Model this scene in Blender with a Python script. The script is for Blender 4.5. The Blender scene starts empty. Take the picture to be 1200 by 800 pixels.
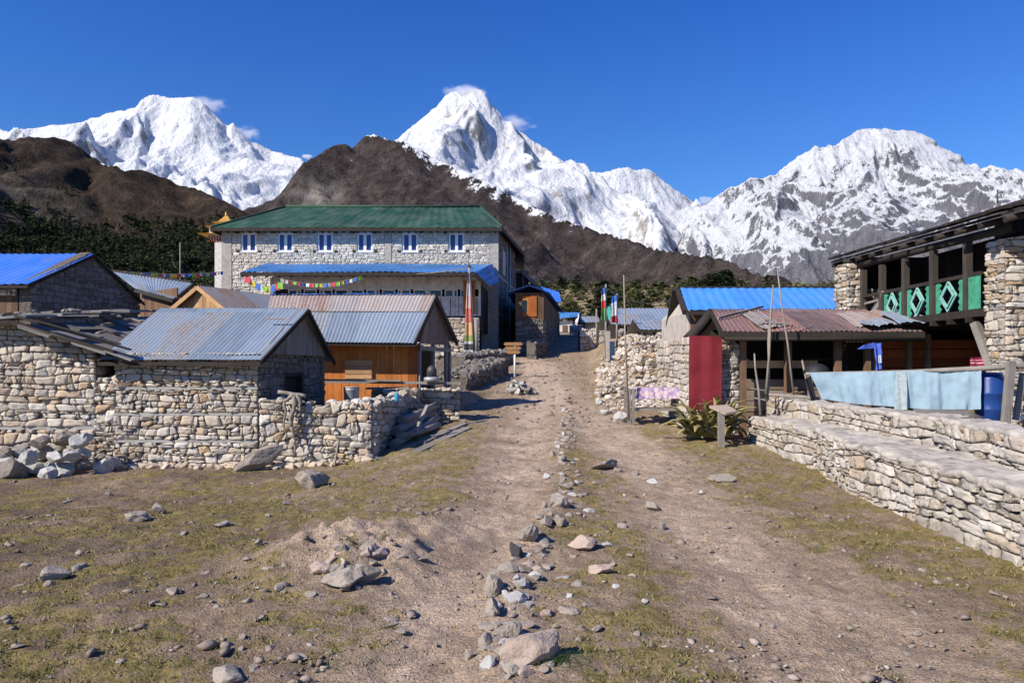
import bpy, bmesh, math, random
import numpy as np
from mathutils import Vector, Matrix, Euler
R = math.radians
S = bpy.context.scene
C = S.collection
# ---------------------------------------------------------------- camera, sky, sun, exposure
EYE = 1.65; FPX = 850.0; HY = 430.0
cam_d = bpy.data.cameras.new('camera'); cam = bpy.data.objects.new('camera', cam_d); C.objects.link(cam)
cam.location = (0, 0, EYE); cam.rotation_euler = (R(90), 0, 0)
cam_d.sensor_width = 36; cam_d.lens = 36*FPX/1200; cam_d.shift_y = (HY-400)/1200
cam_d.clip_start = 0.05; cam_d.clip_end = 60000
S.camera = cam
SUN_EL, SUN_A = 38.0, 52.0        # elevation; light travels towards +Y turned by SUN_A to +X
w = bpy.data.worlds.new('World'); S.world = w; w.use_nodes = True
nt = w.node_tree; bg = nt.nodes['Background']; sky = nt.nodes.new('ShaderNodeTexSky')
sky.sky_type = 'NISHITA'; sky.sun_disc = False
sky.sun_elevation = R(SUN_EL); sky.sun_rotation = R(180+SUN_A)
sky.altitude = 1500; sky.air_density = 1.6; sky.dust_density = 0.0; sky.ozone_density = 6.0
tint = nt.nodes.new('ShaderNodeMix'); tint.data_type = 'RGBA'; tint.blend_type = 'MULTIPLY'; tint.inputs[0].default_value = 1.0
tc = nt.nodes.new('ShaderNodeTexCoord'); sx = nt.nodes.new('ShaderNodeSeparateXYZ'); rp = nt.nodes.new('ShaderNodeValToRGB')
nt.links.new(tc.outputs['Generated'], sx.inputs[0]); nt.links.new(sx.outputs[2], rp.inputs[0])
rp.color_ramp.elements[0].position = .12; rp.color_ramp.elements[0].color = (.44, .70, 1.06, 1); rp.color_ramp.elements[1].position = .52; rp.color_ramp.elements[1].color = (.15, .47, 1.12, 1)
nt.links.new(sky.outputs[0], tint.inputs[6]); nt.links.new(rp.outputs[0], tint.inputs[7])
nt.links.new(tint.outputs[2], bg.inputs[0]); bg.inputs[1].default_value = 0.095
sd = bpy.data.lights.new('sun', 'SUN'); so = bpy.data.objects.new('sun', sd); C.objects.link(so)
sd.energy = 5.0; sd.angle = R(0.53); sd.color = (1.0, 0.925, 0.80)
ld = Vector((math.cos(R(SUN_EL))*math.sin(R(SUN_A)), math.cos(R(SUN_EL))*math.cos(R(SUN_A)), -math.sin(R(SUN_EL))))
so.rotation_euler = ld.to_track_quat('-Z', 'Y').to_euler(); so.location = (-20, -10, 30)
S.view_settings.view_transform = 'Standard'; S.view_settings.look = 'None'
S.view_settings.gamma = 1; S.view_settings.use_curve_mapping = False; S.view_settings.exposure = 0.45
S.cycles.max_bounces = 5; S.cycles.diffuse_bounces = 3; S.cycles.glossy_bounces = 2
S.cycles.volume_bounces = 3; S.cycles.transmission_bounces = 3; S.cycles.transparent_max_bounces = 6

def at(px, py, Y): return Vector(((px-600)/FPX*Y, Y, EYE-(py-HY)/FPX*Y))

# ---------------------------------------------------------------- noise
def _h(ix, iy, s):
    n = (ix.astype(np.int64)*374761393 + iy.astype(np.int64)*668265263 + s*974634777) & 0xffffffff
    n = ((n ^ (n >> 13))*1274126177) & 0xffffffff
    return ((n ^ (n >> 16)) & 0xffff)/65535.0
def vn(x, y, s=0):
    x = np.asarray(x, float); y = np.asarray(y, float)
    ix = np.floor(x); iy = np.floor(y); fx = x-ix; fy = y-iy
    a = 0
    for dx in (0, 1):
        for dy in (0, 1):
            g = _h(ix+dx, iy+dy, s)*2*np.pi
            d = np.cos(g)*(fx-dx) + np.sin(g)*(fy-dy)
            wx = fx*fx*fx*(fx*(fx*6-15)+10); wy = fy*fy*fy*(fy*(fy*6-15)+10)
            a = a + d*(wx if dx else 1-wx)*(wy if dy else 1-wy)
    return a*1.5
def fbm(x, y, o=5, s=0, g=.5):
    t = 0; a = 1.0; f = 1.0
    for i in range(o): t = t + a*vn(x*f, y*f, s+i*17); a *= g; f *= 2.03
    return t
def ridged(x, y, o=6, s=0, g=.5):
    t = 0; a = 1.0; f = 1.0; wgt = 1.0
    for i in range(o):
        n = 1-np.abs(vn(x*f, y*f, s+i*31)); n = n*n*wgt
        wgt = np.clip(n*1.6, 0, 1); t = t + a*n; a *= g; f *= 2.07
    return t
def sm(a, b, x):
    t = np.clip((np.asarray(x, float)-a)/(b-a), 0, 1); return t*t*(3-2*t)

# ---------------------------------------------------------------- ground height
PY = [-50, 8, 10, 14, 18, 22, 26, 30, 34, 42, 50, 60, 70, 80, 110, 150, 200, 300, 450, 700, 14000]
PZ = [0, 0, 0.0, .08, .30, .55, .85, 1.1, 1.35, 2.2, 3.1, 4.3, 5.05, 5.0, 5.5, 8, 14, 28, 50, 62, 62]
def zg(X, Y):
    X = np.asarray(X, float); Y = np.asarray(Y, float)
    z = np.interp(Y, PY, PZ)
    z = z*.5 + .25*(np.interp(Y-1.2, PY, PZ)+np.interp(Y+1.2, PY, PZ))
    z = z - .36*sm(1.0, 4.5, -X)*sm(6, 12, Y)*(1-sm(15, 18.5, Y))
    xb = np.interp(Y, [3, 7, 9.2, 15.8, 30], [4.3, 5.25, 5.75, 5.8, 5.8])
    z = z + .48*sm(xb-.15, xb+.15, X)*(1-sm(17, 26, Y)*.9)
    z = z + 1.5*sm(22, 30, Y)*(1-.5*sm(40, 50, Y))*(1-sm(50, 66, Y))*sm(2.3, 4.4, X-(Y-22)*.10)*(1-sm(14, 20, X))
    z = z + .30*sm(-2.9, -3.3, X+(Y-14)*-.22)*sm(14.5, 17.5, Y)*(1-sm(22, 26, Y))
    # rut lanes and the raised middle strip
    lane1 = np.interp(Y, [3, 6, 8, 12, 18, 26], [-.55, -.35, -.2, .05, .45, .95])
    lane2 = np.interp(Y, [3, 6, 8, 12, 16, 22], [1.75, 2.0, 2.0, 2.3, 2.1, 1.6])
    near = 1-sm(22, 30, Y)
    z = z - .05*np.exp(-((X-lane1)/.45)**2)*near - .045*np.exp(-((X-lane2)/.7)**2)*near
    st_ = np.interp(Y, [3, 4.1, 5.2, 6.6, 8.3, 12.7, 22, 30], [-.05, -.1, -.1, .08, .45, .85, 1.62, 2.0])
    z = z + .055*np.exp(-((X-st_-.05)/.22)**2)*near
    # sandy mound
    mo = np.exp(-(((X+1.42)/.68)**2 + ((Y-6.1)/.6)**2)) + .5*np.exp(-(((X+1.05)/.6)**2 + ((Y-7.1)/.6)**2)); z = z + mo*(.29 + .10*fbm(X*4.1, Y*4.1, 4, 88))
    n = fbm(X*.35, Y*.35, 3, 5)*.05 + fbm(X*1.7, Y*1.7, 4, 9)*.024
    return z + n*(1-.0*sm(30, 60, Y))
def zs(X, Y): return float(zg(np.array([X]), np.array([Y]))[0])

# ---------------------------------------------------------------- node helper
class NT:
    def __init__(self, name):
        self.m = bpy.data.materials.new(name); self.m.use_nodes = True
        self.t = self.m.node_tree; self.b = self.t.nodes['Principled BSDF']; self.b.inputs['Specular IOR Level'].default_value = .3
    def n(self, typ, ins=None, **kw):
        d = self.t.nodes.new('ShaderNode'+typ)
        for k, v in kw.items(): setattr(d, k, v)
        for k, v in (ins or {}).items(): self.s(d.inputs[k], v)
        return d
    def s(self, sock, v):
        if hasattr(v, 'links') or isinstance(v, bpy.types.NodeSocket): self.t.links.new(v, sock)
        elif isinstance(v, tuple) and len(v) == 3 and sock.type == 'RGBA': sock.default_value = (*v, 1)
        else: sock.default_value = v
    def obj(self, scale=(1, 1, 1), out='Object'):
        c = self.n('TexCoord').outputs[out]
        mp = self.n('Mapping', {'Vector': c, 'Scale': scale}); return mp.outputs[0]
    def geo(self, scale=(1, 1, 1)):
        g = self.n('NewGeometry').outputs['Position']
        return self.n('Mapping', {'Vector': g, 'Scale': scale}).outputs[0]
    def noise(self, vec, sc, det=4, rough=.55, dist=0):
        return self.n('TexNoise', {'Vector': vec, 'Scale': sc, 'Detail': det, 'Roughness': rough, 'Distortion': dist}).outputs[0]
    def ramp(self, f, stops, interp='LINEAR'):
        r = self.n('ValToRGB', {'Fac': f}); cr = r.color_ramp; cr.interpolation = interp
        while len(cr.elements) < len(stops): cr.elements.new(.5)
        for e, (p, c) in zip(cr.elements, stops):
            e.position = p; e.color = (*c, 1) if isinstance(c, tuple) else (c, c, c, 1)
        return r.outputs[0]
    def mix(self, f, a, b, mode='MIX'):
        m = self.n('Mix', data_type='RGBA', blend_type=mode)
        self.s(m.inputs[0], f); self.s(m.inputs[6], a); self.s(m.inputs[7], b); return m.outputs[2]
    def math(self, op, a, b=0.0, c=None):
        m = self.n('Math', operation=op); self.s(m.inputs[0], a); self.s(m.inputs[1], b)
        if c is not None: self.s(m.inputs[2], c)
        return m.outputs[0]
    def island(self): return self.n('NewGeometry').outputs['Random Per Island']
    def bump(self, h, strength=.4, dist=.02, nrm=None):
        ins = {'Height': h, 'Strength': strength, 'Distance': dist}
        if nrm is not None: ins['Normal'] = nrm
        return self.n('Bump', ins).outputs[0]
    def fin(self, col, rough=.85, nrm=None, spec=None, metal=None):
        self.s(self.b.inputs['Base Color'], col); self.s(self.b.inputs['Roughness'], rough)
        if nrm is not None: self.s(self.b.inputs['Normal'], nrm)
        if spec is not None: self.s(self.b.inputs['Specular IOR Level'], spec)
        if metal is not None: self.s(self.b.inputs['Metallic'], metal)
        return self.m

def stone_mat(name, stops, bump=.5, sc=1.0, dirt=(.12, .095, .07), dirtamt=.35):
    k = NT(name); v = k.geo()
    col = k.ramp(k.island(), stops, 'LINEAR')
    n1 = k.noise(v, 9*sc, 6, .65); n2 = k.noise(v, 45*sc, 4, .6); n3 = k.noise(v, 1.1*sc, 3)
    col = k.mix(1.0, col, k.ramp(n1, [(.25, .60), (.55, 1.0), (.8, 1.25)]), 'MULTIPLY')
    col = k.mix(k.math('MULTIPLY', k.ramp(k.math('ADD', n1, k.math('MULTIPLY', n3, .7)), [(.72, 0.0), (1.0, 1.0)]), dirtamt), col, dirt)
    h = k.math('ADD', n1, k.math('MULTIPLY', n2, .35))
    return k.fin(col, .9, k.bump(h, bump, .03))
WARM = [(0, (.62, .565, .49)), (.14, (.49, .43, .36)), (.28, (.68, .63, .55)), (.42, (.43, .35, .26)), (.52, (.62, .56, .475)),
        (.64, (.52, .37, .235)), (.70, (.38, .35, .32)), (.82, (.72, .67, .60)), (.92, (.56, .42, .295)), (1, (.60, .55, .48))]
WHITE = [(0, (.46, .41, .35)), (.25, (.56, .51, .445)), (.5, (.38, .335, .28)), (.62, (.46, .36, .26)), (.8, (.60, .555, .50)), (1, (.43, .39, .34))]
M = {}
M['stone'] = stone_mat('warm rubble stone', WARM)
M['stone_pale'] = stone_mat('pale whitish stone', WHITE, dirtamt=.25)
M['stone_lodge'] = stone_mat('pale dressed lodge stone', [(0, (.56, .53, .48)), (.3, (.68, .65, .59)), (.55, (.48, .44, .38)), (.7, (.62, .56, .46)), (.85, (.72, .70, .65)), (1, (.58, .55, .50))], sc=.4, dirtamt=.15)
M['stone_shaded'] = stone_mat('shade-darkened stone', [(0, (.16, .145, .13)), (.4, (.23, .21, .19)), (.7, (.12, .11, .10)), (1, (.27, .25, .225))])  # darkened stone for faces in shade; the shade sits in the colour
M['rock'] = stone_mat('field rock', [(0, (.27, .225, .19)), (.4, (.36, .30, .25)), (.7, (.24, .205, .175)), (1, (.40, .345, .29))], .7, 1.3)
M['rock_white'] = stone_mat('white quarried rock', [(0, (.46, .445, .42)), (.5, (.58, .565, .54)), (1, (.38, .37, .355))], .6, 1.2, dirtamt=.12)
M['rock_black'] = stone_mat('black lichen rock', [(0, (.035, .033, .032)), (1, (.05, .045, .045))], .7, 1.2, dirtamt=.05)
M['rock_pink'] = stone_mat('pinkish rock', [(0, (.42, .31, .25)), (1, (.46, .36, .30))], .6, 1.2)
M['pebble'] = stone_mat('gravel', [(0, (.23, .18, .145)), (.4, (.31, .255, .21)), (.7, (.19, .15, .12)), (.95, (.40, .35, .30)), (1, (.52, .48, .43))], .3)
def core_mat():
    k = NT('mud mortar'); v = k.geo()
    vo = k.n('TexVoronoi', {'Vector': v, 'Scale': 4.5}); 
    n = k.noise(v, 14, 5)
    return k.fin(k.ramp(n, [(.3, (.07, .058, .047)), (.7, (.17, .145, .12))]), .95, k.bump(k.math('ADD', n, vo.outputs[0]), .6, .04))
M['core'] = core_mat()
M['core_pale'] = core_mat(); M['core_pale'].node_tree.nodes['Color Ramp'].color_ramp.elements[0].color = (.34, .32, .29, 1); M['core_pale'].node_tree.nodes['Color Ramp'].color_ramp.elements[1].color = (.5, .47, .43, 1)
def simple(name, col, rough=.7, nv=.18, sc=6, bump=.1, spec=.3, metal=0.0, isl=0.0, bd=.01):
    k = NT(name); v = k.obj(); n = k.noise(v, sc, 5, .6)
    c = k.mix(1.0, col, k.ramp(n, [(.25, 1-nv*1.5), (.5, 1.0), (.8, 1+nv)]), 'MULTIPLY')
    if isl: c = k.mix(1.0, c, k.ramp(k.island(), [(0, 1-isl), (1, 1+isl)]), 'MULTIPLY')
    return k.fin(c, rough, k.bump(n, bump, bd), spec, metal)
def wood(name, stops, grain=(14, 14, 1.6), rough=.8, bump=.3):
    k = NT(name); v = k.obj(grain); n = k.noise(v, 3, 6, .7, .4); n2 = k.noise(k.obj(), 1.7, 3)
    c = k.ramp(k.island(), stops)
    c = k.mix(1.0, c, k.ramp(n, [(.2, .5), (.5, .95), (.85, 1.3)]), 'MULTIPLY')
    c = k.mix(1.0, c, k.ramp(n2, [(.3, .75), (.7, 1.15)]), 'MULTIPLY')
    return k.fin(c, rough, k.bump(n, bump, .01))
G3 = (14, 14, 1.6); GX = (1.6, 14, 14)
M['wood_orange'] = wood('orange varnished plank', [(0, (.44, .14, .03)), (.5, (.52, .19, .045)), (1, (.34, .10, .02))])
M['wood_pale'] = wood('fresh pale plank', [(0, (.46, .27, .13)), (.5, (.55, .33, .16)), (1, (.32, .19, .10))])
M['wood_grey'] = wood('weathered grey plank', [(0, (.20, .175, .15)), (.5, (.26, .235, .21)), (1, (.15, .13, .11))])
M['wood_greyx'] = wood('weathered grey beam', [(0, (.20, .175, .15)), (.5, (.27, .245, .215)), (1, (.15, .13, .11))], GX)
M['wood_brown'] = wood('brown plank', [(0, (.15, .085, .05)), (.5, (.19, .11, .065)), (1, (.11, .065, .04))])
M['wood_dark'] = wood('very dark timber', [(0, (.030, .024, .019)), (.5, (.040, .031, .025)), (1, (.024, .019, .016))])  # very dark brown tones
M['wood_red'] = wood('reddish board', [(0, (.30, .095, .045)), (.5, (.36, .12, .055)), (1, (.22, .07, .035))], GX)
M['pole'] = wood('bleached pole', [(0, (.25, .22, .18)), (1, (.31, .275, .23))], (18, 18, 2))
def metal_sheet(name, base, rust=None, rustamt=.5, panel=.85, rough=.42, spec=.5, var=.16, vscale=.5):
    # sheets laid side by side: UV in metres, u across, v up the slope
    k = NT(name); uv = k.n('TexCoord').outputs['UV']
    sx = k.n('SeparateXYZ', {'Vector': uv})
    pid = k.math('FLOOR', k.math('DIVIDE', sx.outputs[0], panel)); rid = k.math('FLOOR', k.math('DIVIDE', sx.outputs[1], 2.1))
    wn = k.n('TexWhiteNoise', {'Vector': k.n('CombineXYZ', {'X': pid, 'Y': rid}).outputs[0]}, noise_dimensions='2D').outputs[0]
    st = k.noise(k.n('Mapping', {'Vector': uv, 'Scale': (5, vscale, 1)}).outputs[0], 2.4, 6, .7)
    fn = k.noise(k.n('Mapping', {'Vector': uv, 'Scale': (1, 1, 1)}).outputs[0], 9, 5, .6)
    c = k.mix(1.0, base, k.ramp(wn, [(0, 1-var), (1, 1+var)]), 'MULTIPLY')
    c = k.mix(1.0, c, k.ramp(st, [(.3, 1-var), (.7, 1+var)]), 'MULTIPLY')
    bg_ = k.noise(k.n('Mapping', {'Vector': uv, 'Scale': (.7, .35, 1)}).outputs[0], 1.6, 6, .65)
    c = k.mix(k.ramp(bg_, [(.42, 0.0), (.75, .45)]), c, k.mix(.5, c, (.30, .29, .28)))
    sp = k.noise(k.n('Mapping', {'Vector': uv, 'Scale': (3, .8, 1)}).outputs[0], 7, 3, .7)
    c = k.mix(k.ramp(sp, [(.62, 0.0), (.74, .5)]), c, (.16, .13, .11))
    if rust:
        f = k.math('ADD', k.math('MULTIPLY', st, .9), k.math('MULTIPLY', wn, .45))
        f = k.ramp(f, [(.95-rustamt, 0.0), (1.25-rustamt, 1.0)])
        c = k.mix(f, c, k.mix(1.0, rust, k.ramp(fn, [(.3, .6), (.7, 1.3)]), 'MULTIPLY'))
    return k.fin(c, k.ramp(st, [(.3, rough-.08), (.7, rough+.2)]), k.bump(fn, .08, .01), spec)
M['tin_blue'] = metal_sheet('blue grey corrugated tin', (.185, .235, .30), (.22, .185, .155), .16, rough=.5, var=.2)
M['tin_grey'] = metal_sheet('grey corrugated tin', (.25, .26, .28), (.22, .14, .09), .28, rough=.5)
M['tin_rust'] = metal_sheet('rusty corrugated tin', (.33, .30, .29), (.22, .135, .10), .27, rough=.6, var=.22)
M['tin_redbrown'] = metal_sheet('red brown rusted tin', (.15, .095, .085), (.24, .115, .075), .20, rough=.55, var=.35)
M['tin_bluepaint'] = metal_sheet('bright blue painted tin', (.05, .235, .70), None, rough=.5, var=.08, spec=.3)
M['tin_bluepaint2'] = metal_sheet('deep blue painted tin', (.035, .16, .62), None, rough=.5, var=.08, spec=.3)
M['tin_lodgeblue'] = metal_sheet('weathered blue tin', (.045, .19, .46), (.10, .16, .24), .1, rough=.5, var=.25, spec=.3)
M['tin_green'] = metal_sheet('dark green painted tin', (.013, .055, .034), None, rough=.6, var=.22, spec=.25)
M['white'] = simple('white paint', (.74, .74, .74), .6, .08)
M['white_dirty'] = simple('worn whitewash', (.60, .57, .53), .8, .25, 3)
M['cement'] = simple('grey cement', (.36, .34, .31), .9, .22, 5, .35, bd=.03)
M['cement_pale'] = simple('pale cement coping', (.40, .36, .31), .92, .38, 5, .9, bd=.05)
M['glass_blue'] = simple('window glass', (.02, .035, .17), .12, .2, .8, 0.0, .6)
M['glass_dark'] = simple('dark window glass', (.012, .014, .018), .15, .2, .8, 0.0, .6)
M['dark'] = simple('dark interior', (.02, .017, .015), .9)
M['gold'] = simple('gilded copper', (.62, .36, .07), .4, .15, metal=.5)
M['red_tin'] = None
M['slate'] = stone_mat('grey roof slab', [(0, (.17, .16, .155)), (.5, (.27, .26, .25)), (1, (.12, .11, .105))], .4, .8)
M['iron'] = simple('dull dark iron', (.07, .07, .075), .5, metal=.3)
M['iron_grey'] = simple('zinc grey metal', (.33, .34, .35), .5, .15, metal=.3)

# ---------------------------------------------------------------- mesh builder
SPLIT = {'rafters': 'rafter', 'posts': 'post', 'roof_edge': 'edge_board', 'pillar_strips': 'pillar_strip', 'verge_boards': 'verge_board',
         'back_wall': 'back_wall', 'porch_posts': 'porch_post', 'veranda_rafters': 'rafter', 'veranda_posts': 'post', 'door_posts': 'door_post',
         'lintel_ends': 'lintel_end', 'ridge_cap': 'ridge_cap', 'loose_boards': 'loose_board', 'roof_batten': 'batten', 'balcony_panel': 'balcony_panel',
         'hand_rail': 'hand_rail', 'brace': 'brace', 'panel': 'panel', 'log_wall': 'wall_log', 'poles': 'pole', 'legs': 'leg', 'gables': 'gable', 'roofs': 'roof_slope', 'eave_beam': 'eave_beam'}
class MB:
    def __init__(s): s.v = []; s.f = []; s.mi = []; s.uv = {}; s.cur = 0; s.sm = []; s.smooth = False
    def face(s, idx, uv=None):
        if uv: s.uv[len(s.f)] = uv
        s.f.append(tuple(idx)); s.mi.append(s.cur); s.sm.append(s.smooth)
    def add(s, verts, faces):
        o = len(s.v); s.v.extend([tuple(p) for p in verts])
        for f in faces: s.face([i+o for i in f])
    def frame(s, o, ax, ay, az, sx, sy, sz, jit=0, rng=None):
        o, ax, ay, az = map(Vector, (o, ax, ay, az)); vs = []
        for z in (0, 1):
            for y in (0, 1):
                for x in (0, 1):
                    p = o + ax*(sx*x) + ay*(sy*y) + az*(sz*z)
                    if jit: p += Vector([rng.uniform(-jit, jit) for _ in range(3)])
                    vs.append(p)
        s.add(vs, [(0, 2, 3, 1), (4, 5, 7, 6), (0, 1, 5, 4), (2, 6, 7, 3), (0, 4, 6, 2), (1, 3, 7, 5)])
    def box(s, x0, y0, z0, x1, y1, z1): s.frame((x0, y0, z0), (1, 0, 0), (0, 1, 0), (0, 0, 1), x1-x0, y1-y0, z1-z0)
    def beam(s, p, q, w, h, up=(0, 0, 1)):
        p = Vector(p); q = Vector(q); d = (q-p); L = d.length; d.normalize(); up = Vector(up)
        if abs(d.dot(up)) > .98: up = Vector((0, 1, 0))
        a = d.cross(up).normalized(); b = a.cross(d).normalized()
        s.frame(p - a*w/2 - b*h/2, d, a, b, L, w, h)
    def tube(s, pts, rad, n=8, cap=True):
        pts = [Vector(p) for p in pts]; m = len(pts)
        if not hasattr(rad, '__len__'): rad = [rad]*m
        o = len(s.v); sm0 = s.smooth; s.smooth = True
        for i, p in enumerate(pts):
            d = (pts[min(i+1, m-1)]-pts[max(i-1, 0)]).normalized()
            up = Vector((0, 0, 1)) if abs(d.z) < .9 else Vector((1, 0, 0))
            a = d.cross(up).normalized(); b = d.cross(a)
            for k in range(n):
                t = 2*math.pi*k/n; s.v.append(tuple(p + (a*math.cos(t)+b*math.sin(t))*rad[i]))
        for i in range(m-1):
            for k in range(n):
                s.face([o+i*n+k, o+i*n+(k+1) % n, o+(i+1)*n+(k+1) % n, o+(i+1)*n+k])
        s.smooth = sm0
        if cap:
            s.face([o+k for k in range(n)][::-1]); s.face([o+(m-1)*n+k for k in range(n)])
    def poly_prism(s, poly, d):
        # closed planar polygon (3-D points) extruded by vector d
        n = len(poly); d = Vector(d); s.add([Vector(p) for p in poly]+[Vector(p)+d for p in poly],
              [tuple(range(n))[::-1], tuple(range(n, 2*n))] + [(i, (i+1) % n, n+(i+1) % n, n+i) for i in range(n)])
    def lathe(s, c, prof, n=16):
        c = Vector(c); o = len(s.v); sm0 = s.smooth; s.smooth = True
        for r, z in prof:
            for k in range(n):
                t = 2*math.pi*k/n; s.v.append((c.x+r*math.cos(t), c.y+r*math.sin(t), c.z+z))
        for i in range(len(prof)-1):
            for k in range(n): s.face([o+i*n+k, o+i*n+(k+1) % n, o+(i+1)*n+(k+1) % n, o+(i+1)*n+k])
        s.smooth = sm0
        s.face([o+k for k in range(n)][::-1]); s.face([o+(len(prof)-1)*n+k for k in range(n)])
    def sheet(s, a, b, c, d, pitch=.09, amp=.012, rows=6, sag=.0, seed=0, th=.0, sub=4):
        # corrugated sheet a->b eave, d->c ridge ; u along a-b, v along a-d, uv in metres
        a, b, c, d = map(Vector, (a, b, c, d)); W = ((b-a).length+(c-d).length)/2; H = ((d-a).length+(c-b).length)/2
        nrm = (b-a).cross(d-a).normalized(); nu = max(2, int(W/pitch*sub)); o = len(s.v); sm0 = s.smooth; s.smooth = True
        if nu > 1400: nu = 1400
        for j in range(rows+1):
            v = j/rows
            l = a.lerp(d, v); r = b.lerp(c, v)
            for i in range(nu+1):
                u = i/nu; p = l.lerp(r, u)
                k = amp*math.sin(2*math.pi*u*W/pitch)
                k += sag*(math.sin(u*9.1+seed)*.5+math.sin(u*23+v*3+seed*2)*.3 + math.sin(v*5+u*4+seed)*.3)
                if 0 < j < rows: pass
                s.v.append(tuple(p+nrm*k))
        for j in range(rows):
            for i in range(nu):
                q = [o+j*(nu+1)+i, o+j*(nu+1)+i+1, o+(j+1)*(nu+1)+i+1, o+(j+1)*(nu+1)+i]
                uvs = [(W*i/nu, H*j/rows), (W*(i+1)/nu, H*j/rows), (W*(i+1)/nu, H*(j+1)/rows), (W*i/nu, H*(j+1)/rows)]
                s.face(q, uvs)
        s.smooth = sm0
    def planks(s, o, U, V, w, h, pw=.15, th=.025, gap=.004, jit=.01, rng=random, poly=None, across=False):
        # boards standing side by side along U, of height along V; poly(u)->(v0,v1) trims them
        o = Vector(o); U = Vector(U).normalized(); V = Vector(V).normalized(); N = U.cross(V).normalized()
        u = 0
        while u < w-.01:
            q = min(pw*rng.uniform(.8, 1.25), w-u)
            if poly:
                a0, a1 = poly(u+gap); b0, b1 = poly(u+q-gap)
            else: a0 = b0 = rng.uniform(-jit, jit)*0; a1 = b1 = h
            if a1-a0 > .01 or b1-b0 > .01:
                t = th*rng.uniform(.8, 1.2); P = lambda uu, vv: o+U*uu+V*vv
                s.poly_prism([P(u+gap, a0), P(u+q-gap, b0), P(u+q-gap, b1), P(u+gap, a1)], N*t)
            u += q
    def islands(s):
        par = list(range(len(s.v)))
        def fd(a):
            while par[a] != a: par[a] = par[par[a]]; a = par[a]
            return a
        for f in s.f:
            r = fd(f[0])
            for q in f[1:]: par[fd(q)] = r
        gr = {}
        for i, f in enumerate(s.f): gr.setdefault(fd(f[0]), []).append(i)
        out = []
        for fs in gr.values():
            m = MB(); mp = {}
            for i in fs:
                idx = []
                for q in s.f[i]:
                    if q not in mp: mp[q] = len(m.v); m.v.append(s.v[q])
                    idx.append(mp[q])
                m.cur = s.mi[i]; m.smooth = s.sm[i]; m.face(idx, s.uv.get(i))
            out.append(m)
        return out
    def each(s, name, mats, parent=None, **kw):
        return [m.build(name, mats, parent, _one=True, **kw) for m in s.islands()]
    def build(s, name, mats, parent=None, label=None, cat=None, group=None, kind=None, origin=None, _one=False):
        if name in SPLIT and not _one: return s.each(SPLIT[name], mats, parent, label=label, cat=cat, group=group)[0]
        if not isinstance(mats, (list, tuple)): mats = [mats]
        if parent is not None: org = Vector(parent['_org'])
        elif origin is not None: org = Vector(origin)
        else:
            A = np.array(s.v); org = Vector(((A[:, 0].min()+A[:, 0].max())/2, (A[:, 1].min()+A[:, 1].max())/2, A[:, 2].min()))
        me = bpy.data.meshes.new(name); A = np.array(s.v)-np.array(org); me.from_pydata(A.tolist(), [], s.f)
        for m in mats: me.materials.append(m)
        me.polygons.foreach_set('material_index', s.mi); me.polygons.foreach_set('use_smooth', s.sm)
        if s.uv:
            ul = me.uv_layers.new(name='UVMap').data
            for fi, uvs in s.uv.items():
                ls = me.polygons[fi].loop_start
                for k, q in enumerate(uvs): ul[ls+k].uv = q
        me.update(); ob = bpy.data.objects.new(name, me); C.objects.link(ob)
        ob['_org'] = tuple(org)
        if parent is not None: ob.parent = parent
        else: ob.location = org
        tag(ob, label, cat, group, kind); return ob
LAB = {}
def tag(o, label=None, cat=None, group=None, kind=None):
    if label: o['label'] = label
    if cat: o['category'] = cat; LAB.setdefault(label, []).append(group)
    if group: o['group'] = group
    if kind: o['kind'] = kind
    return o
def thing(name, loc, label, cat, group=None):
    e = bpy.data.objects.new(name, None); C.objects.link(e); e.location = loc; e['_org'] = tuple(loc); e.empty_display_size = .3
    return tag(e, label, cat, group)

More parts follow.
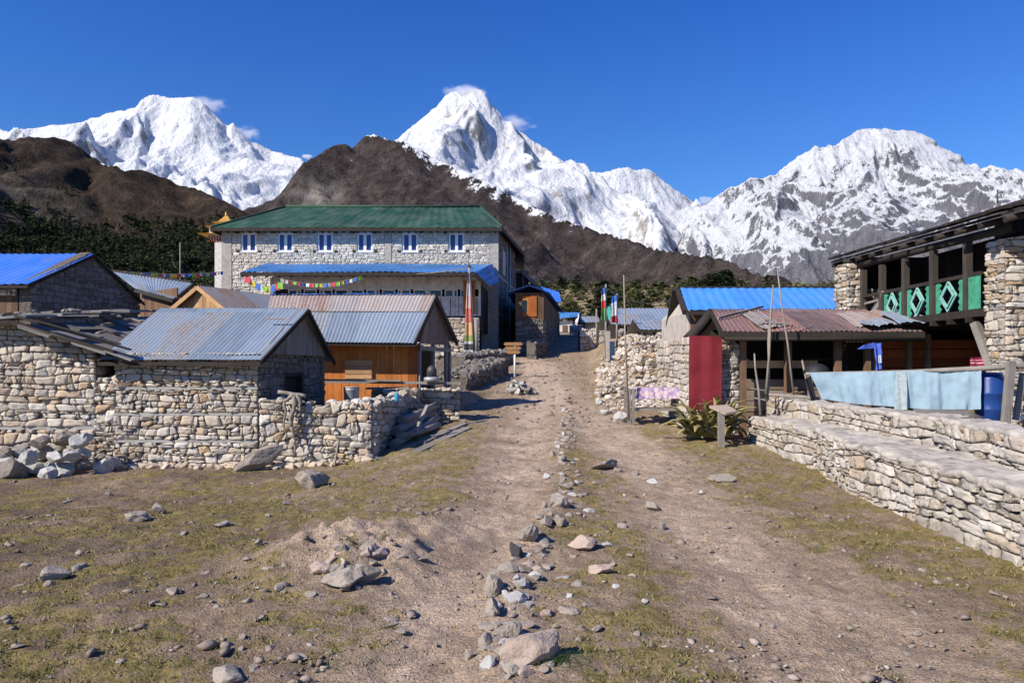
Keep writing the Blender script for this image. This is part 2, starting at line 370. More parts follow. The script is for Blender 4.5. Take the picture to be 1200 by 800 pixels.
# ---------------------------------------------------------------- masonry
def clip(poly, nx, ny, c):
    out = []; n = len(poly)
    for i in range(n):
        x0, y0 = poly[i]; x1, y1 = poly[(i+1) % n]; d0 = nx*x0+ny*y0-c; d1 = nx*x1+ny*y1-c
        if d0 <= 0: out.append((x0, y0))
        if (d0 < 0 < d1) or (d1 < 0 < d0):
            t = d0/(d0-d1); out.append((x0+(x1-x0)*t, y0+(y1-y0)*t))
    return out
def cells(w, h, sx, sy, rng, jit=.35, region=None, holes=(), brick=True):
    """stones laid in wavy courses of uneven height; a few span two courses or are split"""
    ys = [0.0]
    while ys[-1] < h: ys.append(ys[-1]+sy*(rng.uniform(.75, 1.5) if rng.random() > .24 else rng.uniform(.34, .5)))
    if h-ys[-2] < sy*.45 and len(ys) > 2: ys.pop(-2)
    ys[-1] = h; sd = rng.randint(0, 9999)
    def yb(j, x):
        if j <= 0: return 0.0
        if j >= len(ys)-1: return h
        a = jit*sy*.95; q = x/(sx*1.7)+j*13.7
        k = math.floor(q); f = q-k; f = f*f*(3-2*f); r0 = ((k*7919+sd*31+j*104729) % 1013)/506.5-1; r1 = (((k+1)*7919+sd*31+j*104729) % 1013)/506.5-1
        return ys[j]+a*(r0*(1-f)+r1*f)
    out = []
    for j in range(len(ys)-1):
        x = -sx*rng.random()*.8; t0 = 0
        while x < w:
            x1 = x+sx*rng.choice([.3, .45, .7, .9, 1.0, 1.25, 1.7])*rng.uniform(.85, 1.15)
            if w-x1 < sx*.3: x1 = w
            t1 = rng.uniform(-1, 1)*sy*.34*(1 if x1 < w else 0)
            xa, xb = max(0, x), min(w, x1)
            if xb-xa > sx*.12:
                ta = t0 if xa > 0 else 0
                m1 = (xa+xb)/2
                P = [(xa-ta, yb(j, xa)), (m1, yb(j, m1)), (xb-t1, yb(j, xb)), (xb, (yb(j, xb)+yb(j+1, xb))/2), (xb+t1, yb(j+1, xb)), (m1, yb(j+1, m1)), (xa+ta, yb(j+1, xa)), (xa, (yb(j, xa)+yb(j+1, xa))/2)]
                if rng.random() < .10*(1+jit) and (yb(j+1, m1)-yb(j, m1)) > sy*.95:
                    ym = [(a+b)/2+rng.uniform(-.1, .1)*sy for a, b in ((yb(j, xa), yb(j+1, xa)), (yb(j, xb), yb(j+1, xb)))]
                    out.append([P[0], P[1], P[2], (xb, ym[1]), (xa, ym[0])]); out.append([(xa, ym[0]), (xb, ym[1]), P[4], P[5], P[6]])
                else: out.append(P)
            x = x1; t0 = t1
    res = []
    for P in out:
        for a, b, c in [(-1, 0, 0), (1, 0, w), (0, -1, 0), (0, 1, h)]+list(region or []):
            P = clip(P, a, b, c)
            if len(P) < 3: break
        if len(P) < 3: continue
        pieces = [P]
        for (hx0, hy0, hx1, hy1) in holes:
            new = []
            for Q in pieces:
                xs = [p[0] for p in Q]; yq = [p[1] for p in Q]
                if max(xs) <= hx0 or min(xs) >= hx1 or max(yq) <= hy0 or min(yq) >= hy1: new.append(Q); continue
                for cl in ([(1, 0, hx0)], [(-1, 0, -hx1)], [(-1, 0, -hx0), (1, 0, hx1), (0, 1, hy0)], [(-1, 0, -hx0), (1, 0, hx1), (0, -1, -hy1)]):
                    T = Q
                    for a, b, c in cl:
                        T = clip(T, a, b, c)
                        if len(T) < 3: break
                    if len(T) >= 3: new.append(T)
            pieces = new
        for Q in pieces:
            A = 0
            for t in range(len(Q)): x0, y0 = Q[t]; x1, y1 = Q[(t+1) % len(Q)]; A += x0*y1-x1*y0
            if abs(A)/2 > sx*sy*.10: res.append(Q)
    return res
def lay(mb, cs, o, U, V, N, rng, depth=.05, gap=.008, rough=.012, rnd=1):
    o, U, V, N = Vector(o), Vector(U).normalized(), Vector(V).normalized(), Vector(N).normalized()
    mb.smooth = True
    for P in cs:
        n = len(P); cx = sum(p[0] for p in P)/n; cy = sum(p[1] for p in P)/n
        for _ in range(rnd):
            Q = []
            for i in range(len(P)):
                a = P[i]; b = P[(i+1) % len(P)]; L = math.hypot(b[0]-a[0], b[1]-a[1])
                if L < gap*1.5: Q.append(((a[0]+b[0])/2, (a[1]+b[1])/2)); continue
                k = .20 if L > .06 else .27
                Q.append((a[0]+(b[0]-a[0])*k, a[1]+(b[1]-a[1])*k)); Q.append((b[0]-(b[0]-a[0])*k, b[1]-(b[1]-a[1])*k))
            P = Q
        n = len(P)
        if n < 3: continue
        r = max(.02, min(math.hypot(p[0]-cx, p[1]-cy) for p in P))
        dd = depth*rng.uniform(.45, 1.25); tx = rng.uniform(-.36, .36)*depth/r; ty = rng.uniform(-.36, .36)*depth/r
        base = len(mb.v)
        g1 = max(.5, 1-gap*.7/r); 
        for sc_, dz in ((g1, -.05), (g1*.99, dd*.5), (g1*.93, dd*.9), (g1*.5, dd)):
            for p in P:
                x = (p[0]-cx)*sc_; y = (p[1]-cy)*sc_
                z = dz + (tx*x+ty*y if dz > 0 else 0) + (rng.uniform(-rough, rough) if dz > 0 else 0)
                q = o+U*(cx+x+(rng.uniform(-rough, rough)*.6 if sc_ < g1 else 0))+V*(cy+y)+N*z; mb.v.append((q.x, q.y, q.z))
        q = o+U*cx+V*cy+N*(dd+rng.uniform(-rough, rough)); mb.v.append((q.x, q.y, q.z))
        for k in range(3):
            mb.smooth = k == 2
            for i in range(n): mb.face([base+k*n+i, base+k*n+(i+1) % n, base+(k+1)*n+(i+1) % n, base+(k+1)*n+i])
        for i in range(n): mb.face([base+3*n+i, base+3*n+(i+1) % n, base+4*n])
    mb.smooth = False

_ico = None
def ico(sub):
    bm = bmesh.new(); bmesh.ops.create_icosphere(bm, subdivisions=sub, radius=1)
    v = np.array([x.co[:] for x in bm.verts]); f = [tuple(q.index for q in x.verts) for x in bm.faces]; bm.free(); return v, f
ICO = {k: ico(k) for k in (1, 2, 3, 4)}
def rock_pts(seed, sub=3, cuts=9, rough=.06):
    rg = np.random.default_rng(seed); v, f = ICO[sub]; v = v.copy()
    for k in range(cuts):
        n = rg.normal(size=3); n /= np.linalg.norm(n); c = rg.uniform(.38, .78); d = v@n; m = d > c; v[m] -= np.outer(d[m]-c, n)*.93
    n = vn(v[:, 0]*1.9+seed, v[:, 1]*1.9+v[:, 2]*1.3, seed)*rough*2 + vn(v[:, 0]*5+v[:, 2]*3, v[:, 1]*5+seed, seed+3)*rough*1.1 + vn(v[:, 0]*13+v[:, 2]*9, v[:, 1]*13-v[:, 2]*7, seed+5)*rough*.55
    v = v*(1+n)[:, None]; return v, f
def put_rock(mb, c, s, seed, sub=2, rz=None, tilt=.2):
    v, f = rock_pts(seed, sub); rg = random.Random(seed)
    rz = rg.uniform(0, 6.28) if rz is None else rz
    e = np.array(Euler((rg.uniform(-tilt, tilt), rg.uniform(-tilt, tilt), rz)).to_matrix())
    v = (v*np.array(s))@e.T + np.array(c); o = len(mb.v); mb.smooth = False
    mb.v.extend(map(tuple, v.tolist()))
    for q in f: mb.face([i+o for i in q])
    mb.smooth = False
# ---------------------------------------------------------------- ground sheet
def axis(fine0, fine1, step, lo, hi, grow=1.12, maxs=400):
    a = list(np.arange(fine0, fine1+1e-6, step)); s = step
    while a[-1] < hi: s = min(s*grow, maxs); a.append(a[-1]+s)
    s = step; b = []; x = fine0
    while x > lo: s = min(s*grow, maxs); x -= s; b.append(x)
    return np.array(b[::-1]+a)
GX_ = axis(-6.5, 6.5, .045, -14000, 14000, 1.06)
GY_ = axis(3.2, 14.5, .045, -3000, 14000, 1.035)
def grid_mesh(name, X, Y, Z, mat, attrs=None, **kw):
    ny, nx = Z.shape; me = bpy.data.meshes.new(name)
    co = np.stack([X, Y, Z], -1).reshape(-1, 3).astype(np.float32)
    me.vertices.add(nx*ny); me.vertices.foreach_set('co', co.ravel())
    idx = np.arange(nx*ny).reshape(ny, nx)
    q = np.stack([idx[:-1, :-1], idx[:-1, 1:], idx[1:, 1:], idx[1:, :-1]], -1).reshape(-1, 4)
    me.loops.add(q.size); me.loops.foreach_set('vertex_index', q.ravel().astype(np.int32))
    me.polygons.add(len(q)); me.polygons.foreach_set('loop_start', (np.arange(len(q))*4).astype(np.int32))
    me.polygons.foreach_set('use_smooth', np.ones(len(q), bool))
    me.update(calc_edges=True); me.validate()
    for k, a in (attrs or {}).items():
        at_ = me.attributes.new(k, 'FLOAT', 'POINT'); at_.data.foreach_set('value', np.asarray(a, np.float32).ravel())
    me.materials.append(mat); ob = bpy.data.objects.new(name, me); C.objects.link(ob); ob['_org'] = (0, 0, 0)
    tag(ob, **kw); return ob
XX, YY = np.meshgrid(GX_, GY_)
ZZ = zg(XX, YY)
farf = sm(25, 60, YY)
def grass_mask(X, Y):
    n = fbm(X*.9, Y*.9, 5, 21)*.5+.5; n2 = fbm(X*3.5, Y*3.5, 3, 77)*.5+.5
    left = sm(-.75, -1.5, X + (Y-5)*-.02)*1.0
    lane1 = np.interp(Y, [3, 6, 8, 12, 18, 26], [-.55, -.35, -.2, .05, .45, .95]); lw = .42+.02*Y
    l1 = np.exp(-((X-lane1)/lw)**4)
    lane2 = np.interp(Y, [3, 6, 8, 12, 16, 22], [1.75, 2.0, 2.0, 2.3, 2.1, 1.6])
    l2 = np.exp(-((X-lane2)/.78)**4)
    g = .72 - .9*l1 - .95*l2
    g = g - .9*np.exp(-(((X+1.35)/.85)**2+((Y-6.4)/.95)**2)) - .35*sm(-3, -6, X)*sm(7.5, 9.5, Y)
    g = g - .35*sm(15, 20, Y) + .22*sm(-1.5, -2.6, X)*sm(7, 9.5, Y)*(1-sm(10.5, 12, Y)) + .22*np.exp(-((X-1.0)/.6)**2)*(1-sm(5.5, 9, Y)) - .25*np.exp(-((X-.3)/.4)**2)
    return np.clip((g + (n-.5)*1.1 + (n2-.5)*1.3 + fbm(X*14, Y*14, 3, 91)*.45 - .33)*1.3, 0, 1)
GM = grass_mask(XX, YY)*(1-.9*farf*(YY < 200)); GM[YY > 100] = .45
PALE = 1.3*np.exp(-(((XX+1.35)/.72)**2+((YY-6.35)/.8)**2)) + .85*np.exp(-((XX-np.interp(YY, [3, 8, 18, 26], [-.5, -.2, .45, .95]))/.55)**2)
PALE = PALE + .75*np.exp(-((XX-np.interp(YY, [3, 6, 8, 12, 16, 22], [1.75, 2.0, 2.0, 2.3, 2.1, 1.6]))/.75)**2)*(YY < 40) + .2*sm(10, 16, YY)*(YY < 80)
PALE = np.clip(PALE*(.75+.6*fbm(XX*1.3, YY*1.3, 4, 71))*1.15, 0, 1)
DARK = np.clip(sm(-1.2, -3.2, XX+(YY-5)*.12)*(.35+1.1*fbm(XX*.8, YY*.8, 4, 55)+.35), 0, 1)*(YY < 22)*(YY > 0)
def ground_mat():
    k = NT('dirt track with sparse turf'); v = k.geo()
    a = k.n('Attribute', attribute_name='grass').outputs['Fac']; pl = k.n('Attribute', attribute_name='pale').outputs['Fac']
    n1 = k.noise(v, 1.3, 6, .65); n2 = k.noise(v, 9, 6, .7); n3 = k.noise(v, 55, 4, .7); n4 = k.noise(v, 220, 3, .7)
    dirt = k.ramp(n1, [(.25, (.165, .115, .072)), (.5, (.30, .215, .143)), (.75, (.415, .308, .208))])
    dirt = k.mix(pl, dirt, (.56, .42, .305))
    dk = k.n('Attribute', attribute_name='dark').outputs['Fac']; dirt = k.mix(k.math('MULTIPLY', dk, .75), dirt, (.14, .098, .068))
    dirt = k.mix(1.0, dirt, k.ramp(n2, [(.2, .58), (.5, 1.0), (.8, 1.32)]), 'MULTIPLY')
    dirt = k.mix(1.0, dirt, k.ramp(n3, [(.28, .45), (.5, 1.0), (.75, 1.4)]), 'MULTIPLY')
    dirt = k.mix(.8, dirt, k.ramp(n4, [(.28, .45), (.5, 1.0), (.75, 1.5)]), 'MULTIPLY')
    vo = k.n('TexVoronoi', {'Vector': v, 'Scale': 38.0, 'Randomness': 1.0})
    vr = k.n('SeparateColor', {'Color': vo.outputs['Color']}).outputs[0]
    peb = k.math('MULTIPLY', k.ramp(vo.outputs['Distance'], [(.22, 1.0), (.34, 0.0)]), k.ramp(vr, [(.66, 0.0), (.72, 1.0)]))
    pcol = k.ramp(k.n('SeparateColor', {'Color': vo.outputs['Color']}).outputs[1], [(0, (.20, .17, .145)), (.6, (.34, .30, .265)), (1, (.52, .49, .45))])
    vo2 = k.n('TexVoronoi', {'Vector': v, 'Scale': 95.0}); vr2 = k.n('SeparateColor', {'Color': vo2.outputs['Color']}).outputs[0]
    peb2 = k.math('MULTIPLY', k.ramp(vo2.outputs['Distance'], [(.25, 1.0), (.4, 0.0)]), k.ramp(vr2, [(.6, 0.0), (.7, 1.0)]))
    dirt = k.mix(k.math('MULTIPLY', peb2, .7), dirt, k.ramp(vr2, [(.6, (.22, .19, .16)), (1, (.46, .42, .37))]))
    dirt = k.mix(peb, dirt, pcol)
    gr = k.ramp(n2, [(.25, (.085, .070, .030)), (.42, (.185, .158, .042)), (.55, (.29, .22, .075)), (.75, (.33, .25, .135))])
    gr = k.mix(1.0, gr, k.ramp(n3, [(.25, .55), (.5, 1.0), (.8, 1.4)]), 'MULTIPLY')
    gf = k.math('MULTIPLY', k.ramp(k.math('ADD', k.math('MULTIPLY', a, .75), k.math('MULTIPLY', n3, .55)), [(.42, 0.0), (.80, 1.0)]), .80)
    gf = k.math('MULTIPLY', gf, k.math('SUBTRACT', 1.0, k.math('MULTIPLY', peb, .8)))
    c = k.mix(gf, dirt, gr)
    h = k.math('ADD', k.math('ADD', k.math('MULTIPLY', n2, 1.1), k.math('MULTIPLY', n3, .45)), k.math('ADD', k.math('MULTIPLY', peb, .3), k.math('MULTIPLY', peb2, .12)))
    return k.fin(c, .95, k.bump(h, 1.0, .055), .15)
# small clods
near_f = (1-sm(14, 24, YY))*(1-sm(9, 14, np.abs(XX)))
ZZ = ZZ + near_f*(fbm(XX*5, YY*5, 5, 33, .62)*.023 + np.clip(ridged(XX*2.2, YY*2.2, 3, 41)-.9, 0, 1)*.015*GM)
ground = grid_mesh('ground', XX, YY, ZZ, ground_mat(), {'grass': GM, 'pale': PALE, 'dark': DARK}, kind='structure')

# ---------------------------------------------------------------- mountains
def segs_dist(X, Y, P, s1, s0, D):
    """height of a ridge: the crest line P[(x,y,z)] falling away on both sides"""
    H = np.full(X.shape, -1e9); ZC = np.zeros(X.shape); DD = np.full(X.shape, 1e9)
    for (x0, y0, z0), (x1, y1, z1) in zip(P[:-1], P[1:]):
        dx, dy = x1-x0, y1-y0; L2 = dx*dx+dy*dy+1e-9
        t = np.clip(((X-x0)*dx+(Y-y0)*dy)/L2, 0, 1)
        d = np.hypot(X-x0-t*dx, Y-y0-t*dy); zc = z0+t*(z1-z0)
        h = zc - s1*d - s0*D*(1-np.exp(-d/D))
        m = h > H; H = np.where(m, h, H); ZC = np.where(m, zc, ZC); DD = np.minimum(DD, d)
    return H, ZC, DD
def massif(name, sky_px, Yc, ext, step, s1, s0, D, wander, spurs, amp, nl, seed, mat, floor=-50, front=None, attrs=None, spur_slope=.62, cragamp=.0, extra=()):
    rg = random.Random(seed)
    P = []
    for i in range(len(sky_px)-1):
        (xa, ya), (xb, yb) = sky_px[i], sky_px[i+1]; n = max(1, int(abs(xb-xa)/7))
        for k in range(n): P.append((xa+(xb-xa)*k/n, ya+(yb-ya)*k/n))
    P.append(sky_px[-1]); C3 = []
    for (px, py) in P:
        Y = (Yc(px) if callable(Yc) else Yc) + wander*float(vn(np.array([px/60.+seed]), np.array([.3]), seed)[0]); v = at(px, py, Y); C3.append((v.x, v.y, v.z))
    x0, x1, y0, y1 = ext; X, Y = np.meshgrid(np.arange(x0, x1, step), np.arange(y0, y1, step))
    wx = fbm(X/nl*.8, Y/nl*.8, 4, seed+3)*nl*.22; wy = fbm(X/nl*.8+9, Y/nl*.8+5, 4, seed+4)*nl*.22
    H, ZC, DD = segs_dist(X, Y, C3, s1, s0, D)
    fade = np.clip(DD/(nl*.6), 0, 1)
    H2, ZC2, _ = segs_dist(X+wx*fade, Y+wy*fade, C3, s1, s0, D); H = H*(1-fade)+np.minimum(H2, H+400)*fade
    for i in range(spurs):
        j = int((i+.5)/spurs*len(C3)); j = min(len(C3)-1, max(0, j+rg.randint(-1, 1))); x, y, z = C3[j]; L = rg.uniform(.5, 1.0)*(z-floor)/spur_slope
        sp = [(x, y, z-15)]; ang = rg.uniform(-.5, .5); n = 6
        for k in range(1, n+1):
            ang += rg.uniform(-.35, .35); ang = max(-.9, min(.9, ang)); st = L/n
            x += math.sin(ang)*st; y -= math.cos(ang)*st; z -= st*spur_slope*rg.uniform(.75, 1.3); sp.append((x, y, z))
        h, zc, d = segs_dist(X+wx*.6, Y+wy*.6, sp, s1*1.05, s0*.9, D); H = np.maximum(H, h)
    for sp in extra:
        h, zc, d = segs_dist(X+wx*.4, Y+wy*.4, sp, s1*1.05, s0*.9, D); H = np.maximum(H, h)
    rel = np.clip((ZC-H)/(nl*.5), 0, 1)
    rd = ridged((X+wx)/nl, (Y+wy)/(nl*2.3), 7, seed+8, .47)
    H = H + (rd-1.15)*amp*(.10+.9*rel) - .10*amp*0
    H = H + cragamp*.42*(ridged((X+wx)/(nl*.07), (Y+wy)/(nl*.12), 3, seed+28)-1.0)*(.3+.7*rel)
    H = H + cragamp*(ridged((X+wx)/(nl*.2), (Y+wy)/(nl*.5), 4, seed+18)-1.1)*(.42+.58*rel)
    if front is not None: H = front(X, Y, H)
    A = {'crest': np.clip(DD/1000, 0, 5)}
    if attrs: A.update(attrs(X, Y, H))
    ob = grid_mesh(name, X, Y, H, mat, A, kind='structure')
    return X, Y, H
def snow_mat(name, thr, soft, rockc, rockd, nscale, snowline=None, white=(.68, .70, .73), rock_bump=60., nw=.9, glac=False):
    k = NT(name); v = k.geo(); g = k.n('NewGeometry').outputs['Normal']
    nz = k.n('SeparateXYZ', {'Vector': g}).outputs[2]; z = k.n('SeparateXYZ', {'Vector': v}).outputs[2]
    n1 = k.noise(v, nscale, 8, .65); n2 = k.noise(k.geo((1, 1, .35)), nscale*5, 6, .7); n3 = k.noise(v, nscale*22, 4, .7)
    f = k.math('ADD', nz, k.math('MULTIPLY', k.math('SUBTRACT', n1, .5), .75)); f = k.math('ADD', f, k.math('MULTIPLY', k.math('SUBTRACT', n2, .5), nw))
    f = k.math('ADD', f, k.math('MULTIPLY', k.math('SUBTRACT', n3, .5), nw*.6))
    if glac: f = k.math('ADD', f, k.n('Attribute', attribute_name='glacier').outputs['Fac'])
    if snowline:
        f = k.math('ADD', f, k.math('MULTIPLY', k.math('SUBTRACT', z, snowline[0]), snowline[1]))
    f = k.ramp(f, [(thr-soft, 0.0), (thr+soft, 1.0)])
    rock = k.mix(k.ramp(n2, [(.35, 0.0), (.65, 1.0)]), rockc, rockd)
    rock = k.mix(1.0, rock, k.ramp(n3, [(.25, .7), (.75, 1.3)]), 'MULTIPLY')
    sn = k.mix(1.0, white, k.ramp(n2, [(.2, .86), (.6, 1.0)]), 'MULTIPLY')
    h = k.math('ADD', k.math('MULTIPLY', n2, 1.0), k.math('MULTIPLY', n3, .35))
    return k.fin(k.mix(f, rock, sn), .8, k.bump(h, 1.0, rock_bump), .2)
# left snow massif
SA = [(-90, 175), (-40, 160), (-10, 152), (0, 150), (12, 155), (22, 151), (40, 151), (60, 147), (75, 147), (90, 143), (104, 139), (128, 132), (148, 128), (162, 123), (170, 113), (180, 111), (190, 113), (212, 115), (226, 114), (236, 119), (246, 128), (256, 138), (266, 147), (273, 143), (281, 152), (288, 165), (302, 168), (318, 175), (335, 180), (352, 186), (380, 205), (430, 235)]
massif('snow_mountain', SA, 9000, (-7600, -1500, 6000, 9900), 15, .62, .75, 330, 250, 7, 230, 1300, 11,
       snow_mat('glaciated snow', .30, .08, (.20, .20, .22), (.30, .29, .29), 1/600., None, nw=.9), floor=900, spur_slope=.74, cragamp=34,
       extra=[[tuple(at(*p)) for p in ((10, 165, 8000), (40, 155, 7900), (60, 148, 7850), (75, 145, 7800), (100, 152, 7700), (120, 170, 7600), (140, 184, 7500), (160, 197, 7400), (190, 235, 7300))]])
# centre snow peak
SD = [(420, 205), (450, 177), (467, 162), (475, 155), (490, 143), (505, 130), (514, 121), (521, 112), (528, 107), (536, 105), (546, 107), (556, 104), (565, 106), (570, 113), (575, 121), (585, 130), (592, 142), (605, 150), (618, 158), (632, 168), (650, 182), (670, 193), (690, 200), (710, 201), (722, 198), (735, 197), (745, 199), (757, 197), (765, 200), (775, 209), (790, 219), (805, 230), (820, 238), (850, 250), (900, 270), (980, 300)]
massif('summit_pyramid', SD, 8000, (-2300, 3800, 4900, 8700), 13, .60, 1.0, 330, 160, 7, 230, 1200, 23,
       snow_mat('windblown snow and pale rock', .42, .10, (.27, .245, .225), (.36, .33, .30), 1/500., (1500, .00006), nw=.95), floor=600, spur_slope=.72, cragamp=27)
# right massif
def e_glac(X, Y, H):
    px = 600+X/Y*FPX; py = HY-(H-EYE)/Y*FPX
    g = .34*np.exp(-(((px-860)/110)**2+((py-268-(px-860)*.08)/26)**2)) - .22*sm(300, 330, py) - .30*sm(930, 1000, px)*sm(245, 290, py)
    return g
SE = [(700, 262), (760, 250), (815, 242), (828, 239), (836, 232), (845, 225), (858, 218), (870, 212), (885, 206), (897, 207), (910, 203), (925, 190), (937, 181), (948, 175), (955, 168), (962, 172), (975, 170), (985, 165), (1000, 157), (1012, 152), (1028, 150), (1045, 152), (1058, 150), (1072, 152), (1082, 157), (1088, 170), (1098, 176), (1108, 183), (1125, 190), (1140, 193), (1150, 197), (1160, 193), (1172, 196), (1185, 199), (1200, 200), (1240, 215), (1300, 225), (1380, 260)]
massif('rocky_snow_mountain', SE, 6600, (600, 6200, 3300, 7300), 12, .50, .85, 300, 200, 8, 240, 1000, 37,
       snow_mat('snow streaked grey rock', .56, .05, (.115, .120, .145), (.205, .20, .215), 1/330., (1450, .00026), nw=1.15, glac=True), floor=250, spur_slope=.62, cragamp=42, attrs=lambda X, Y, H: {'glacier': e_glac(X, Y, H)})
# brown hill behind the lodge
def hill_mat(name, cols, ns, snow=False, bump=16.):
    k = NT(name); v = k.geo(); n1 = k.noise(v, ns, 7, .62); n2 = k.noise(k.geo((1, 1, .5)), ns*7, 6, .7); n3 = k.noise(v, ns*45, 4, .7)
    c = k.ramp(n1, cols); c = k.mix(1.0, c, k.ramp(n2, [(.34, .45), (.5, .95), (.66, 1.6)]), 'MULTIPLY')
    c = k.mix(1.0, c, k.ramp(n3, [(.36, .55), (.5, .97), (.66, 1.4)]), 'MULTIPLY')
    a = k.n('Attribute', attribute_name='pale').outputs['Fac']; c = k.mix(k.math('MULTIPLY', a, k.ramp(n2, [(.35, .2), (.6, 1.0)])), c, (.30, .27, .23))
    if snow:
        s = k.n('Attribute', attribute_name='snow').outputs['Fac']
        s = k.ramp(k.math('ADD', s, k.math('MULTIPLY', k.math('SUBTRACT', n2, .5), 2.8)), [(.52, 0.0), (.66, 1.0)]); c = k.mix(s, c, (.80, .82, .85))
    h = k.math('ADD', n2, k.math('MULTIPLY', n3, .4))
    return k.fin(c, .95, k.bump(h, .7, bump), .1)
SC = [(250, 262), (290, 250), (318, 246), (326, 232), (333, 221), (345, 205), (355, 192), (366, 184), (378, 177), (392, 170), (405, 168), (413, 173), (421, 168), (427, 159), (438, 157), (450, 159), (464, 161), (480, 168), (500, 178), (540, 198), (580, 216), (620, 236), (660, 255), (700, 268), (740, 280), (800, 293), (850, 303), (900, 319), (950, 334), (1010, 345), (1080, 352)]
def YC(px): return float(np.interp(px, [250, 330, 430, 700, 900, 1080], [1150, 1350, 1500, 1250, 950, 800]))
def c_attr(X, Y, H):
    px = 600+X/Y*FPX; py = HY-(H-EYE)/Y*FPX
    cx = [p[0] for p in SC]; cy = [p[1] for p in SC]
    sl = np.interp(px, cx, cy)
    band = np.interp(px, [430, 450, 500, 560, 640, 700], [2, 12, 26, 30, 22, 0])
    snow = np.clip(1-(py-sl)/np.maximum(band, .1), 0, 1)*(px > 425)*(px < 700)*.80
    pale = np.exp(-(((px-372)/26)**2+((py-228)/16)**2))*.9
    return {'snow': snow, 'pale': pale}
XC, YC2, HC = massif('brown_hill', SC, YC, (-1150, 1300, 380, 1900), 6.5, .46, .95, 85, 40, 0, 20, 330, 51,
       hill_mat('burnt brown hillside', [(.25, (.032, .025, .023)), (.45, (.062, .049, .045)), (.6, (.044, .035, .033)), (.8, (.105, .080, .064))], 1/150., True), floor=60, spur_slope=.46, cragamp=11, attrs=c_attr)
SB = [(-160, 190), (-60, 175), (0, 167), (18, 162), (50, 160), (75, 162), (86, 172), (100, 180), (120, 188), (150, 196), (166, 195), (190, 204), (215, 215), (236, 222), (255, 232), (272, 240), (290, 248), (320, 262), (380, 285), (450, 310)]
XB, YB2, HB = massif('wooded_hill', SB, 1000, (-1500, 60, 300, 1250), 5.5, .42, .35, 90, 60, 5, 36, 260, 67,
       hill_mat('dark brown hillside', [(.25, (.022, .018, .013)), (.45, (.042, .031, .021)), (.62, (.060, .042, .029)), (.8, (.11, .075, .050))], 1/120.), floor=50, spur_slope=.48, cragamp=9,
       attrs=lambda X, Y, H: {'pale': np.exp(-(((X+560)/60)**2+((Y-820)/60)**2))*.35})
def hsample(GXm, GYm, GH, x, y):
    st = GXm[0, 1]-GXm[0, 0]; i = (x-GXm[0, 0])/st; j = (y-GYm[0, 0])/st
    ok = (i > 0) & (i < GH.shape[1]-2) & (j > 0) & (j < GH.shape[0]-2)
    ii = np.clip(i.astype(int), 0, GH.shape[1]-2); jj = np.clip(j.astype(int), 0, GH.shape[0]-2); fi = i-ii; fj = j-jj
    h = GH[jj, ii]*(1-fi)*(1-fj)+GH[jj, ii+1]*fi*(1-fj)+GH[jj+1, ii]*(1-fi)*fj+GH[jj+1, ii+1]*fi*fj
    return np.where(ok, h, -1e3)
def far_z(x, y): return np.maximum(np.maximum(hsample(XC, YC2, HC, x, y), hsample(XB, YB2, HB, x, y)), zg(x, y))

# ---------------------------------------------------------------- trees
def leaf_mat(name, a, b, c):
    k = NT(name); v = k.geo(); n = k.noise(v, .12, 4); r = k.math('ADD', k.math('MULTIPLY', k.island(), .45), k.math('MULTIPLY', k.n('Attribute', attribute_name='tint').outputs['Fac'], .6))
    col = k.mix(1.0, k.ramp(r, [(0, a), (.5, b), (1, c)]), k.ramp(n, [(.3, .8), (.7, 1.25)]), 'MULTIPLY'); return k.fin(col, .85, spec=.15)
M['leaf_dark'] = leaf_mat('dark conifer needles', (.016, .024, .011), (.036, .047, .019), (.085, .088, .036))
M['leaf_olive'] = leaf_mat('olive scrub leaves', (.03, .038, .015), (.085, .09, .032), (.20, .16, .075))
M['bark'] = simple('tree bark', (.10, .075, .055), .9, .3, 20, .4)
def crown_tpl(seed, n, kind):
    """leaf clumps as small triangles through a crown of unit height"""
    rg = np.random.default_rng(seed); V = []
    if kind == 'cone':
        t = rg.uniform(.08, 1, n)**.8; ang = rg.uniform(0, 6.283, n); tier = .65+.35*np.abs(np.sin(t*22+rg.uniform(0, .8, n)))
        r = (1-t)**.85*.26*tier*rg.uniform(.45, 1.1, n)*(1+.35*np.sin(ang*2+seed)); c = np.stack([r*np.cos(ang), r*np.sin(ang), t], -1); sz = .085
    else:
        c = rg.normal(size=(n, 3)); c /= np.linalg.norm(c, axis=1)[:, None]
        lob = 1+.35*np.sin(c[:, 0]*5+seed)*np.cos(c[:, 1]*4+seed*2)+.2*np.sin(c[:, 2]*9)
        c *= (rg.uniform(.55, 1, n)*lob)[:, None]; c = c*np.array([.42, .42, .42]); c[:, 2] = c[:, 2]*1.0+.52; sz = .10
    for k in range(3): V.append(c+rg.normal(size=(n, 3))*sz*np.array([1, 1, .7]))
    return np.stack(V, 1).reshape(-1, 3)
TP = {'cone': [crown_tpl(s, 70, 'cone') for s in range(5)], 'bush': [crown_tpl(s+20, 80, 'bush') for s in range(5)]}
def tri_mesh(name, V, mat, **kw):
    n = len(V)//3; me = bpy.data.meshes.new(name); me.vertices.add(len(V)); me.vertices.foreach_set('co', V.astype(np.float32).ravel())
    me.loops.add(n*3); me.loops.foreach_set('vertex_index', np.arange(n*3, dtype=np.int32)); me.polygons.add(n); me.polygons.foreach_set('loop_start', (np.arange(n)*3).astype(np.int32))
    me.update(calc_edges=True); me.materials.append(mat); ob = bpy.data.objects.new(name, me); C.objects.link(ob); tag(ob, **kw); return ob
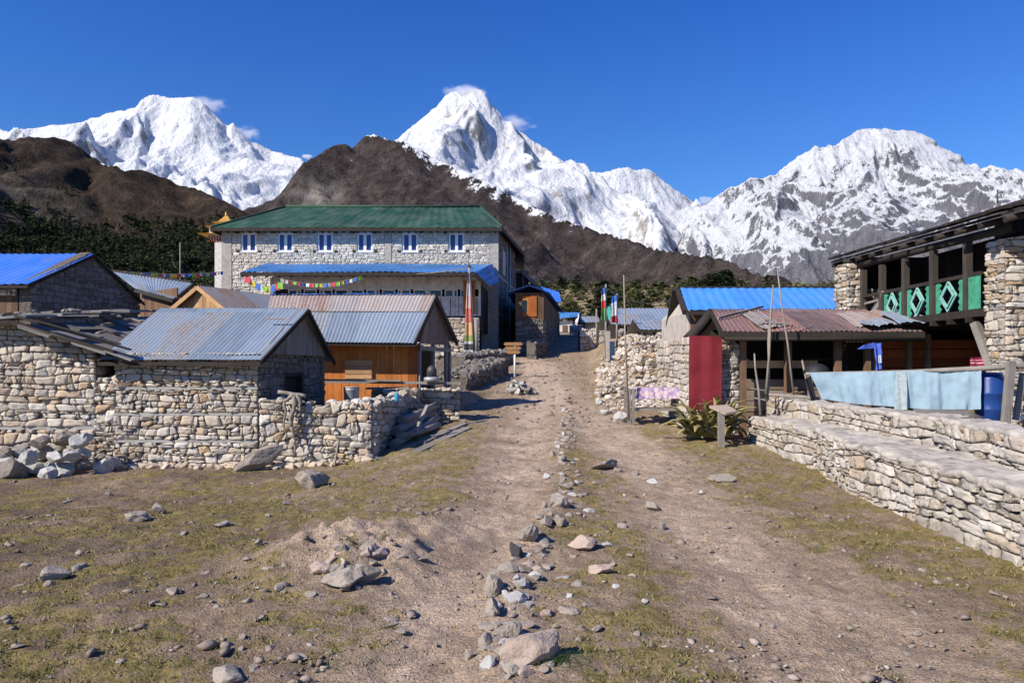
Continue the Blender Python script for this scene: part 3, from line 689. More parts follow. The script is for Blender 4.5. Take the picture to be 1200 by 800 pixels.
def forest(name, x, y, hgt, kind, mat, seed, aspect=1.0, **kw):
    rg = np.random.default_rng(seed); z = far_z(x, y); out = []
    for i in range(len(x)):
        t = TP[kind][i % 5]; a = rg.uniform(0, 6.28); c, s = math.cos(a), math.sin(a); h = hgt[i]
        q = t*h; wd = aspect*rg.uniform(.8, 1.3); xx = (q[:, 0]*c-q[:, 1]*s)*wd+x[i]; yy = (q[:, 0]*s+q[:, 1]*c)*wd+y[i]; out.append(np.stack([xx, yy, q[:, 2]+z[i]-.3], -1))
    ob = tri_mesh(name, np.concatenate(out), mat, kind='stuff', label=kw.get('label'), cat=kw.get('cat'))
    tn = np.concatenate([np.full(len(q), t_, np.float32) for q, t_ in zip(out, rg.uniform(0, 1, len(out))**1.3)]); a_ = ob.data.attributes.new('tint', 'FLOAT', 'POINT'); a_.data.foreach_set('value', tn)
    return ob
rg = np.random.default_rng(5)
# conifers on the left hill: dense low down, thinning upwards
n = 17000; y = rg.uniform(230, 900, n); x = y*rg.uniform((-110-600)/FPX, (330-600)/FPX, n); z = far_z(x, y); el = z/y
px = 600+x/y*FPX; py = HY-el*FPX; dens = sm(234, 300, py+fbm(x/60., y/60., 3, 8)*45)*.72+.02
keep = (rg.uniform(0, 1, n) < dens)
forest('conifer_wood', x[keep], y[keep], rg.uniform(5, 12, keep.sum())*np.clip(y[keep]/500, .6, 1), 'cone', M['leaf_dark'], 3, 1.15, label='dense dark conifer wood covering the lower slope of the left hill', cat='wood')
# scrub below the brown hill behind the village
n = 2600; y = rg.uniform(110, 620, n); x = y*rg.uniform((560-600)/FPX, (1020-600)/FPX, n); py = HY-far_z(x, y)/y*FPX; px = 600+x/y*FPX
dens = (.35+.65*sm(-.2, .3, fbm(x/40., y/40., 3, 12)))*sm(300, 338, py+(px-800)*-.02); keep = rg.uniform(0, 1, n) < dens*.5
forest('scrub_wood', x[keep], y[keep], rg.uniform(1.8, 5.0, keep.sum())*np.clip(y[keep]/260, .55, 1.3), 'bush', M['leaf_olive'], 4, 1.2, label='olive green scrub and low trees on the slope behind the village', cat='scrub')
n = 260; y = rg.uniform(90, 420, n); x = y*rg.uniform((560-600)/FPX, (900-600)/FPX, n)
keep = fbm(x/30., y/30., 3, 44) > .1
forest('juniper_wood', x[keep], y[keep], rg.uniform(3, 8, keep.sum())*np.clip(y[keep]/250, .5, 1.3), 'cone', M['leaf_dark'], 6, 1.8, label='dark junipers scattered among the scrub behind the village', cat='wood')
# single trees one can tell apart
def tree(name, px, Y, H, kind, label, wide=1.0, seed=0, ntri=2200, mat='leaf_dark', group=None):
    X = (px-600)/FPX*Y; z = float(far_z(np.array([X]), np.array([Y]))[0]); r = thing(name, (X, Y, z), label, 'tree', group); m = MB(); rr = random.Random(seed)
    m.tube([(X, Y, z-.5), (X+rr.uniform(-.1, .1)*H*.2, Y, z+H*.45), (X, Y, z+H*.93)], [H*.028, H*.018, H*.004], 7)
    for k in range(9):
        t = .2+.07*k; a = rr.uniform(0, 6.28); L = H*.25*(1-t)*wide if kind == 'cone' else H*.25
        m.tube([(X, Y, z+H*t), (X+math.cos(a)*L, Y+math.sin(a)*L, z+H*(t+.06))], [H*.008, H*.003], 5)
    m.build('trunk', M['bark'], r)
    V = crown_tpl(seed, ntri, kind); c = V.reshape(-1, 3, 3).mean(1, keepdims=True); V = (c+(V.reshape(-1, 3, 3)-c)*.38).reshape(-1, 3); V = V*np.array([wide, wide, 1])*H
    ob = tri_mesh('crown', V, M[mat]); ob.parent = r
for i, (px, Y, H, kd, wd, lb) in enumerate([
        (823, 300, 9, 'cone', 1.6, 'dark pine rising just above the left end of the bright blue roof'),
        (836, 285, 12, 'cone', 1.9, 'tallest of the dark pines on the skyline above the bright blue roof'),
        (851, 310, 13, 'cone', 1.7, 'dark pine at the right of the pines above the bright blue roof'),
        (806, 320, 9, 'bush', 1.3, 'round dark tree left of the pines above the bright blue roof'),
        (640, 170, 6, 'bush', 1.2, 'leafy olive tree above the end of the street beside the blue roofed houses'),
        (668, 190, 6.5, 'bush', 1.1, 'rounded green tree above the small cottage at the end of the street'),
        (738, 210, 6, 'bush', 1.2, 'round green tree behind the blue grey roofed house past the flag poles'),
        (700, 175, 6, 'cone', 1.6, 'small juniper just behind the prayer flag poles')]):
    tree('pine_tree' if kd == 'cone' else 'broadleaf_tree', px, Y, H, kd, lb, wd, 100+i, 2600, 'leaf_dark' if kd == 'cone' else 'leaf_olive')
# ---------------------------------------------------------------- buildings
Zv = Vector((0, 0, 1))
def V3(a, z): return Vector((a[0], a[1], z))
def stone_panel(parent, name, a, b, z0, z1, mat, rng, sx=.32, sy=.15, depth=.04, th=.35, holes=(), region=None, jit=.28, gap=.009, mats=None, core=True, coreholes=None, rough=.012, rnd=1, thick_in=None, top=None):
    """wall from ground point a to b (outer face looks to the right of a->b seen from above is handled by N)"""
    a = Vector((a[0], a[1], 0)); b = Vector((b[0], b[1], 0)); U = (b-a).normalized(); N = U.cross(Zv).normalized(); w = (b-a).length; h = z1-z0
    o = V3(a, z0); m = MB(); m.cur = 0
    cs = cells(w, h, sx, sy, rng, jit, region, holes)
    lay(m, cs, o, U, Zv, N, rng, depth, gap, rough, rnd)
    if core:
        m.cur = 1
        for (x0, y0, x1, y1) in (core if isinstance(core, list) else [(0, 0, w, h)]):
            if region and not isinstance(core, list):
                poly = [(0, 0), (w, 0), (w, h), (0, h)]
                for r_ in region: poly = clip(poly, *r_)
                m.poly_prism([o+U*p[0]+Zv*p[1]-N*.004 for p in poly], -N*th)
            else: m.poly_prism([o+U*p[0]+Zv*p[1]-N*.004 for p in ((x0, y0), (x1, y0), (x1, y1), (x0, y1))], -N*th)
    return m.build(name, [mat, M['core']], parent)
def band(m, a, b, z, h, N, out=.03, th=.06): # a cement or timber band on a wall
    a = V3(a, z); b = V3(b, z); N = Vector(N); m.frame(a+N*(out-th), (b-a).normalized(), N, Zv, (b-a).length, th, h)
def gable_tri(m, B, C, F, base_z, Ndir, pw=.18, rng=random, th=.03, low=None):
    # triangular plank gable between eave points B, C and apex F
    B3, C3_, F3 = Vector(B), Vector(C), Vector(F); U = (C3_-B3); U.z = 0; w_ = U.length; U.normalize()
    fu = (F3-B3).dot(U); fz = F3.z-base_z; bz = B3.z-base_z; cz = C3_.z-base_z
    def P(u):
        if u < fu: return (0, bz+(fz-bz)*u/fu)
        return (0, cz+(fz-cz)*(w_-u)/(w_-fu))
    o = V3(B3, base_z)
    N = U.cross(Zv); s = 1 if N.dot(Vector(Ndir)) > 0 else -1
    m.planks(o+(Vector((0, 0, 0)) if s > 0 else -N*th), U, Zv, w_, 1, pw, th, rng=rng, poly=P)
def roof_pair(root, A, B, C_, D, E, F, og_l, og_r, of, mat, pitch=.09, amp=.012, edge=True, sag=.006, seed=0, rows=8, mat2=None, rafter='wood_dark', back=True, of_b=None):
    """A,B front eave; D,C_ back eave; E,F ridge (left, right) -- all 3-D"""
    A, B, C_, D, E, F = map(Vector, (A, B, C_, D, E, F)); of_b = of if of_b is None else of_b
    rd = (F-E).normalized(); El = E-rd*og_l; Fr = F+rd*og_r
    dl = (A-E); dr = (B-F); ul = dl.normalized(); ur = dr.normalized()
    a = A-rd*og_l+ul*of; b = B+rd*og_r+ur*of
    m = MB(); m.sheet(a, b, Fr, El, pitch, amp, rows, sag, seed); m.build('roof_slope', mat, root)
    if back:
        c = C_+rd*og_r+(C_-F).normalized()*of_b; d = D-rd*og_l+(D-E).normalized()*of_b
        m = MB(); m.sheet(c, d, El, Fr, pitch, amp, rows, sag, seed+1); m.build('roof_slope', mat2 or mat, root)
    if edge:
        m = MB(); dn = Vector((0, 0, -.05))
        m.beam(b+dn, Fr+dn-Vector((0, 0, .01)), .05, .08)
        if back: m.beam(c+dn, Fr+dn-Vector((0, 0, .01)), .05, .08); m.beam(d+dn, El+dn, .05, .08)
        m.beam(a+dn, El+dn, .05, .08)
        n = max(3, int((b-a).length/.9))
        for i in range(n+1):
            t = i/n; p = a.lerp(b, t)+(El.lerp(Fr, t)-a.lerp(b, t))*.02; q = El.lerp(Fr, t); m.beam(p+dn*1.3, q+dn*1.3, .05, .07)
        m.beam(a+dn*1.6, b+dn*1.6, .06, .07)
        m.build('rafters', M[rafter], root)
    return a, b, Fr, El

# ---- grey stone shed with blue grey tin roof, left foreground
rng = random.Random(1)
root = thing('stone_shed', (-6.1, 15.7, -.3), 'white and ochre stone shed with blue-grey tin gable roof, nearest on the left', 'shed')
A = (-7.66, 14.0); B = (-4.90, 14.0); Cc = (-4.50, 17.4); D = (-7.30, 17.4); ze = 1.93; zb = -.45
bands = [1.22, .72, .20]
zs_ = [zb]+bands[::-1]+[ze]
m = MB(); m.cur = 0
for i in range(4):
    lo = zs_[i]+(.05 if i else 0); hi = zs_[i+1]
    cs = cells(2.76, hi-lo, .17, .105, rng, .36); lay(m, cs, (A[0], A[1], lo), (1, 0, 0), (0, 0, 1), (0, -1, 0), rng, .045, .006, .010)
m.cur = 1; m.box(A[0]+.004, A[1]+.004, zb, B[0]-.004, A[1]+.34, ze)
m.cur = 2
for z in bands: m.frame((A[0], A[1]-.035, z), (1, 0, 0), (0, 1, 0), (0, 0, 1), 2.76, .05, .048)
m.build('front_wall', [M['stone'], M['core'], M['cement']], root)
U = (Vector((*Cc, 0))-Vector((*B, 0))); Lr = U.length; U.normalize(); Nr = U.cross(Zv)
m = MB(); dh = (1.15, 0, 2.15, 1.5-zb+.2)
cs = cells(Lr, ze-zb, .26, .13, rng, .3, None, [dh]); lay(m, cs, V3(B, zb), U, Zv, Nr, rng, .03, .007, .01)
m.cur = 1
m.poly_prism([V3(B, zb)+U*x+Zv*y-Nr*.004 for x, y in ((.36, 0), (1.15, 0), (1.15, 1.9), (2.15, 1.9), (2.15, 0), (Lr, 0), (Lr, ze-zb), (.36, ze-zb))], -Nr*.3)
m.build('side_wall', [M['stone_shaded'], M['core']], root)  # shade of the right side put into the stone colour
m = MB(); m.poly_prism([V3(Cc, zb)+Vector((0, 0, 0)), V3(D, zb), V3(D, ze), V3(Cc, ze)], (0, -.3, 0)); m.build('back_wall', M['core'], root)
m = MB(); m.poly_prism([V3(A, zb)+Vector((0, .36, 0)), V3(D, zb)-Vector((0, .32, 0)), V3(D, ze)-Vector((0, .32, 0)), V3(A, ze)+Vector((0, .36, 0))], (.3, 0, 0)); m.build('back_wall', M['core'], root)
m = MB(); o = V3(B, zb)+U*1.15
m.frame(o-Nr*.16, U, Nr, Zv, .08, .17, 1.9); m.frame(o+U*.92-Nr*.16, U, Nr, Zv, .08, .17, 1.9); m.frame(o+Zv*1.9-Nr*.16, U, Nr, Zv, 1.0, .17, .08)
dr_ = m.build('door_frame', M['wood_dark'], root)
m = MB(); m.planks(o+U*.08-Nr*.14, U, Zv, .84, 1.88, .15, .03, rng=rng); m.build('door', M['wood_dark'], root)
E = (-7.48, 15.75, 2.93); F = (-4.60, 15.75, 2.93)
roof_pair(root, V3(A, ze), V3(B, ze), V3(Cc, ze), V3(D, ze), E, F, .16, .18, .28, M['tin_blue'], .085, .009, seed=3, sag=.008)
m = MB(); gable_tri(m, V3(B, ze)+Nr*.06, V3(Cc, ze)+Nr*.06+U*.1, Vector(F)+Nr*.06, ze-.02, Nr, .17, rng); m.build('gable_boards', M['wood_grey'], root)
m = MB(); m.beam((-8.0, 14.12, 1.86), (-4.75, 14.12, 1.86), .1, .1); m.beam((-7.62, 13.75, 1.7), (-7.62, 14.2, 1.9), .07, .06)
m.tube([(-7.9, 13.93, 1.86), (-6, 13.92, 1.84), (-4.8, 13.94, 1.87)], .035, 6)
m.build('eave_beam', M['wood_dark'], root)
# cut in the roof sheet
m = MB(); pc = at(322, 376, 14.95); 
m.frame(pc+Vector((-.18, 0, .03)), (1, 0, 0), (0, .8, .55), (0, -.55, .8), .4, .05, .012); m.build('roof_patch', M['tin_grey'], root)

# ---- leftmost stone hut with slab roof
root = thing('stone_hut', (-10.5, 16.0, -.3), 'low stone hut at the left edge with layered grey slab roof', 'hut')
A = (-13.2, 14.0); B = (-8.02, 14.0); zb = -.5
m = MB()
for lo, hi in ((zb, .45), (.50, 2.49)):
    reg = None
    if lo > 0:
        # clipped by the gable line, falling both ways from x=-9.45
        reg = [(.36/1.4*1.25, 1, (hi-lo)+.36/1.4*1.25*3.75), (-.06, 1, (hi-lo)-.06*3.75)]
    cs = cells(5.18, hi-lo, .24, .125, rng, .36, reg); lay(m, cs, (A[0], 14.0, lo), (1, 0, 0), (0, 0, 1), (0, -1, 0), rng, .05, .006, .012)
m.cur = 1; m.poly_prism([(A[0], 14.004, zb), (B[0], 14.004, zb), (B[0], 14.004, 2.02), (-9.45, 14.004, 2.47), (A[0], 14.004, 2.25)], (0, .4, 0))
m.cur = 2; m.frame((A[0], 13.965, .45), (1, 0, 0), (0, 1, 0), (0, 0, 1), 5.18, .05, .05)
m.build('front_wall', [M['stone'], M['core'], M['cement']], root)
m = MB(); cs = cells(4.6, 2.55, .28, .13, rng, .3); lay(m, cs, (B[0], 14.0, zb), (0, 1, 0), Zv, (1, 0, 0), rng, .04, .007)
m.cur = 1; m.box(B[0]-.35, 14.41, zb, B[0]-.004, 18.6, 2.05); m.build('side_wall', [M['stone_shaded'], M['core']], root)
m = MB(); rr = random.Random(8)
def hutz(x, y): return 2.53 - .30*max(0, x+9.45) - .04*max(0, -9.45-x) + (y-14)*.10
for j in range(6):
    y = 13.62+j*.92
    x = -13.4
    while x < -7.25-.0:
        wd = rr.uniform(.35, .75); z = hutz(x+wd/2, y)+.05+j*.012
        sl = -.30 if x > -9.6 else .04; u = Vector((1, 0, sl+rr.uniform(-.04, .04))).normalized(); v = Vector((rr.uniform(-.06, .06), 1, .07+rr.uniform(-.03, .03))).normalized()
        m.frame(Vector((x, y+rr.uniform(-.1, .1), z)), u, v, u.cross(v), wd*1.12, rr.uniform(.85, 1.25), rr.uniform(.025, .05), .015, rr); x += wd
m.build('roof_slabs', M['slate'], root)
m = MB()
for i in range(7):
    x = -13+i*.95; 
m.beam((-13.4, 13.7, 2.33), (-9.45, 13.7, 2.50), .12, .07); m.beam((-9.45, 13.7, 2.50), (-7.5, 13.7, 1.92), .12, .07)
m.beam((-9.3, 13.62, 2.60), (-7.2, 13.66, 1.98), .16, .03); m.beam((-8.9, 13.55, 2.52), (-7.35, 13.6, 2.08), .1, .025)
m.beam((-13.4, 15.5, 2.40), (-7.5, 15.5, 2.02), .1, .1); m.beam((-13.4, 17.5, 2.55), (-7.5, 17.5, 2.2), .1, .1)
m.build('verge_boards', M['wood_dark'], root)
rr = random.Random(18); m = MB()
for i in range(26):
    x = rr.uniform(-11, -7.4); y = rr.uniform(13.7, 18.6); z = hutz(x, y)+.17; put_rock(m, (x, y, z), (rr.uniform(.08, .2), rr.uniform(.08, .16), rr.uniform(.03, .07)), 500+i, 2)
m.each('roof_stone', M['rock'], None, label='flat stone weighing down the slab roof of the hut at the left edge', cat='stone', group='stones weighing down the slab roof')

# ---- blue roofed dark stone house, far left
root = thing('blue_roofed_house', (-15, 25, .5), 'left edge house with bright blue roof and stone gable darkened for shade', 'house')
A = (-20.0, 22.0); B = (-14.6, 22.0); Cc = (-14.45, 28.0); D = (-20, 28.0); ze = 4.25; zb = 0
m = MB(); cs = cells(6.05, 4.4, .34, .15, rng, .2); 
U = (Vector((*Cc, 0))-Vector((*B, 0))).normalized(); Nr = U.cross(Zv)
fu = 3.0
cs = cells((Vector((*Cc, 0))-Vector((*B, 0))).length, 5.6, .36, .16, rng, .2, [(-(5.6-4.25)/3.0, 1, 4.25), ((5.6-4.25)/3.0, 1, 5.6+(5.6-4.25))])
lay(m, cs, V3(B, zb), U, Zv, Nr, rng, .03, .008, .01)
m.cur = 1; m.poly_prism([V3(B, zb)+U*x+Zv*y-Nr*.004 for x, y in ((0, 0), (6, 0), (6, 4.25), (3, 5.6), (0, 4.25))], -Nr*.35)
m.build('gable_wall', [M['stone_shaded'], M['core']], root)  # gable colour carries its shade
m = MB(); m.planks((A[0], 22.05, 2.2), (1, 0, 0), Zv, 5.0, 1.6, .2, .04, rng=rng); m.build('front_boards', M['wood_brown'], root)
m = MB(); cs = cells(5.0, .42, .3, .14, rng); lay(m, cs, (A[0], 21.98, 3.8), (1, 0, 0), Zv, (0, -1, 0), rng, .04); m.cur = 1; m.box(A[0], 21.99, 3.8, -15, 22.3, 4.2); m.cur = 0
cs = cells(5.0, 2.2, .3, .15, rng); lay(m, cs, (A[0], 21.98, 0), (1, 0, 0), Zv, (0, -1, 0), rng, .04); m.cur = 1; m.box(A[0], 21.99, 0, -15, 22.3, 2.2)
m.build('front_wall', [M['stone'], M['core']], root)
m = MB(); m.box(-20, 27.6, 0, -15, 28, 4.2); m.build('back_wall', M['core'], root)
roof_pair(root, V3(A, ze), V3(B, ze), V3(Cc, ze), V3(D, ze), (-20, 25, 5.55), (-14.5, 25, 5.55), .2, .12, .3, M['tin_bluepaint2'], .25, .018, seed=5, sag=.012, rows=8)
m = MB(); put_rock(m, at(57, 307, 24.3)+Vector((0, 0, .02)), (.24, .14, .06), 5); put_rock(m, at(63, 305, 24.5), (.16, .12, .05), 6); m.each('roof_stone', M['rock'], None, label='stone lying on the blue roof at the left edge', cat='stone', group='stones on the left blue roof')

# ---- tin roofed plank shed behind
root = thing('plank_shed', (-14, 30, .5), 'dark plank shed with pale tin roof left of the lodge', 'shed')
a = at(158, 338, 29); b = at(203, 350, 27); c = at(226, 331, 31); d = at(132, 318, 34)
m = MB(); m.sheet(a, b, c, d, .2, .015, 5, .01, 2); m.build('roof_slope', M['tin_blue'], root)
m = MB(); m.beam(a-Zv*.08, b-Zv*.08, .06, .12); m.beam(b-Zv*.08, c-Zv*.08, .06, .12); m.beam(d+Zv*.03, c+Zv*.03, .25, .05); m.build('roof_edge', M['wood_dark'], root)
m = MB(); w_ = (b-a); m.planks(V3(a, .3)+Vector((.1, .3, 0)), (w_.x, w_.y, 0), Zv, math.hypot(w_.x, w_.y)-.1, a.z-.45, .2, .04, rng=rng); 
p = b-a; m.planks(V3(b, .3)+Vector((0, .3, 0)), (c.x-b.x, c.y-b.y, 0), Zv, math.hypot(c.x-b.x, c.y-b.y)-.3, b.z-.5, .2, .04, rng=rng)
m.build('plank_wall', M['wood_brown'], root)

# ---- small plank gable with grey tin roof running back
root = thing('small_gable_hut', (-9, 23.5, .5), 'hut with a pale orange plank gable and grey-brown tin roof behind the stone shed', 'hut')
Ap = at(231, 334, 22.0); L_ = at(197, 363, 22.2); R_ = at(266, 363, 21.4); k_ = Vector((1.30, 3.3, 0))
Lb = L_+k_; Rb = R_+k_*1.1; Fb = Ap+k_
m = MB(); m.sheet(R_+Vector((.0, 0, -.02)), Rb, Fb, Ap, .12, .012, 6, .01, 4); m.build('roof_slope', M['tin_grey'], root)
m = MB(); m.sheet(Lb, L_, Ap, Fb, .12, .012, 6, .01, 5); m.build('roof_slope', M['tin_grey'], root)
m = MB(); g = (R_-L_).normalized()
m.beam(L_-Zv*.07, Ap-Zv*.07, .05, .12); m.beam(R_-Zv*.07, Ap-Zv*.07, .05, .12); m.build('verge_boards', M['wood_pale'], root)
m = MB(); off = Vector((.05, .32, 0)); n_ = Vector((0, -1, 0))
gable_tri(m, L_+off-Zv*.05+g*.1, R_+off-Zv*.05-g*.05, Ap+off-Zv*.06, min(L_.z, R_.z)-.1, n_, .16, rng); m.build('gable_boards', M['wood_pale'], root)
m = MB(); zz0 = .3; zt = L_.z-.12
m.poly_prism([V3(L_+off, zz0), V3(R_+off, zz0), V3(Rb, zz0), V3(Lb, zz0)], (0, 0, zt-zz0)); m.build('wall', M['wood_brown'], root)

# ---- long wooden hut with rust and blue tin roof
root = thing('wooden_hut', (-4.0, 20.5, .6), 'wooden hut with orange varnished boards under a rust-topped blue-grey tin roof', 'hut')
Y0 = 19.0; A = at(320, 397, Y0); B = at(486, 399, Y0); E = at(318, 346, 20.7); F = at(511, 345.5, 20.5); CC = at(536, 400, 21.9); A.x -= .3
mid = lambda p, q, t: p.lerp(q, t)
t = .66
m = MB(); a1 = mid(A, E, t-.03); b1 = mid(B, F, t-.03)
m.sheet(A+(A-E).normalized()*.1, B+(B-F).normalized()*.1, b1, a1, .10, .013, 6, .008, 6); m.build('roof_slope', M['tin_blue'], root)
up = Vector((0, -.014, .022)); m = MB(); m.sheet(mid(A, E, t-.06)+up, mid(B, F, t-.06)+up, F+up, E+up, .10, .013, 4, .006, 7); m.build('roof_slope', M['tin_rust'], root, label='rusty upper strip of roof sheets')
m = MB(); DD_ = A+Vector((0, 3.4, 0)); m.sheet(CC, DD_, E, F, .10, .013, 6, .008, 8); m.build('roof_slope', M['tin_grey'], root)
m = MB(); m.sheet(mid(E, A, .02)+Vector((-.1, -.05, .05)), mid(F, B, .02)+Vector((.03, -.05, .05)), F+Vector((.03, .10, .05)), E+Vector((-.1, .10, .05)), .3, .01, 2, .012, 9); m.build('ridge_sheet', M['tin_bluepaint2'], root)
m = MB(); m.beam(B-Zv*.07, F-Zv*.07, .05, .12); m.beam(CC-Zv*.07, F-Zv*.07, .05, .14); m.beam(A-Zv*.1, B-Zv*.1+Vector((.02, 0, 0)), .06, .1); m.build('roof_edge', M['wood_dark'], root)
yw = 19.6; xw1 = at(489, 400, yw).x; xw0 = A.x+.1; zw = .55
m = MB(); m.planks((xw0, yw, zw), (1, 0, 0), Zv, xw1-xw0, 1.75, .19, .04, rng=rng); m.build('front_boards', M['wood_orange'], root)
m = MB(); p0 = at(405, 422, yw-.06); p1 = at(436, 444, yw-.06); m.box(p0.x, yw-.10, p1.z, p1.x, yw-.05, p0.z)
for k in range(4): m.box(p0.x-.0, yw-.12, p1.z+(p0.z-p1.z)*k/4+.01, p1.x, yw-.101, p1.z+(p0.z-p1.z)*(k+1)/4-.01)
m.build('shutter', M['wood_pale'], root)
m = MB(); Fd = Vector((F.x-.12, F.y, F.z-.07)); gable_tri(m, Vector((xw1+.05, yw, B.z-.02)), Vector((CC.x-.25, CC.y-.1, CC.z-.05)), Fd, B.z-.05, (1, 0, 0), .17, rng); m.build('gable_boards', wood('grey brown gable board', [(0, (.16, .12, .095)), (1, (.24, .185, .15))]), root)
m = MB(); Ug = Vector((CC.x-.25-xw1, CC.y-.1-yw, 0)); lg = Ug.length; Ug.normalize(); Ng = Ug.cross(Zv)
for u in (0, .95, 1.9, lg-.1): m.frame(Vector((xw1, yw, zw))+Ug*u, Ug, Ng, Zv, .1, .08, 1.75)
m.frame(Vector((xw1, yw, zw+1.55)), Ug, Ng, Zv, lg, .09, .12); m.frame(Vector((xw1, yw, zw+.6)), Ug, Ng, Zv, lg, .06, .06)
m.build('porch_posts', M['wood_grey'], root)
m = MB(); m.planks(Vector((xw1-.45, yw+.1, zw)), Ug, Zv, lg, 1.7, .2, .03, rng=rng); m.build('side_boards', M['wood_dark'], root)
m = MB(); m.box(xw0, yw+.06, zw, xw1-.5, yw+2.4, zw+.12); m.build('floor', M['wood_dark'], root)

# ---- white stone lodge with green roof
root = thing('lodge', (-9, 47, 2), 'long pale stone lodge with dark green roof and blue tin veranda', 'lodge')
Yl = 45.0; xl = at(260, 300, Yl).x; xr = at(583, 300, Yl).x; zt = at(400, 269, Yl).z; zb = 1.7
wins = []
for px in (291.5, 334.5, 381, 427.5, 480.5, 535): wins.append((at(px-9, 0, Yl).x-xl, at(0, 295, Yl).z-zb, at(px+9, 0, Yl).x-xl, at(0, 273, Yl).z-zb))
m = MB(); W = xr-xl; H = zt-zb
cols = [0, .62, W*.603-.2, W*.603+.2, W-.55, W]
zones = [(.62, W*.603-.2), (W*.603+.2, W-.5)]
for (u0, u1) in zones:
    cs = cells(u1-u0, H-2.2, .30, .145, rng, .22, None, [(a-u0, b-2.2, c-u0, d-2.2) for a, b, c, d in wins]); lay(m, cs, (xl+u0, Yl, zb+2.2), (1, 0, 0), Zv, (0, -1, 0), rng, .035, .010, .010)
m.cur = 1
# core with window openings
xs = [0]+[q for w_ in wins for q in (w_[0], w_[2])]+[W]
for i in range(0, len(xs), 2): m.box(xl+xs[i], Yl+.004, zb, xl+xs[i+1], Yl+.4, zt)
for w_ in wins: m.box(xl+w_[0], Yl+.004, zb, xl+w_[2], Yl+.4, zb+w_[1]); m.box(xl+w_[0], Yl+.004, zb+w_[3], xl+w_[2], Yl+.4, zt)
m.build('front_wall', [M['stone_lodge'], M['core_pale']], root)
m = MB()
for u0, u1 in ((0, .62), (W*.603-.2, W*.603+.2), (W-.5, W+.06)): m.box(xl+u0, Yl-.06, zb, xl+u1, Yl+.002, zt)
m.build('pillar_strips', M['cement'], root)
for w_ in wins:
    x0, z0, x1, z1 = xl+w_[0], zb+w_[1], xl+w_[2], zb+w_[3]
    m = MB(); t = .10
    m.box(x0, Yl+.04, z0, x1, Yl+.16, z0+t); m.box(x0, Yl+.04, z1-t, x1, Yl+.16, z1); m.box(x0, Yl+.04, z0+t, x0+t, Yl+.16, z1-t); m.box(x1-t, Yl+.04, z0+t, x1, Yl+.16, z1-t)
    xm = (x0+x1)/2; m.box(xm-.09, Yl+.04, z0+t, xm+.09, Yl+.16, z1-t)
    fr = m.build('window', M['white'], root)
    m = MB(); m.box(x0+t, Yl+.11, z0+t, xm-.09, Yl+.13, z1-t); m.box(xm+.09, Yl+.11, z0+t, x1-t, Yl+.13, z1-t); m.build('pane', M['glass_blue'], fr)
    m = MB(); m.box(x0-.05, Yl-.07, z0-.06, x1+.05, Yl+.038, z0-.002); m.build('sill', M['white'], fr)
    m = MB(); 
    for xx in (x0-.28, x1+.1): m.box(xx, Yl-.08, z0-.02, xx+.18, Yl-.004, z0+.1); m.box(xx, Yl-.08, z1-.02, xx+.18, Yl-.004, z1+.1)
    m.build('lintel_ends', M['wood_dark'], fr)
# side wall
far = Vector((.25, 54.5, 0)); nr = Vector((xr, Yl, 0)); U = (far-nr).normalized(); Nr = U.cross(Zv); Ls = (far-nr).length
m = MB(); cs = cells(Ls, H, .42, .2, rng, .2); lay(m, cs, V3(nr, zb), U, Zv, Nr, rng, .03, .010, .01); m.cur = 1
m.poly_prism([V3(nr, zb)-Nr*.004+U*.42, V3(far, zb)-Nr*.004, V3(far, zt)-Nr*.004, V3(nr, zt)-Nr*.004+U*.42], -Nr*.4); m.build('side_wall', [M['stone_shaded'], M['core']], root)  # shaded side of the lodge gets the darkened stone
m = MB()
for z in (zb+3.2, zb+5.6): m.frame(V3(nr, z)-Nr*.02, U, Nr, Zv, Ls, .06, .18)
m.frame(V3(nr, zb)-Nr*.02+U*4.4, U, Nr, Zv, .3, .07, H); m.build('pillar_strips', M['cement'], root)
m = MB(); o = V3(nr, zb+5.95)+U*2.0
m.frame(o, U, Nr, Zv, 1.3, .07, 1.6); m.build('window', M['iron_grey'], root)
m = MB(); m.box(xl, Yl+9.3, zb, xr, Yl+9.6, zt); m.box(xl, Yl+.42, zb, xl+.4, Yl+9.3, zt); m.build('back_wall', M['core'], root)
# green hipped roof
ov = .55; zr = 12.55; zE = zt+.02
c0 = Vector((xl-.45, Yl-ov, zE)); c1 = Vector((xr+.3, Yl-ov, zE)); c2 = Vector((far.x+.7, 55.0, zE)); c3 = Vector((xl-.45, 55.0, zE))
r0 = at(335, 243.5, 49.5); r1 = at(563, 241.5, 49.5); r0.z = r1.z = zr
for q in ((c0, c1, r1, r0), (c2, c3, r0, r1)):
    m = MB(); m.sheet(*q, .5, .02, 10, .02, 4); m.build('roof_slope', M['tin_green'], root)
for q in ((c1, c2, r1), (c3, c0, r0)):
    m = MB(); m.sheet(q[0], q[1], q[2]+Vector((0, .01, 0)), q[2], .5, .02, 3, 0); m.build('roof_hip', M['tin_green'], root)
m = MB()
for p, q in ((c0, c1), (c1, c2), (c2, c3), (c3, c0)): m.beam(p-Zv*.12, q-Zv*.12, .08, .2)
n = 40
for i in range(n+1): p = c0.lerp(c1, i/n); m.box(p.x-.05, p.y, p.z-.24, p.x+.05, p.y+.6, p.z-.1)
m.box(c0.x+.05, c0.y+.05, zE-.10, c1.x-.05, c2.y-.05, zE-.06); m.build('soffit', M['wood_dark'], root)
m = MB(); m.tube([r0+Zv*.05, r1+Zv*.05], .10, 6); m.tube([r1+Zv*.05, c1+Zv*.06], .07, 6); m.tube([r0+Zv*.05, c0+Zv*.06], .07, 6); m.build('ridge_cap', M['tin_green'], root)
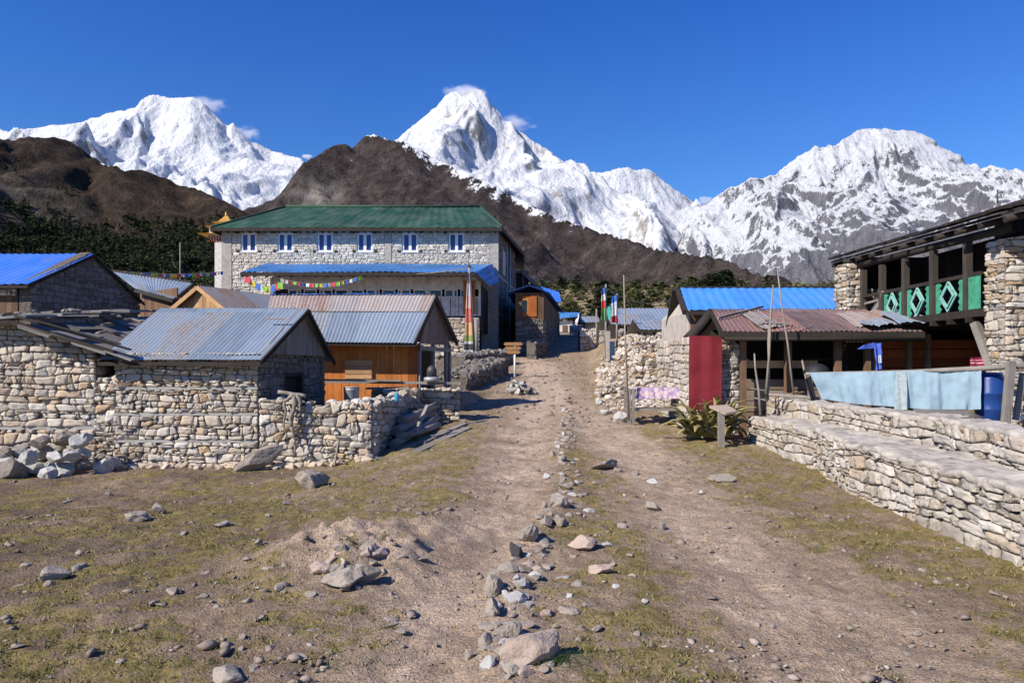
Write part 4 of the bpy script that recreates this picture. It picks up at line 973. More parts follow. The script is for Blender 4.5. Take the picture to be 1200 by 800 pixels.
# veranda extension
Ye = 40.2; f0 = at(283, 318.5, Ye-1.6); f1 = at(557, 318.5, Ye-1.6); f1.z = f0.z; b0 = at(312, 309, 44.8); b1 = at(577, 309, 44.8); b1.z = b0.z
m = MB(); m.sheet(f0, f1, b1, b0, .35, .03, 6, .05, 3, sub=6); m.sheet(f1, f1+Vector((.75, .3, -.75)), b1+Vector((.4, 0, -1.1)), b1, .35, .02, 3, .02, 5); m.build('veranda_roof', M['tin_lodgeblue'], root)
m = MB(); m.beam(f0-Zv*.13, f1-Zv*.13, .12, .18); m.beam(f0-Zv*.13, b0-Zv*.13, .12, .18); m.beam(f1+Vector((0, 0, -.14)), f1+Vector((.8, .3, -.9)), .1, .18)
for i in range(20): p = f0.lerp(f1, i/19)-Zv*.24; q = b0.lerp(b1, i/19)-Zv*.24; m.beam(p, q, .08, .1)
m.build('veranda_rafters', M['wood_dark'], root)
xe0 = at(318, 0, Ye).x; xe1 = at(562, 0, Ye).x; zf = at(0, 370, Ye).z; zs1 = at(0, 348, Ye).z; zt1 = f0.z-.25
m = MB(); m.planks((xe0, Ye+.1, zf), (1, 0, 0), Zv, xe1-xe0, zs1-zf, .5, .05, gap=.02, rng=rng); m.build('veranda_panels', M['white_dirty'], root)
m = MB()
for k in range(9): x = xe0+(xe1-xe0)*k/8; m.box(x-.06, Ye-.02, zf, x+.06, Ye+.07, zt1+.1)
m.box(xe0, Ye-.03, zs1-.03, xe1, Ye+.05, zs1+.03); m.box(xe0, Ye-.03, zf+.35, xe1, Ye+.03, zf+.42); m.box(xe0, Ye, zt1-.5, xe1, Ye+.08, zt1+.2); m.build('veranda_posts', M['white_dirty'], root)
for k in range(12):
    x0 = xe0+.9+(xe1-xe0-1.1)*k/12; x1 = x0+.72; m = MB()
    if x1 > xe1: break
    m.box(x0, Ye+.08, zs1, x0+.06, Ye+.14, zt1-.5); m.box(x1-.06, Ye+.08, zs1, x1, Ye+.14, zt1-.5); m.box(x0+.06, Ye+.08, zt1-.56, x1-.06, Ye+.14, zt1-.5); m.box(x0+.06, Ye+.08, zs1, x1-.06, Ye+.14, zs1+.06)
    wf = m.build('window', M['white'], root)
    m = MB(); m.box(x0+.06, Ye+.10, zs1+.06, x1-.06, Ye+.12, zt1-.56); m.build('pane', M['glass_dark'], wf)
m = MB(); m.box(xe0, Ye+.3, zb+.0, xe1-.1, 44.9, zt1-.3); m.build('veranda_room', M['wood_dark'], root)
cs = cells(xe1-xe0, zf-zb-.1, .4, .2, rng, .3); m = MB(); lay(m, cs, (xe0, Ye, zb), (1, 0, 0), Zv, (0, -1, 0), rng, .05); m.cur = 1; m.box(xe0, Ye+.004, zb, xe1, Ye+.3, zf-.1); m.build('base_wall', [M['stone'], M['core']], root)
m = MB(); m.box(xe1-.02, Ye+.0, zf-.1, xe1+.25, 44.5, zf+.05)
dx = xe1
m = MB(); m.planks((dx, Ye+.1, zf-.8), (.25, 4.6, 0), Zv, 4.6, 2.6, .25, .05, rng=rng); m.build('veranda_side', M['wood_dark'], root)
m = MB(); m.box(dx-.9, Ye-.06, zf+.1, dx-.25, Ye-.01, zs1+.9); m.build('door', M['wood_orange'], root)
m = MB(); m.box(dx-.78, Ye-.09, zs1, dx-.4, Ye-.065, zs1+.7); m.build('door_pane', M['glass_dark'], root)
m = MB(); m.tube([V3(nr, zb)+U*5+Nr*.15, V3(nr, zt)+U*5+Nr*.15], .07, 8); m.build('drain_pipe', M['iron_grey'], root)

# ---- gilded shrine roof behind the lodge
sp = at(262, 262, 82); root = thing('golden_shrine', (sp.x, 82, 4.5), 'gilded tiered shrine roof peeping out behind the left end of the lodge', 'shrine')
m = MB(); m.box(sp.x-.6, 81, 4.5, sp.x+2.2, 84, at(0, 285, 82).z); m.box(sp.x-1.2, 81, at(0, 282, 82).z, sp.x+1.4, 83.4, at(0, 268, 82).z); m.build('tower', M['white_dirty'], root)
def pag(m, cx, z, hw, hh, y=82.2, cur=.35):
    prof = [(1.0, 0.12), (.93, 0), (.6, .3), (.35, .65), (.12, 1.0)]
    o = len(m.v)
    for r, t in prof:
        for sx_, sy_ in ((-1, -1), (1, -1), (1, 1), (-1, 1)): m.v.append((cx+sx_*hw*r, y+sy_*hw*r, z+hh*t))
    for i in range(4):
        for k in range(4): m.face([o+i*4+k, o+i*4+(k+1) % 4, o+i*4+4+(k+1) % 4, o+i*4+4+k])
    m.face([o+16, o+17, o+18, o+19])
m = MB(); pag(m, at(265, 0, 82).x, at(0, 263, 82).z, 1.15, 1.0); pag(m, at(262, 0, 82).x, at(0, 268, 82).z, 1.5, .5); m.tube([at(265, 255, 82.2), at(265, 248, 82.2)], [.2, .05], 8); m.build('upper_roof', M['gold'], root)
m = MB(); pag(m, at(258, 0, 82).x, at(0, 277, 82).z, 1.9, .7); m.box(at(250, 0, 82).x, 81.2, at(0, 274, 82).z, at(272, 0, 82).x, 83, at(0, 271, 82).z); m.build('lower_roof', M['gold'], root)
m = MB(); a0 = at(246, 0, 82).x
for k in range(8): m.box(a0+.3+k*.3, 80.9, at(0, 285, 82).z, a0+.42+k*.3, 81.1, at(0, 278, 82).z)
m.build('lattice', simple('red painted timber', (.30, .06, .03), .7), root)

# ---- timber house with outside stairs to the right of the lodge
root = thing('timber_house', (.6, 58, 3), 'dark timber balcony tower with outside stairs against the far corner of the lodge', 'house')
p0 = at(597, 288, 55); m = MB()
m.box(.3, 55, 3.0, 1.25, 58, at(0, 318, 55).z); m.build('stair_room', M['wood_dark'], root)
m = MB(); 
for px in (600, 613): 
    for y in (54.9, 58): m.box(at(px, 0, 55).x-.06, y-.06, 3, at(px, 0, 55).x+.06, y+.06, at(0, 290, 55).z)
m.box(.0, 54.8, at(0, 320, 55).z, 1.2, 58, at(0, 317, 55).z); m.box(.0, 54.8, at(0, 308, 55).z, 1.0, 54.9, at(0, 306, 55).z); m.build('balcony', M['wood_grey'], root)
m = MB(); ra = at(586, 276, 54.5); rb = at(611, 286, 54.5); rc = at(616, 300, 54.5)
m.poly_prism([at(590, 283, 54.3), at(609, 288, 54.3), at(615, 306, 54.3), at(600, 306, 54.3)], (0, 4.5, 0)); m.build('balcony_roof', M['wood_dark'], root)
m = MB(); s0 = at(612, 318, 54.6); s1 = at(640, 345, 54.6)
m.beam(s0, s1, .1, .25)
for k in range(9): q = s0.lerp(s1, k/8); m.box(q.x-.12, q.y, q.z+.05, q.x+.12, q.y+.8, q.z+.1)
m.beam(s0+Zv*.8, s1+Zv*.8, .06, .06); m.beam(s0+Vector((0, .8, 0)), s1+Vector((0, .8, 0)), .1, .25); m.build('stairs', M['wood_grey'], root)

# ---- brown plank house with blue roof along the street
root = thing('plank_street_house', (1.5, 45, 2), 'brown plank house on a stone base just past the lodge', 'house')
yA = 43.5; xa = at(604, 0, yA).x; xb = at(637, 0, yA).x; zf = at(0, 374, yA).z; zt = at(0, 343, yA).z
m = MB(); m.planks((xa, yA, zf), (1, 0, 0), Zv, xb-xa, zt-zf, .22, .05, rng=rng); 
far = Vector((3.9, 60, 0)); nr = Vector((xb, yA, 0)); U = (far-nr).normalized(); m.build('front_boards', M['wood_brown'], root)
m = MB(); m.planks((at(612, 0, yA).x, yA-.07, at(0, 371, yA).z), (1, 0, 0), Zv, at(629, 0, yA).x-at(612, 0, yA).x, at(0, 347, yA).z-at(0, 371, yA).z, .2, .04, rng=rng); m.build('sunlit_patch', M['wood_orange'], root)  # orange boards paint in the sunlit part of the front
m = MB(); m.planks(V3(nr, zf), U, Zv, (far-nr).length, zt-zf-.1, .25, .05, rng=rng); m.build('side_boards', M['wood_brown'], root)
m = MB(); m.box(at(611, 0, yA).x, yA-.14, at(0, 366, yA).z, at(617, 0, yA).x, yA-.115, at(0, 352, yA).z); m.build('window', M['glass_dark'], root)
m = MB(); cs = cells((far-nr).length, zf-1.5, .4, .22, rng, .35); Nr = U.cross(Zv); lay(m, cs, V3(nr, 1.5), U, Zv, Nr, rng, .06)
cs = cells(xb-xa, zf-1.5, .4, .22, rng, .35); lay(m, cs, (xa, yA, 1.5), (1, 0, 0), Zv, (0, -1, 0), rng, .06)
m.cur = 1; m.poly_prism([V3((xa, yA+.01), 1.5), V3((xb-.01, yA+.01), 1.5), V3(far-Nr*.01, 1.5), V3((xa+1.2, 60), 1.5)], (0, 0, zf-1.52)); m.build('base_wall', [M['stone_shaded'], M['core']], root)
m = MB(); ez = at(0, 344, yA).z; rz = ez+.45
m.sheet(Vector((xb+.35, yA-.5, ez)), Vector((far.x+.4, 60.2, ez+.1)), Vector((far.x-1.6, 60.2, rz+.1)), Vector((xb-.9, yA-.5, rz)), .3, .02, 3); m.sheet(Vector((far.x-3.2, 60.2, ez)), Vector((xb-2.2, yA-.5, ez)), Vector((xb-.9, yA-.5, rz)), Vector((far.x-1.6, 60.2, rz+.1)), .3, .02, 3); m.build('roof', M['tin_bluepaint2'], root)
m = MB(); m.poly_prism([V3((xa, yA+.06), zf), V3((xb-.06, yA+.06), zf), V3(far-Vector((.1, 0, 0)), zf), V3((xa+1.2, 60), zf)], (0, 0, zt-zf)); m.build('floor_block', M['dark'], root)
root = thing('blue_roofed_street_house', (4.2, 70, 4.5), 'farther brown house with deep blue roof at the bend of the street', 'house')
Yh = 66.0; xa, xb = at(628, 0, Yh).x, at(655, 0, Yh).x; zt = at(0, 352, Yh).z
m = MB(); m.planks((xa, Yh, 4.0), (1, 0, 0), Zv, xb-xa-.3, zt-4, .25, .05, rng=rng); m.box(xa, Yh+.06, 3.9, xb-.35, Yh+4, zt-.05); m.build('walls', M['wood_brown'], root)
m = MB(); m.sheet(Vector((xa-.2, Yh-.4, at(0, 354, Yh).z)), Vector((xb+.2, Yh-.4, at(0, 354, Yh).z)), at(655, 342, 69), at(632, 335, 69), .3, .02, 3); m.sheet(Vector((xb+.2, 73, at(0, 354, Yh).z)), Vector((xa-.2, 73, at(0, 354, Yh).z)), at(632, 335, 69), at(655, 342, 69), .3, .02, 3); m.build('roof', M['tin_bluepaint2'], root)
m = MB(); m.poly_prism([(xb-.36, Yh+.05, zt-.1), (xb-.36, Yh+4, zt-.1), (xb-.36, Yh+3, at(0, 344, 69).z)], (-.05, 0, 0)); m.build('gable', M['wood_brown'], root)

# ---- little whitewashed cottage at the end of the street
root = thing('whitewashed_cottage', at(665, 395, 78), 'little whitewashed cottage with blue roof at the far end of the street', 'cottage')
m = MB(); Yh = 78.0; x0, x1 = at(651, 0, Yh).x, at(671, 0, Yh).x; z0 = 4.6; z1 = at(0, 376, Yh).z
m.box(x0, Yh, z0, x1, Yh+4, z1); m.build('walls', M['white_dirty'], root)
m = MB(); m.box(at(659, 0, Yh).x, Yh-.05, z0, at(665, 0, Yh).x, Yh-.01, at(0, 381, Yh).z); m.build('door', M['wood_brown'], root)
m = MB(); m.sheet(at(648, 374, Yh-.5), at(676, 371, Yh-.5), at(680, 366, 80.5), at(652, 366, 80.5), .3, .03, 3); m.sheet(at(680, 372, 83), at(650, 372, 83), at(652, 366, 80.5), at(680, 366, 80.5), .3, .03, 3); m.build('roof', M['tin_lodgeblue'], root)
m = MB(); m.box(at(671, 0, Yh).x+.02, Yh+.4, z0, at(676, 0, Yh).x, Yh+3, at(0, 374, Yh).z); m.build('side_room', M['wood_dark'], root)
# white chorten
c = at(678, 393, 74); root = thing('chorten', c, 'small white stepped chorten beside the far cottage', 'shrine'); m = MB()
for k, (hw, z0, z1) in enumerate(((.75, -.5, .5), (.55, .5, .9), (.4, .9, 1.2))): m.box(c.x-hw, c.y-hw, c.z+z0, c.x+hw, c.y+hw, c.z+z1)
m.build('base', M['white_dirty'], root); m = MB(); m.lathe(c+Zv*1.2, [(.3, 0), (.36, .2), (.28, .45), (.08, .6), (.05, 1.0)], 12); m.build('dome', M['white_dirty'], root)

# ---- houses right of the street
def small_house(name, label, cat, x0p, x1p, Y, zfloor, ez, rz, depth, roofm, wallm, dx=0, roof_px=None, back=True, og=.3):
    x0, x1 = at(x0p, 0, Y).x, at(x1p, 0, Y).x; root = thing(name, ((x0+x1)/2, Y, zfloor), label, cat); m = MB()
    m.box(x0+.2, Y, zfloor-.3, x1-.2, Y+depth, ez-.04); m.build('walls', wallm, root)
    rx0, rx1 = (x0, x1) if not roof_px else (at(roof_px[0], 0, Y+depth/2).x, at(roof_px[1], 0, Y+depth/2).x)
    m = MB(); m.sheet((x0-og, Y-.35, ez-.05), (x1+og, Y-.35, ez-.05), (rx1+og, Y+depth/2, rz), (rx0-og, Y+depth/2, rz), .2, .016, 4, .01, 3); m.build('roof_slope', roofm, root)
    m = MB(); m.sheet((x1+og, Y+depth+.35, ez-.05), (x0-og, Y+depth+.35, ez-.05), (rx0-og, Y+depth/2, rz), (rx1+og, Y+depth/2, rz), .2, .016, 4, .01, 4); m.build('roof_slope', roofm, root)
    m = MB()
    for x, s_ in ((x0+.2, 1), (x1-.25, 1)): m.poly_prism([(x, Y, ez-.04), (x, Y+depth, ez-.04), (x, Y+depth/2, rz-.06)], (.05, 0, 0))
    m.build('gables', wallm, root)
    m = MB(); m.beam((x0-og, Y-.33, ez-.12), (x1+og, Y-.33, ez-.12), .06, .1); m.beam((x0-og, Y-.33, ez-.12), (rx0-og, Y+depth/2, rz-.06), .05, .1); m.beam((x1+og, Y-.33, ez-.12), (rx1+og, Y+depth/2, rz-.06), .05, .1); m.build('roof_edge', M['wood_dark'], root)
    return root
Yg = 38.0
r = small_house('grey_roofed_house', 'house with weathered blue-grey tin roof and white lower panel behind the rubble bank', 'house', 722, 790, Yg, 2.2, at(0, 379, Yg).z, at(0, 361, Yg+3).z, 6, M['tin_blue'], M['wood_dark'])
m = MB(); m.box(at(735, 0, Yg).x, Yg-.06, at(0, 395, Yg).z, at(742, 0, Yg).x, Yg-.02, at(0, 381, Yg).z); m.box(at(743, 0, Yg).x, Yg-.06, at(0, 395, Yg).z, at(751, 0, Yg).x, Yg-.02, at(0, 388, Yg).z); m.build('panel', M['white_dirty'], r)
Yg = 31.0
r = small_house('lean_shed', 'small stone shed with blue-grey tin roof in front of the grey roofed house', 'shed', 757, 787, Yg, 2.0, at(0, 385, Yg).z, at(0, 374.5, Yg+1.6).z, 3.2, M['tin_blue'], M['core'])
m = MB(); x0 = at(756, 0, Yg).x; cs = cells(.32, at(0, 387, Yg).z-1.4, .25, .15, rng); lay(m, cs, (x0, Yg-.1, 1.4), (1, 0, 0), Zv, (0, -1, 0), rng, .05); m.cur = 1; m.box(x0, Yg-.09, 1.4, x0+.32, Yg-.01, at(0, 387, Yg).z)
m.cur = 0; cs = cells(.7, .75, .2, .14, rng); lay(m, cs, (x0+.5, Yg-.05, 1.4), (1, 0, 0), Zv, (0, -1, 0), rng, .05); m.build('stone_pier', [M['stone'], M['core']], r)

# ---- long house with bright blue roof
Yb = 23.0; ez = at(0, 362, Yb).z; rz = at(0, 337, Yb+1.9).z
root = thing('long_blue_roofed_house', (8.5, 25, .6), 'long house with the brightest blue flat-looking tin roof behind the rusty roofed house', 'house')
xa = at(803, 0, Yb).x; xb = 13.5
a = Vector((at(806, 0, Yb-.3).x, Yb-.3, ez-.05)); b = Vector((xb, Yb-.3, ez-.05)); r0 = at(797, 337, Yb+1.9); r1 = Vector((xb, Yb+1.9, r0.z))
m = MB(); m.sheet(a, b, r1, r0, .3, .014, 8, .012, 3); m.build('roof_slope', M['tin_bluepaint'], root)
m = MB(); m.sheet(Vector((xb, Yb+4.2, ez)), Vector((r0.x, Yb+4.2, ez)), r0, r1, .3, .014, 3, 0); m.build('roof_slope', M['tin_bluepaint'], root)
m = MB(); m.planks((xa+.15, Yb, .6), (1, 0, 0), Zv, xb-xa-.2, ez-.75, .22, .05, rng=rng); m.build('front_boards', M['wood_brown'], root)
m = MB(); Gl = at(789, 382, Yb+4.1); 
m.poly_prism([V3((xa+.1, Yb), .6), V3((xa+.1, Yb), ez-.1), Vector((r0.x+.25, Yb+1.9, r0.z-.12)), Vector((xa+.1, Yb+4.1, ez-.1)), V3((xa+.1, Yb+4.1), .6)], (.06, 0, 0)); m.build('gable_wall', simple('pale plywood sheet', (.42, .38, .33), .8, .2, 3), root)
m = MB(); m.beam(a-Zv*.08+Vector((-.1, 0, 0)), r0-Zv*.08+Vector((-.1, 0, 0)), .12, .15); m.beam(at(785, 383, Yb+3.4), r0-Zv*.06+Vector((-.12, 0, 0)), .3, .12); m.beam(a-Zv*.1, b-Zv*.1, .08, .12); m.beam(r0+Zv*.02, r1+Zv*.02, .1, .05); m.build('roof_edge', M['wood_dark'], root)

# ---- rusty roofed open house, right
root = thing('rusty_roofed_house', (6.4, 17, .4), 'low stone and timber house with patched rusty tin roof beside the red sheet', 'house')
Yf = 15.4; gz = .2
a = at(848, 388, 15.2); b = at(1083, 384, 15.2); b.z = a.z; r0 = at(834, 362, 17.6); r1 = Vector((8.55, 17.6, r0.z))
m = MB(); m.sheet(a, b, r1, r0+Vector((.0, 0, 0)), .10, .014, 10, .02, 3); m.build('roof_slope', M['tin_redbrown'], root)
m = MB(); u_ = (b-a).normalized(); n_ = (b-a).cross(r0-a).normalized()
def on(u, v, h=.03): return a.lerp(b, u).lerp(r0.lerp(r1, u), v)+n_*h
m.sheet(on(.20, .05), on(.33, .18), on(.28, .95), on(.14, .85), .1, .012, 4, .03, 3); m.build('roof_patch', M['tin_grey'], root, label='crumpled pale grey sheet on the roof')
m = MB(); m.sheet(on(.70, .15, .05), on(1.03, .05, .12), on(1.02, .8, .05), on(.74, .75, .04), .1, .012, 4, .04, 5); m.build('roof_patch', M['tin_rust'], root, label='rusty and blue patch sheets at the right end')
m = MB(); m.sheet(on(.88, .02, .16), on(1.1, -.02, .22), on(1.08, .6, .16), on(.93, .55, .14), .1, .01, 3, .04, 6); m.sheet(on(.72, .0, .11), on(.9, .1, .13), on(.9, .3, .12), on(.72, .2, .1), .1, .01, 3, .04, 8); m.build('roof_patch', M['tin_blue'], root, label='curled blue grey sheet at the right end')
m = MB(); m.beam(on(0, .45, .05), on(.33, .98, .07), .05, .05); m.beam(on(.2, .25, .06), on(.37, .2, .06), .09, .03); m.beam(on(.24, .3, .1), on(.33, .28, .12), .12, .03); m.build('roof_batten', M['wood_grey'], root)
m = MB(); m.sheet((8.5, 20.2, a.z), (r0.x, 20.2, a.z), r0, r1, .1, .014, 4, .01, 9); m.build('roof_slope', M['tin_redbrown'], root)
m = MB(); m.beam(a-Zv*.07+Vector((-.1, 0, 0)), b-Zv*.07, .08, .12); m.tube([a-Zv*.15, b-Zv*.17], .05, 7); m.beam(a-Zv*.1, r0-Zv*.1, .07, .12)
m.tube([at(806, 398, 17.0), at(822, 382, 17.4), at(834, 366, 17.6)], .13, 8)
for i in range(8): m.beam(on((i+.5)/8, 0, -.1), on((i+.5)/8, 1, -.1), .07, .08)
m.build('rafters', M['wood_dark'], root)
# stone gable end: left of and right of the red sheet
x0 = at(812, 0, 16.3).x; xg = at(866, 0, 16.0).x; Yw = 16.0
wd = xg-x0; hh = r0.z-.12-.0
hz = lambda x: 0
m = MB(); reg = [(-.62, 1, 1.98), (.92, 1, 1.98+ .6*.62+.92*.42+.26)]
cs = cells(wd, 2.95, .17, .125, rng, .36, reg); lay(m, cs, (x0, Yw, 0), (1, 0, 0), Zv, (0, -1, 0), rng, .05, .006, .012)
m.cur = 1; poly = [(0, 0), (wd, 0), (wd, 2.95), (0, 2.95)]
for r_ in reg: poly = clip(poly, *r_)
m.poly_prism([(x0+p[0], Yw+.004, p[1]) for p in poly], (0, .45, 0)); m.build('gable_wall', [M['stone_pale'], M['core']], root)
m = MB(); cs = cells(3.8, 2.35, .3, .14, rng, .3); lay(m, cs, (x0+.0, 20.2, 0), (0, -1, 0), Zv, (-1, 0, 0), rng, .04); m.cur = 1; m.box(x0+.004, Yw+.47, 0, x0+.35, 20.2, 2.3); m.build('side_wall', [M['stone_pale'], M['core']], root)
m = MB()
for px, wpx in ((867, 6), (919, 7), (977, 7), (1012, 6)):
    p = at(px, 0, 15.6); m.box(p.x, 15.5, .1, p.x+wpx/FPX*15.6, 15.62, a.z-.1)
m.build('posts', M['wood_brown'], root)
m = MB(); z_1 = at(0, 431, 15.9).z; xs0 = at(872, 0, 15.9).x; xs1 = at(958, 0, 15.9).x
m.frame((xs0, 15.9, z_1), (1, 0, 0), (0, 1, 0), Zv, xs1-xs0, .05, .16); m.build('rail_board', M['wood_pale'], root)
m = MB()
for k in range(5): m.frame((xs0, 15.95, .2+k*.24), (1, 0, 0), (0, 1, 0), Zv, xs1-xs0+.6, .05, .22, .006, rng)
m.build('low_boards', wood('dull brown board', [(0, (.17, .125, .09)), (1, (.25, .19, .14))], GX), root)
m = MB(); m.planks((xs0, 18.6, .2), (1, 0, 0), Zv, 4.2, 2.4, .22, .04, rng=rng); m.box(xs0, 18.65, .1, 8.6, 18.75, 2.5); m.build('back_boards', M['wood_dark'], root)
m = MB(); zz = .35; xq = at(1014, 0, 16.6).x
for k in range(9): m.frame((xq, 16.6, zz+k*.215), (1, 0, 0), (0, 1, 0), Zv, 3.15, .05, .20, .006, rng)
m.build('side_boards', M['wood_red'], root)
m = MB()
for px in (1025, 1066, 1088): p = at(px, 0, 16.5); m.box(p.x-.04, 16.48, .3, p.x+.05, 16.59, 2.4)
m.box(xq, 16.5, 1.28, xq+3.1, 16.58, 1.34); m.build('door_posts', M['wood_grey'], root)

# ---- house with carved green balcony
root = thing('balcony_house', (10.5, 15.5, .5), 'dark timber house with turquoise diamond balcony panels and dry stone pillars', 'house')
XB_ = 8.7
# near stone pillar / end wall
m = MB(); zlo, zhi = .3, 4.30
cs = cells(4.6, zhi-zlo, .30, .115, rng, .34, [(-.14, 1, zhi-zlo-.35), (0.0, 1, zhi-zlo)]); lay(m, cs, (8.80, 12.95, zlo), (1, 0, 0), Zv, (0, -1, 0), rng, .05, .006, .014)
cs = cells(.5, zhi-zlo-.35, .26, .115, rng, .34); lay(m, cs, (8.8, 13.45, zlo), (0, -1, 0), Zv, (-1, 0, 0), rng, .05, .006, .014)
m.cur = 1; m.box(8.804, 12.954, zlo, 13.4, 13.45, zhi-.4); m.poly_prism([(8.81, 12.954, zhi-.4), (13.4, 12.954, zhi-.4), (13.4, 12.954, zhi), (11.5, 12.954, zhi)], (0, .49, 0)); m.build('end_wall', [M['stone'], M['core']], root)
# far stone pillar
m = MB(); z0_ = at(0, 366, 18.2).z-.6; zh = at(0, 311, 18.2).z+.05; x0 = at(992, 0, 18.2).x
cs = cells(.42, zh-z0_, .2, .115, rng, .3); lay(m, cs, (x0, 18.2, z0_), (1, 0, 0), Zv, (0, -1, 0), rng, .05, .006, .014)
cs = cells(.6, zh-z0_, .25, .115, rng, .3); lay(m, cs, (x0, 18.8, z0_), (0, -1, 0), Zv, (-1, 0, 0), rng, .05, .006, .014)
m.cur = 1; m.box(x0+.004, 18.204, .2, x0+.42, 18.8, zh); m.build('stone_pillar', [M['stone'], M['core']], root)
# upper floor: floor deck, posts, rails
zfl = 2.66; Yn, Yfar = 13.4, 18.2
m = MB(); m.beam((XB_, Yn, zfl), (XB_, Yfar, zfl), .14, .14); m.box(XB_+.08, Yn+.08, zfl-.04, 13.3, 19.5, zfl+.04)
for i in range(9): y = Yn+.3+i*.58; m.beam((XB_-.12, y, zfl-.12), (12, y, zfl-.12), .09, .1)
m.build('floor_deck', M['wood_dark'], root)
m = MB()
for y in (13.85, 14.97, 16.04, 17.04, 17.95): m.box(XB_-.06, y-.06, zfl+.07, XB_+.06, y+.06, 4.05)
m.build('posts', wood('dark grey post', [(0, (.045, .038, .032)), (1, (.07, .058, .048))]), root)
m = MB()
for y0, y1 in ((13.46, 13.79), (13.91, 14.91), (15.03, 15.98), (16.1, 16.98), (17.1, 17.9)): m.box(XB_-.035, y0, zfl+.70, XB_+.035, y1, zfl+.77)
m.build('hand_rail', M['wood_dark'], root)
M['turq'] = simple('turquoise paint', (.06, .29, .18), .6, .3, 8); M['turq2'] = simple('pale turquoise paint', (.22, .45, .39), .6, .25, 8)
def bal_panel(y0, y1):
    m = MB(); zt_, zb_ = zfl+.69, zfl+.08; w_ = y1-y0; t = .10
    def B_(ya, za, yb, zb2, wd, x=XB_): m.beam((x, ya, za), (x, yb, zb2), .025, wd, (1, 0, 0)) if False else m.frame(Vector((x-.012, ya, za))-Vector((0, yb-ya, zb2-za)).cross(Vector((1, 0, 0))).normalized()*wd/2, Vector((0, yb-ya, zb2-za)).normalized(), (1, 0, 0), Vector((0, yb-ya, zb2-za)).cross(Vector((1, 0, 0))).normalized(), math.hypot(yb-ya, zb2-za), .025, wd)
    for (s0, s1) in ((y0, y0+.17*w_), (y1-.17*w_, y1)):
        # jagged edged side boards
        pts = []; n = 5; inner = s1 if s0 == y0 else s0; outer = s0 if s0 == y0 else s1; dr = 1 if s0 == y0 else -1
        poly = [(XB_-.012, outer, zb_), (XB_-.012, inner-dr*.02, zb_)]
        for k in range(n): poly += [(XB_-.012, inner+dr*.02, zb_+(zt_-zb_)*(k+.5)/n), (XB_-.012, inner-dr*.03, zb_+(zt_-zb_)*(k+1)/n)]
        poly += [(XB_-.012, outer, zt_)]
        m.poly_prism(poly, (.024, 0, 0))
    a_ = m.build('balcony_panel', M['turq'], root)
    m = MB(); cy = (y0+y1)/2; cz = (zt_+zb_)/2
    for k, rr_ in enumerate((1.0, .72)):
        hw, hh = .29*w_*rr_, (zt_-zb_)/2*.96*rr_
        P4 = [(cy-hw, cz), (cy, cz+hh), (cy+hw, cz), (cy, cz-hh)]
        for i in range(4): B_(P4[i][0], P4[i][1], P4[(i+1) % 4][0], P4[(i+1) % 4][1], .035, XB_-.03-.004*i-.016*k)
    m.build('diamond', M['turq2'], a_)
bal_panel(13.95, 14.87); bal_panel(15.08, 15.95); bal_panel(16.15, 16.93)
m = MB(); m.box(XB_-.03, 13.46, zfl+.08, XB_, 13.78, zfl+.69); m.build('balcony_panel', M['turq'], root)
# inner back wall of the upper floor, and rubble at its far end
m = MB(); m.planks((10.6, 19.4, zfl), (0, -1, 0), Zv, 6.0, 1.8, .25, .05, rng=rng); m.planks((8.8, 19.35, zfl), (1, 0, 0), Zv, 1.8, 1.2, .25, .05, rng=rng); m.build('inner_wall', M['wood_dark'], root)
m = MB(); cs = cells(1.7, 1.0, .25, .14, rng, .4); lay(m, cs, (9.1, 18.6, zfl), (1, 0, 0), Zv, (0, -1, 0), rng, .1, .01, .03); m.cur = 1; m.box(9.1, 18.61, zfl, 10.5, 18.9, zfl+.95); m.build('broken_wall', [M['stone'], M['core']], root)
m = MB(); m.beam((8.75, 17.9, zfl+.1), (8.75, 17.1, zfl+.62), .05, .12); m.beam((8.72, 17.85, zfl+.55), (8.78, 17.12, zfl+.6), .1, .05)
m.beam((8.7, 17.1, zfl+.85), (8.9, 17.9, zfl+.1), .1, .04); m.beam((8.65, 16.9, zfl+.75), (8.8, 17.5, zfl+.1), .08, .04); m.build('loose_boards', M['wood_grey'], root)
# roof
e0 = at(976, 304, 19.4); e1 = at(1201, 233.5, 12.6); zE_ = 4.52
m = MB(); p = [Vector((8.62, 19.6, 4.52)), Vector((8.35, 11.8, 4.28)), Vector((14.0, 11.8, 5.9)), Vector((14.0, 19.6, 6.0))]
rr = random.Random(77); n = 30
for j in range(7):
    for i in range(n):
        t = (i+rr.uniform(-.2, .2))/n; s_ = j/7; q = p[0].lerp(p[1], t).lerp(p[3].lerp(p[2], t), s_)
        u = (p[1]-p[0]).normalized(); v = (p[3]-p[0]).normalized(); m.frame(q-v*rr.uniform(0, .22)+Vector((0, 0, .03+.02*rr.random()+.0*j)), (u+Zv*rr.uniform(-.05, .05)).normalized(), (v+Zv*.03).normalized(), u.cross(v)*-1 if u.cross(v).z < 0 else u.cross(v), 7.3/n*rr.uniform(.9, 1.2), rr.uniform(.95, 1.1), rr.uniform(.025, .045), .01, rr)
m.build('roof_shingles', M['wood_dark'], root)
m = MB(); dn = Vector((0, 0, -.07))
m.poly_prism([q+dn for q in p], (0, 0, .05)); 
m.build('roof_deck', M['wood_dark'], root)
m = MB()
for i in range(11):
    t = (i+.5)/11; q = p[0].lerp(p[1], t); u = (p[3]-p[0]).normalized(); m.tube([q+Vector((-.1, 0, -.17)), q+u*4+Vector((0, 0, -.17))], .06, 7)
m.tube([(XB_+.02, 19.2, 4.22), (XB_-.02, 12.7, 4.08)], .08, 7); m.build('rafters', M['wood_dark'], root)
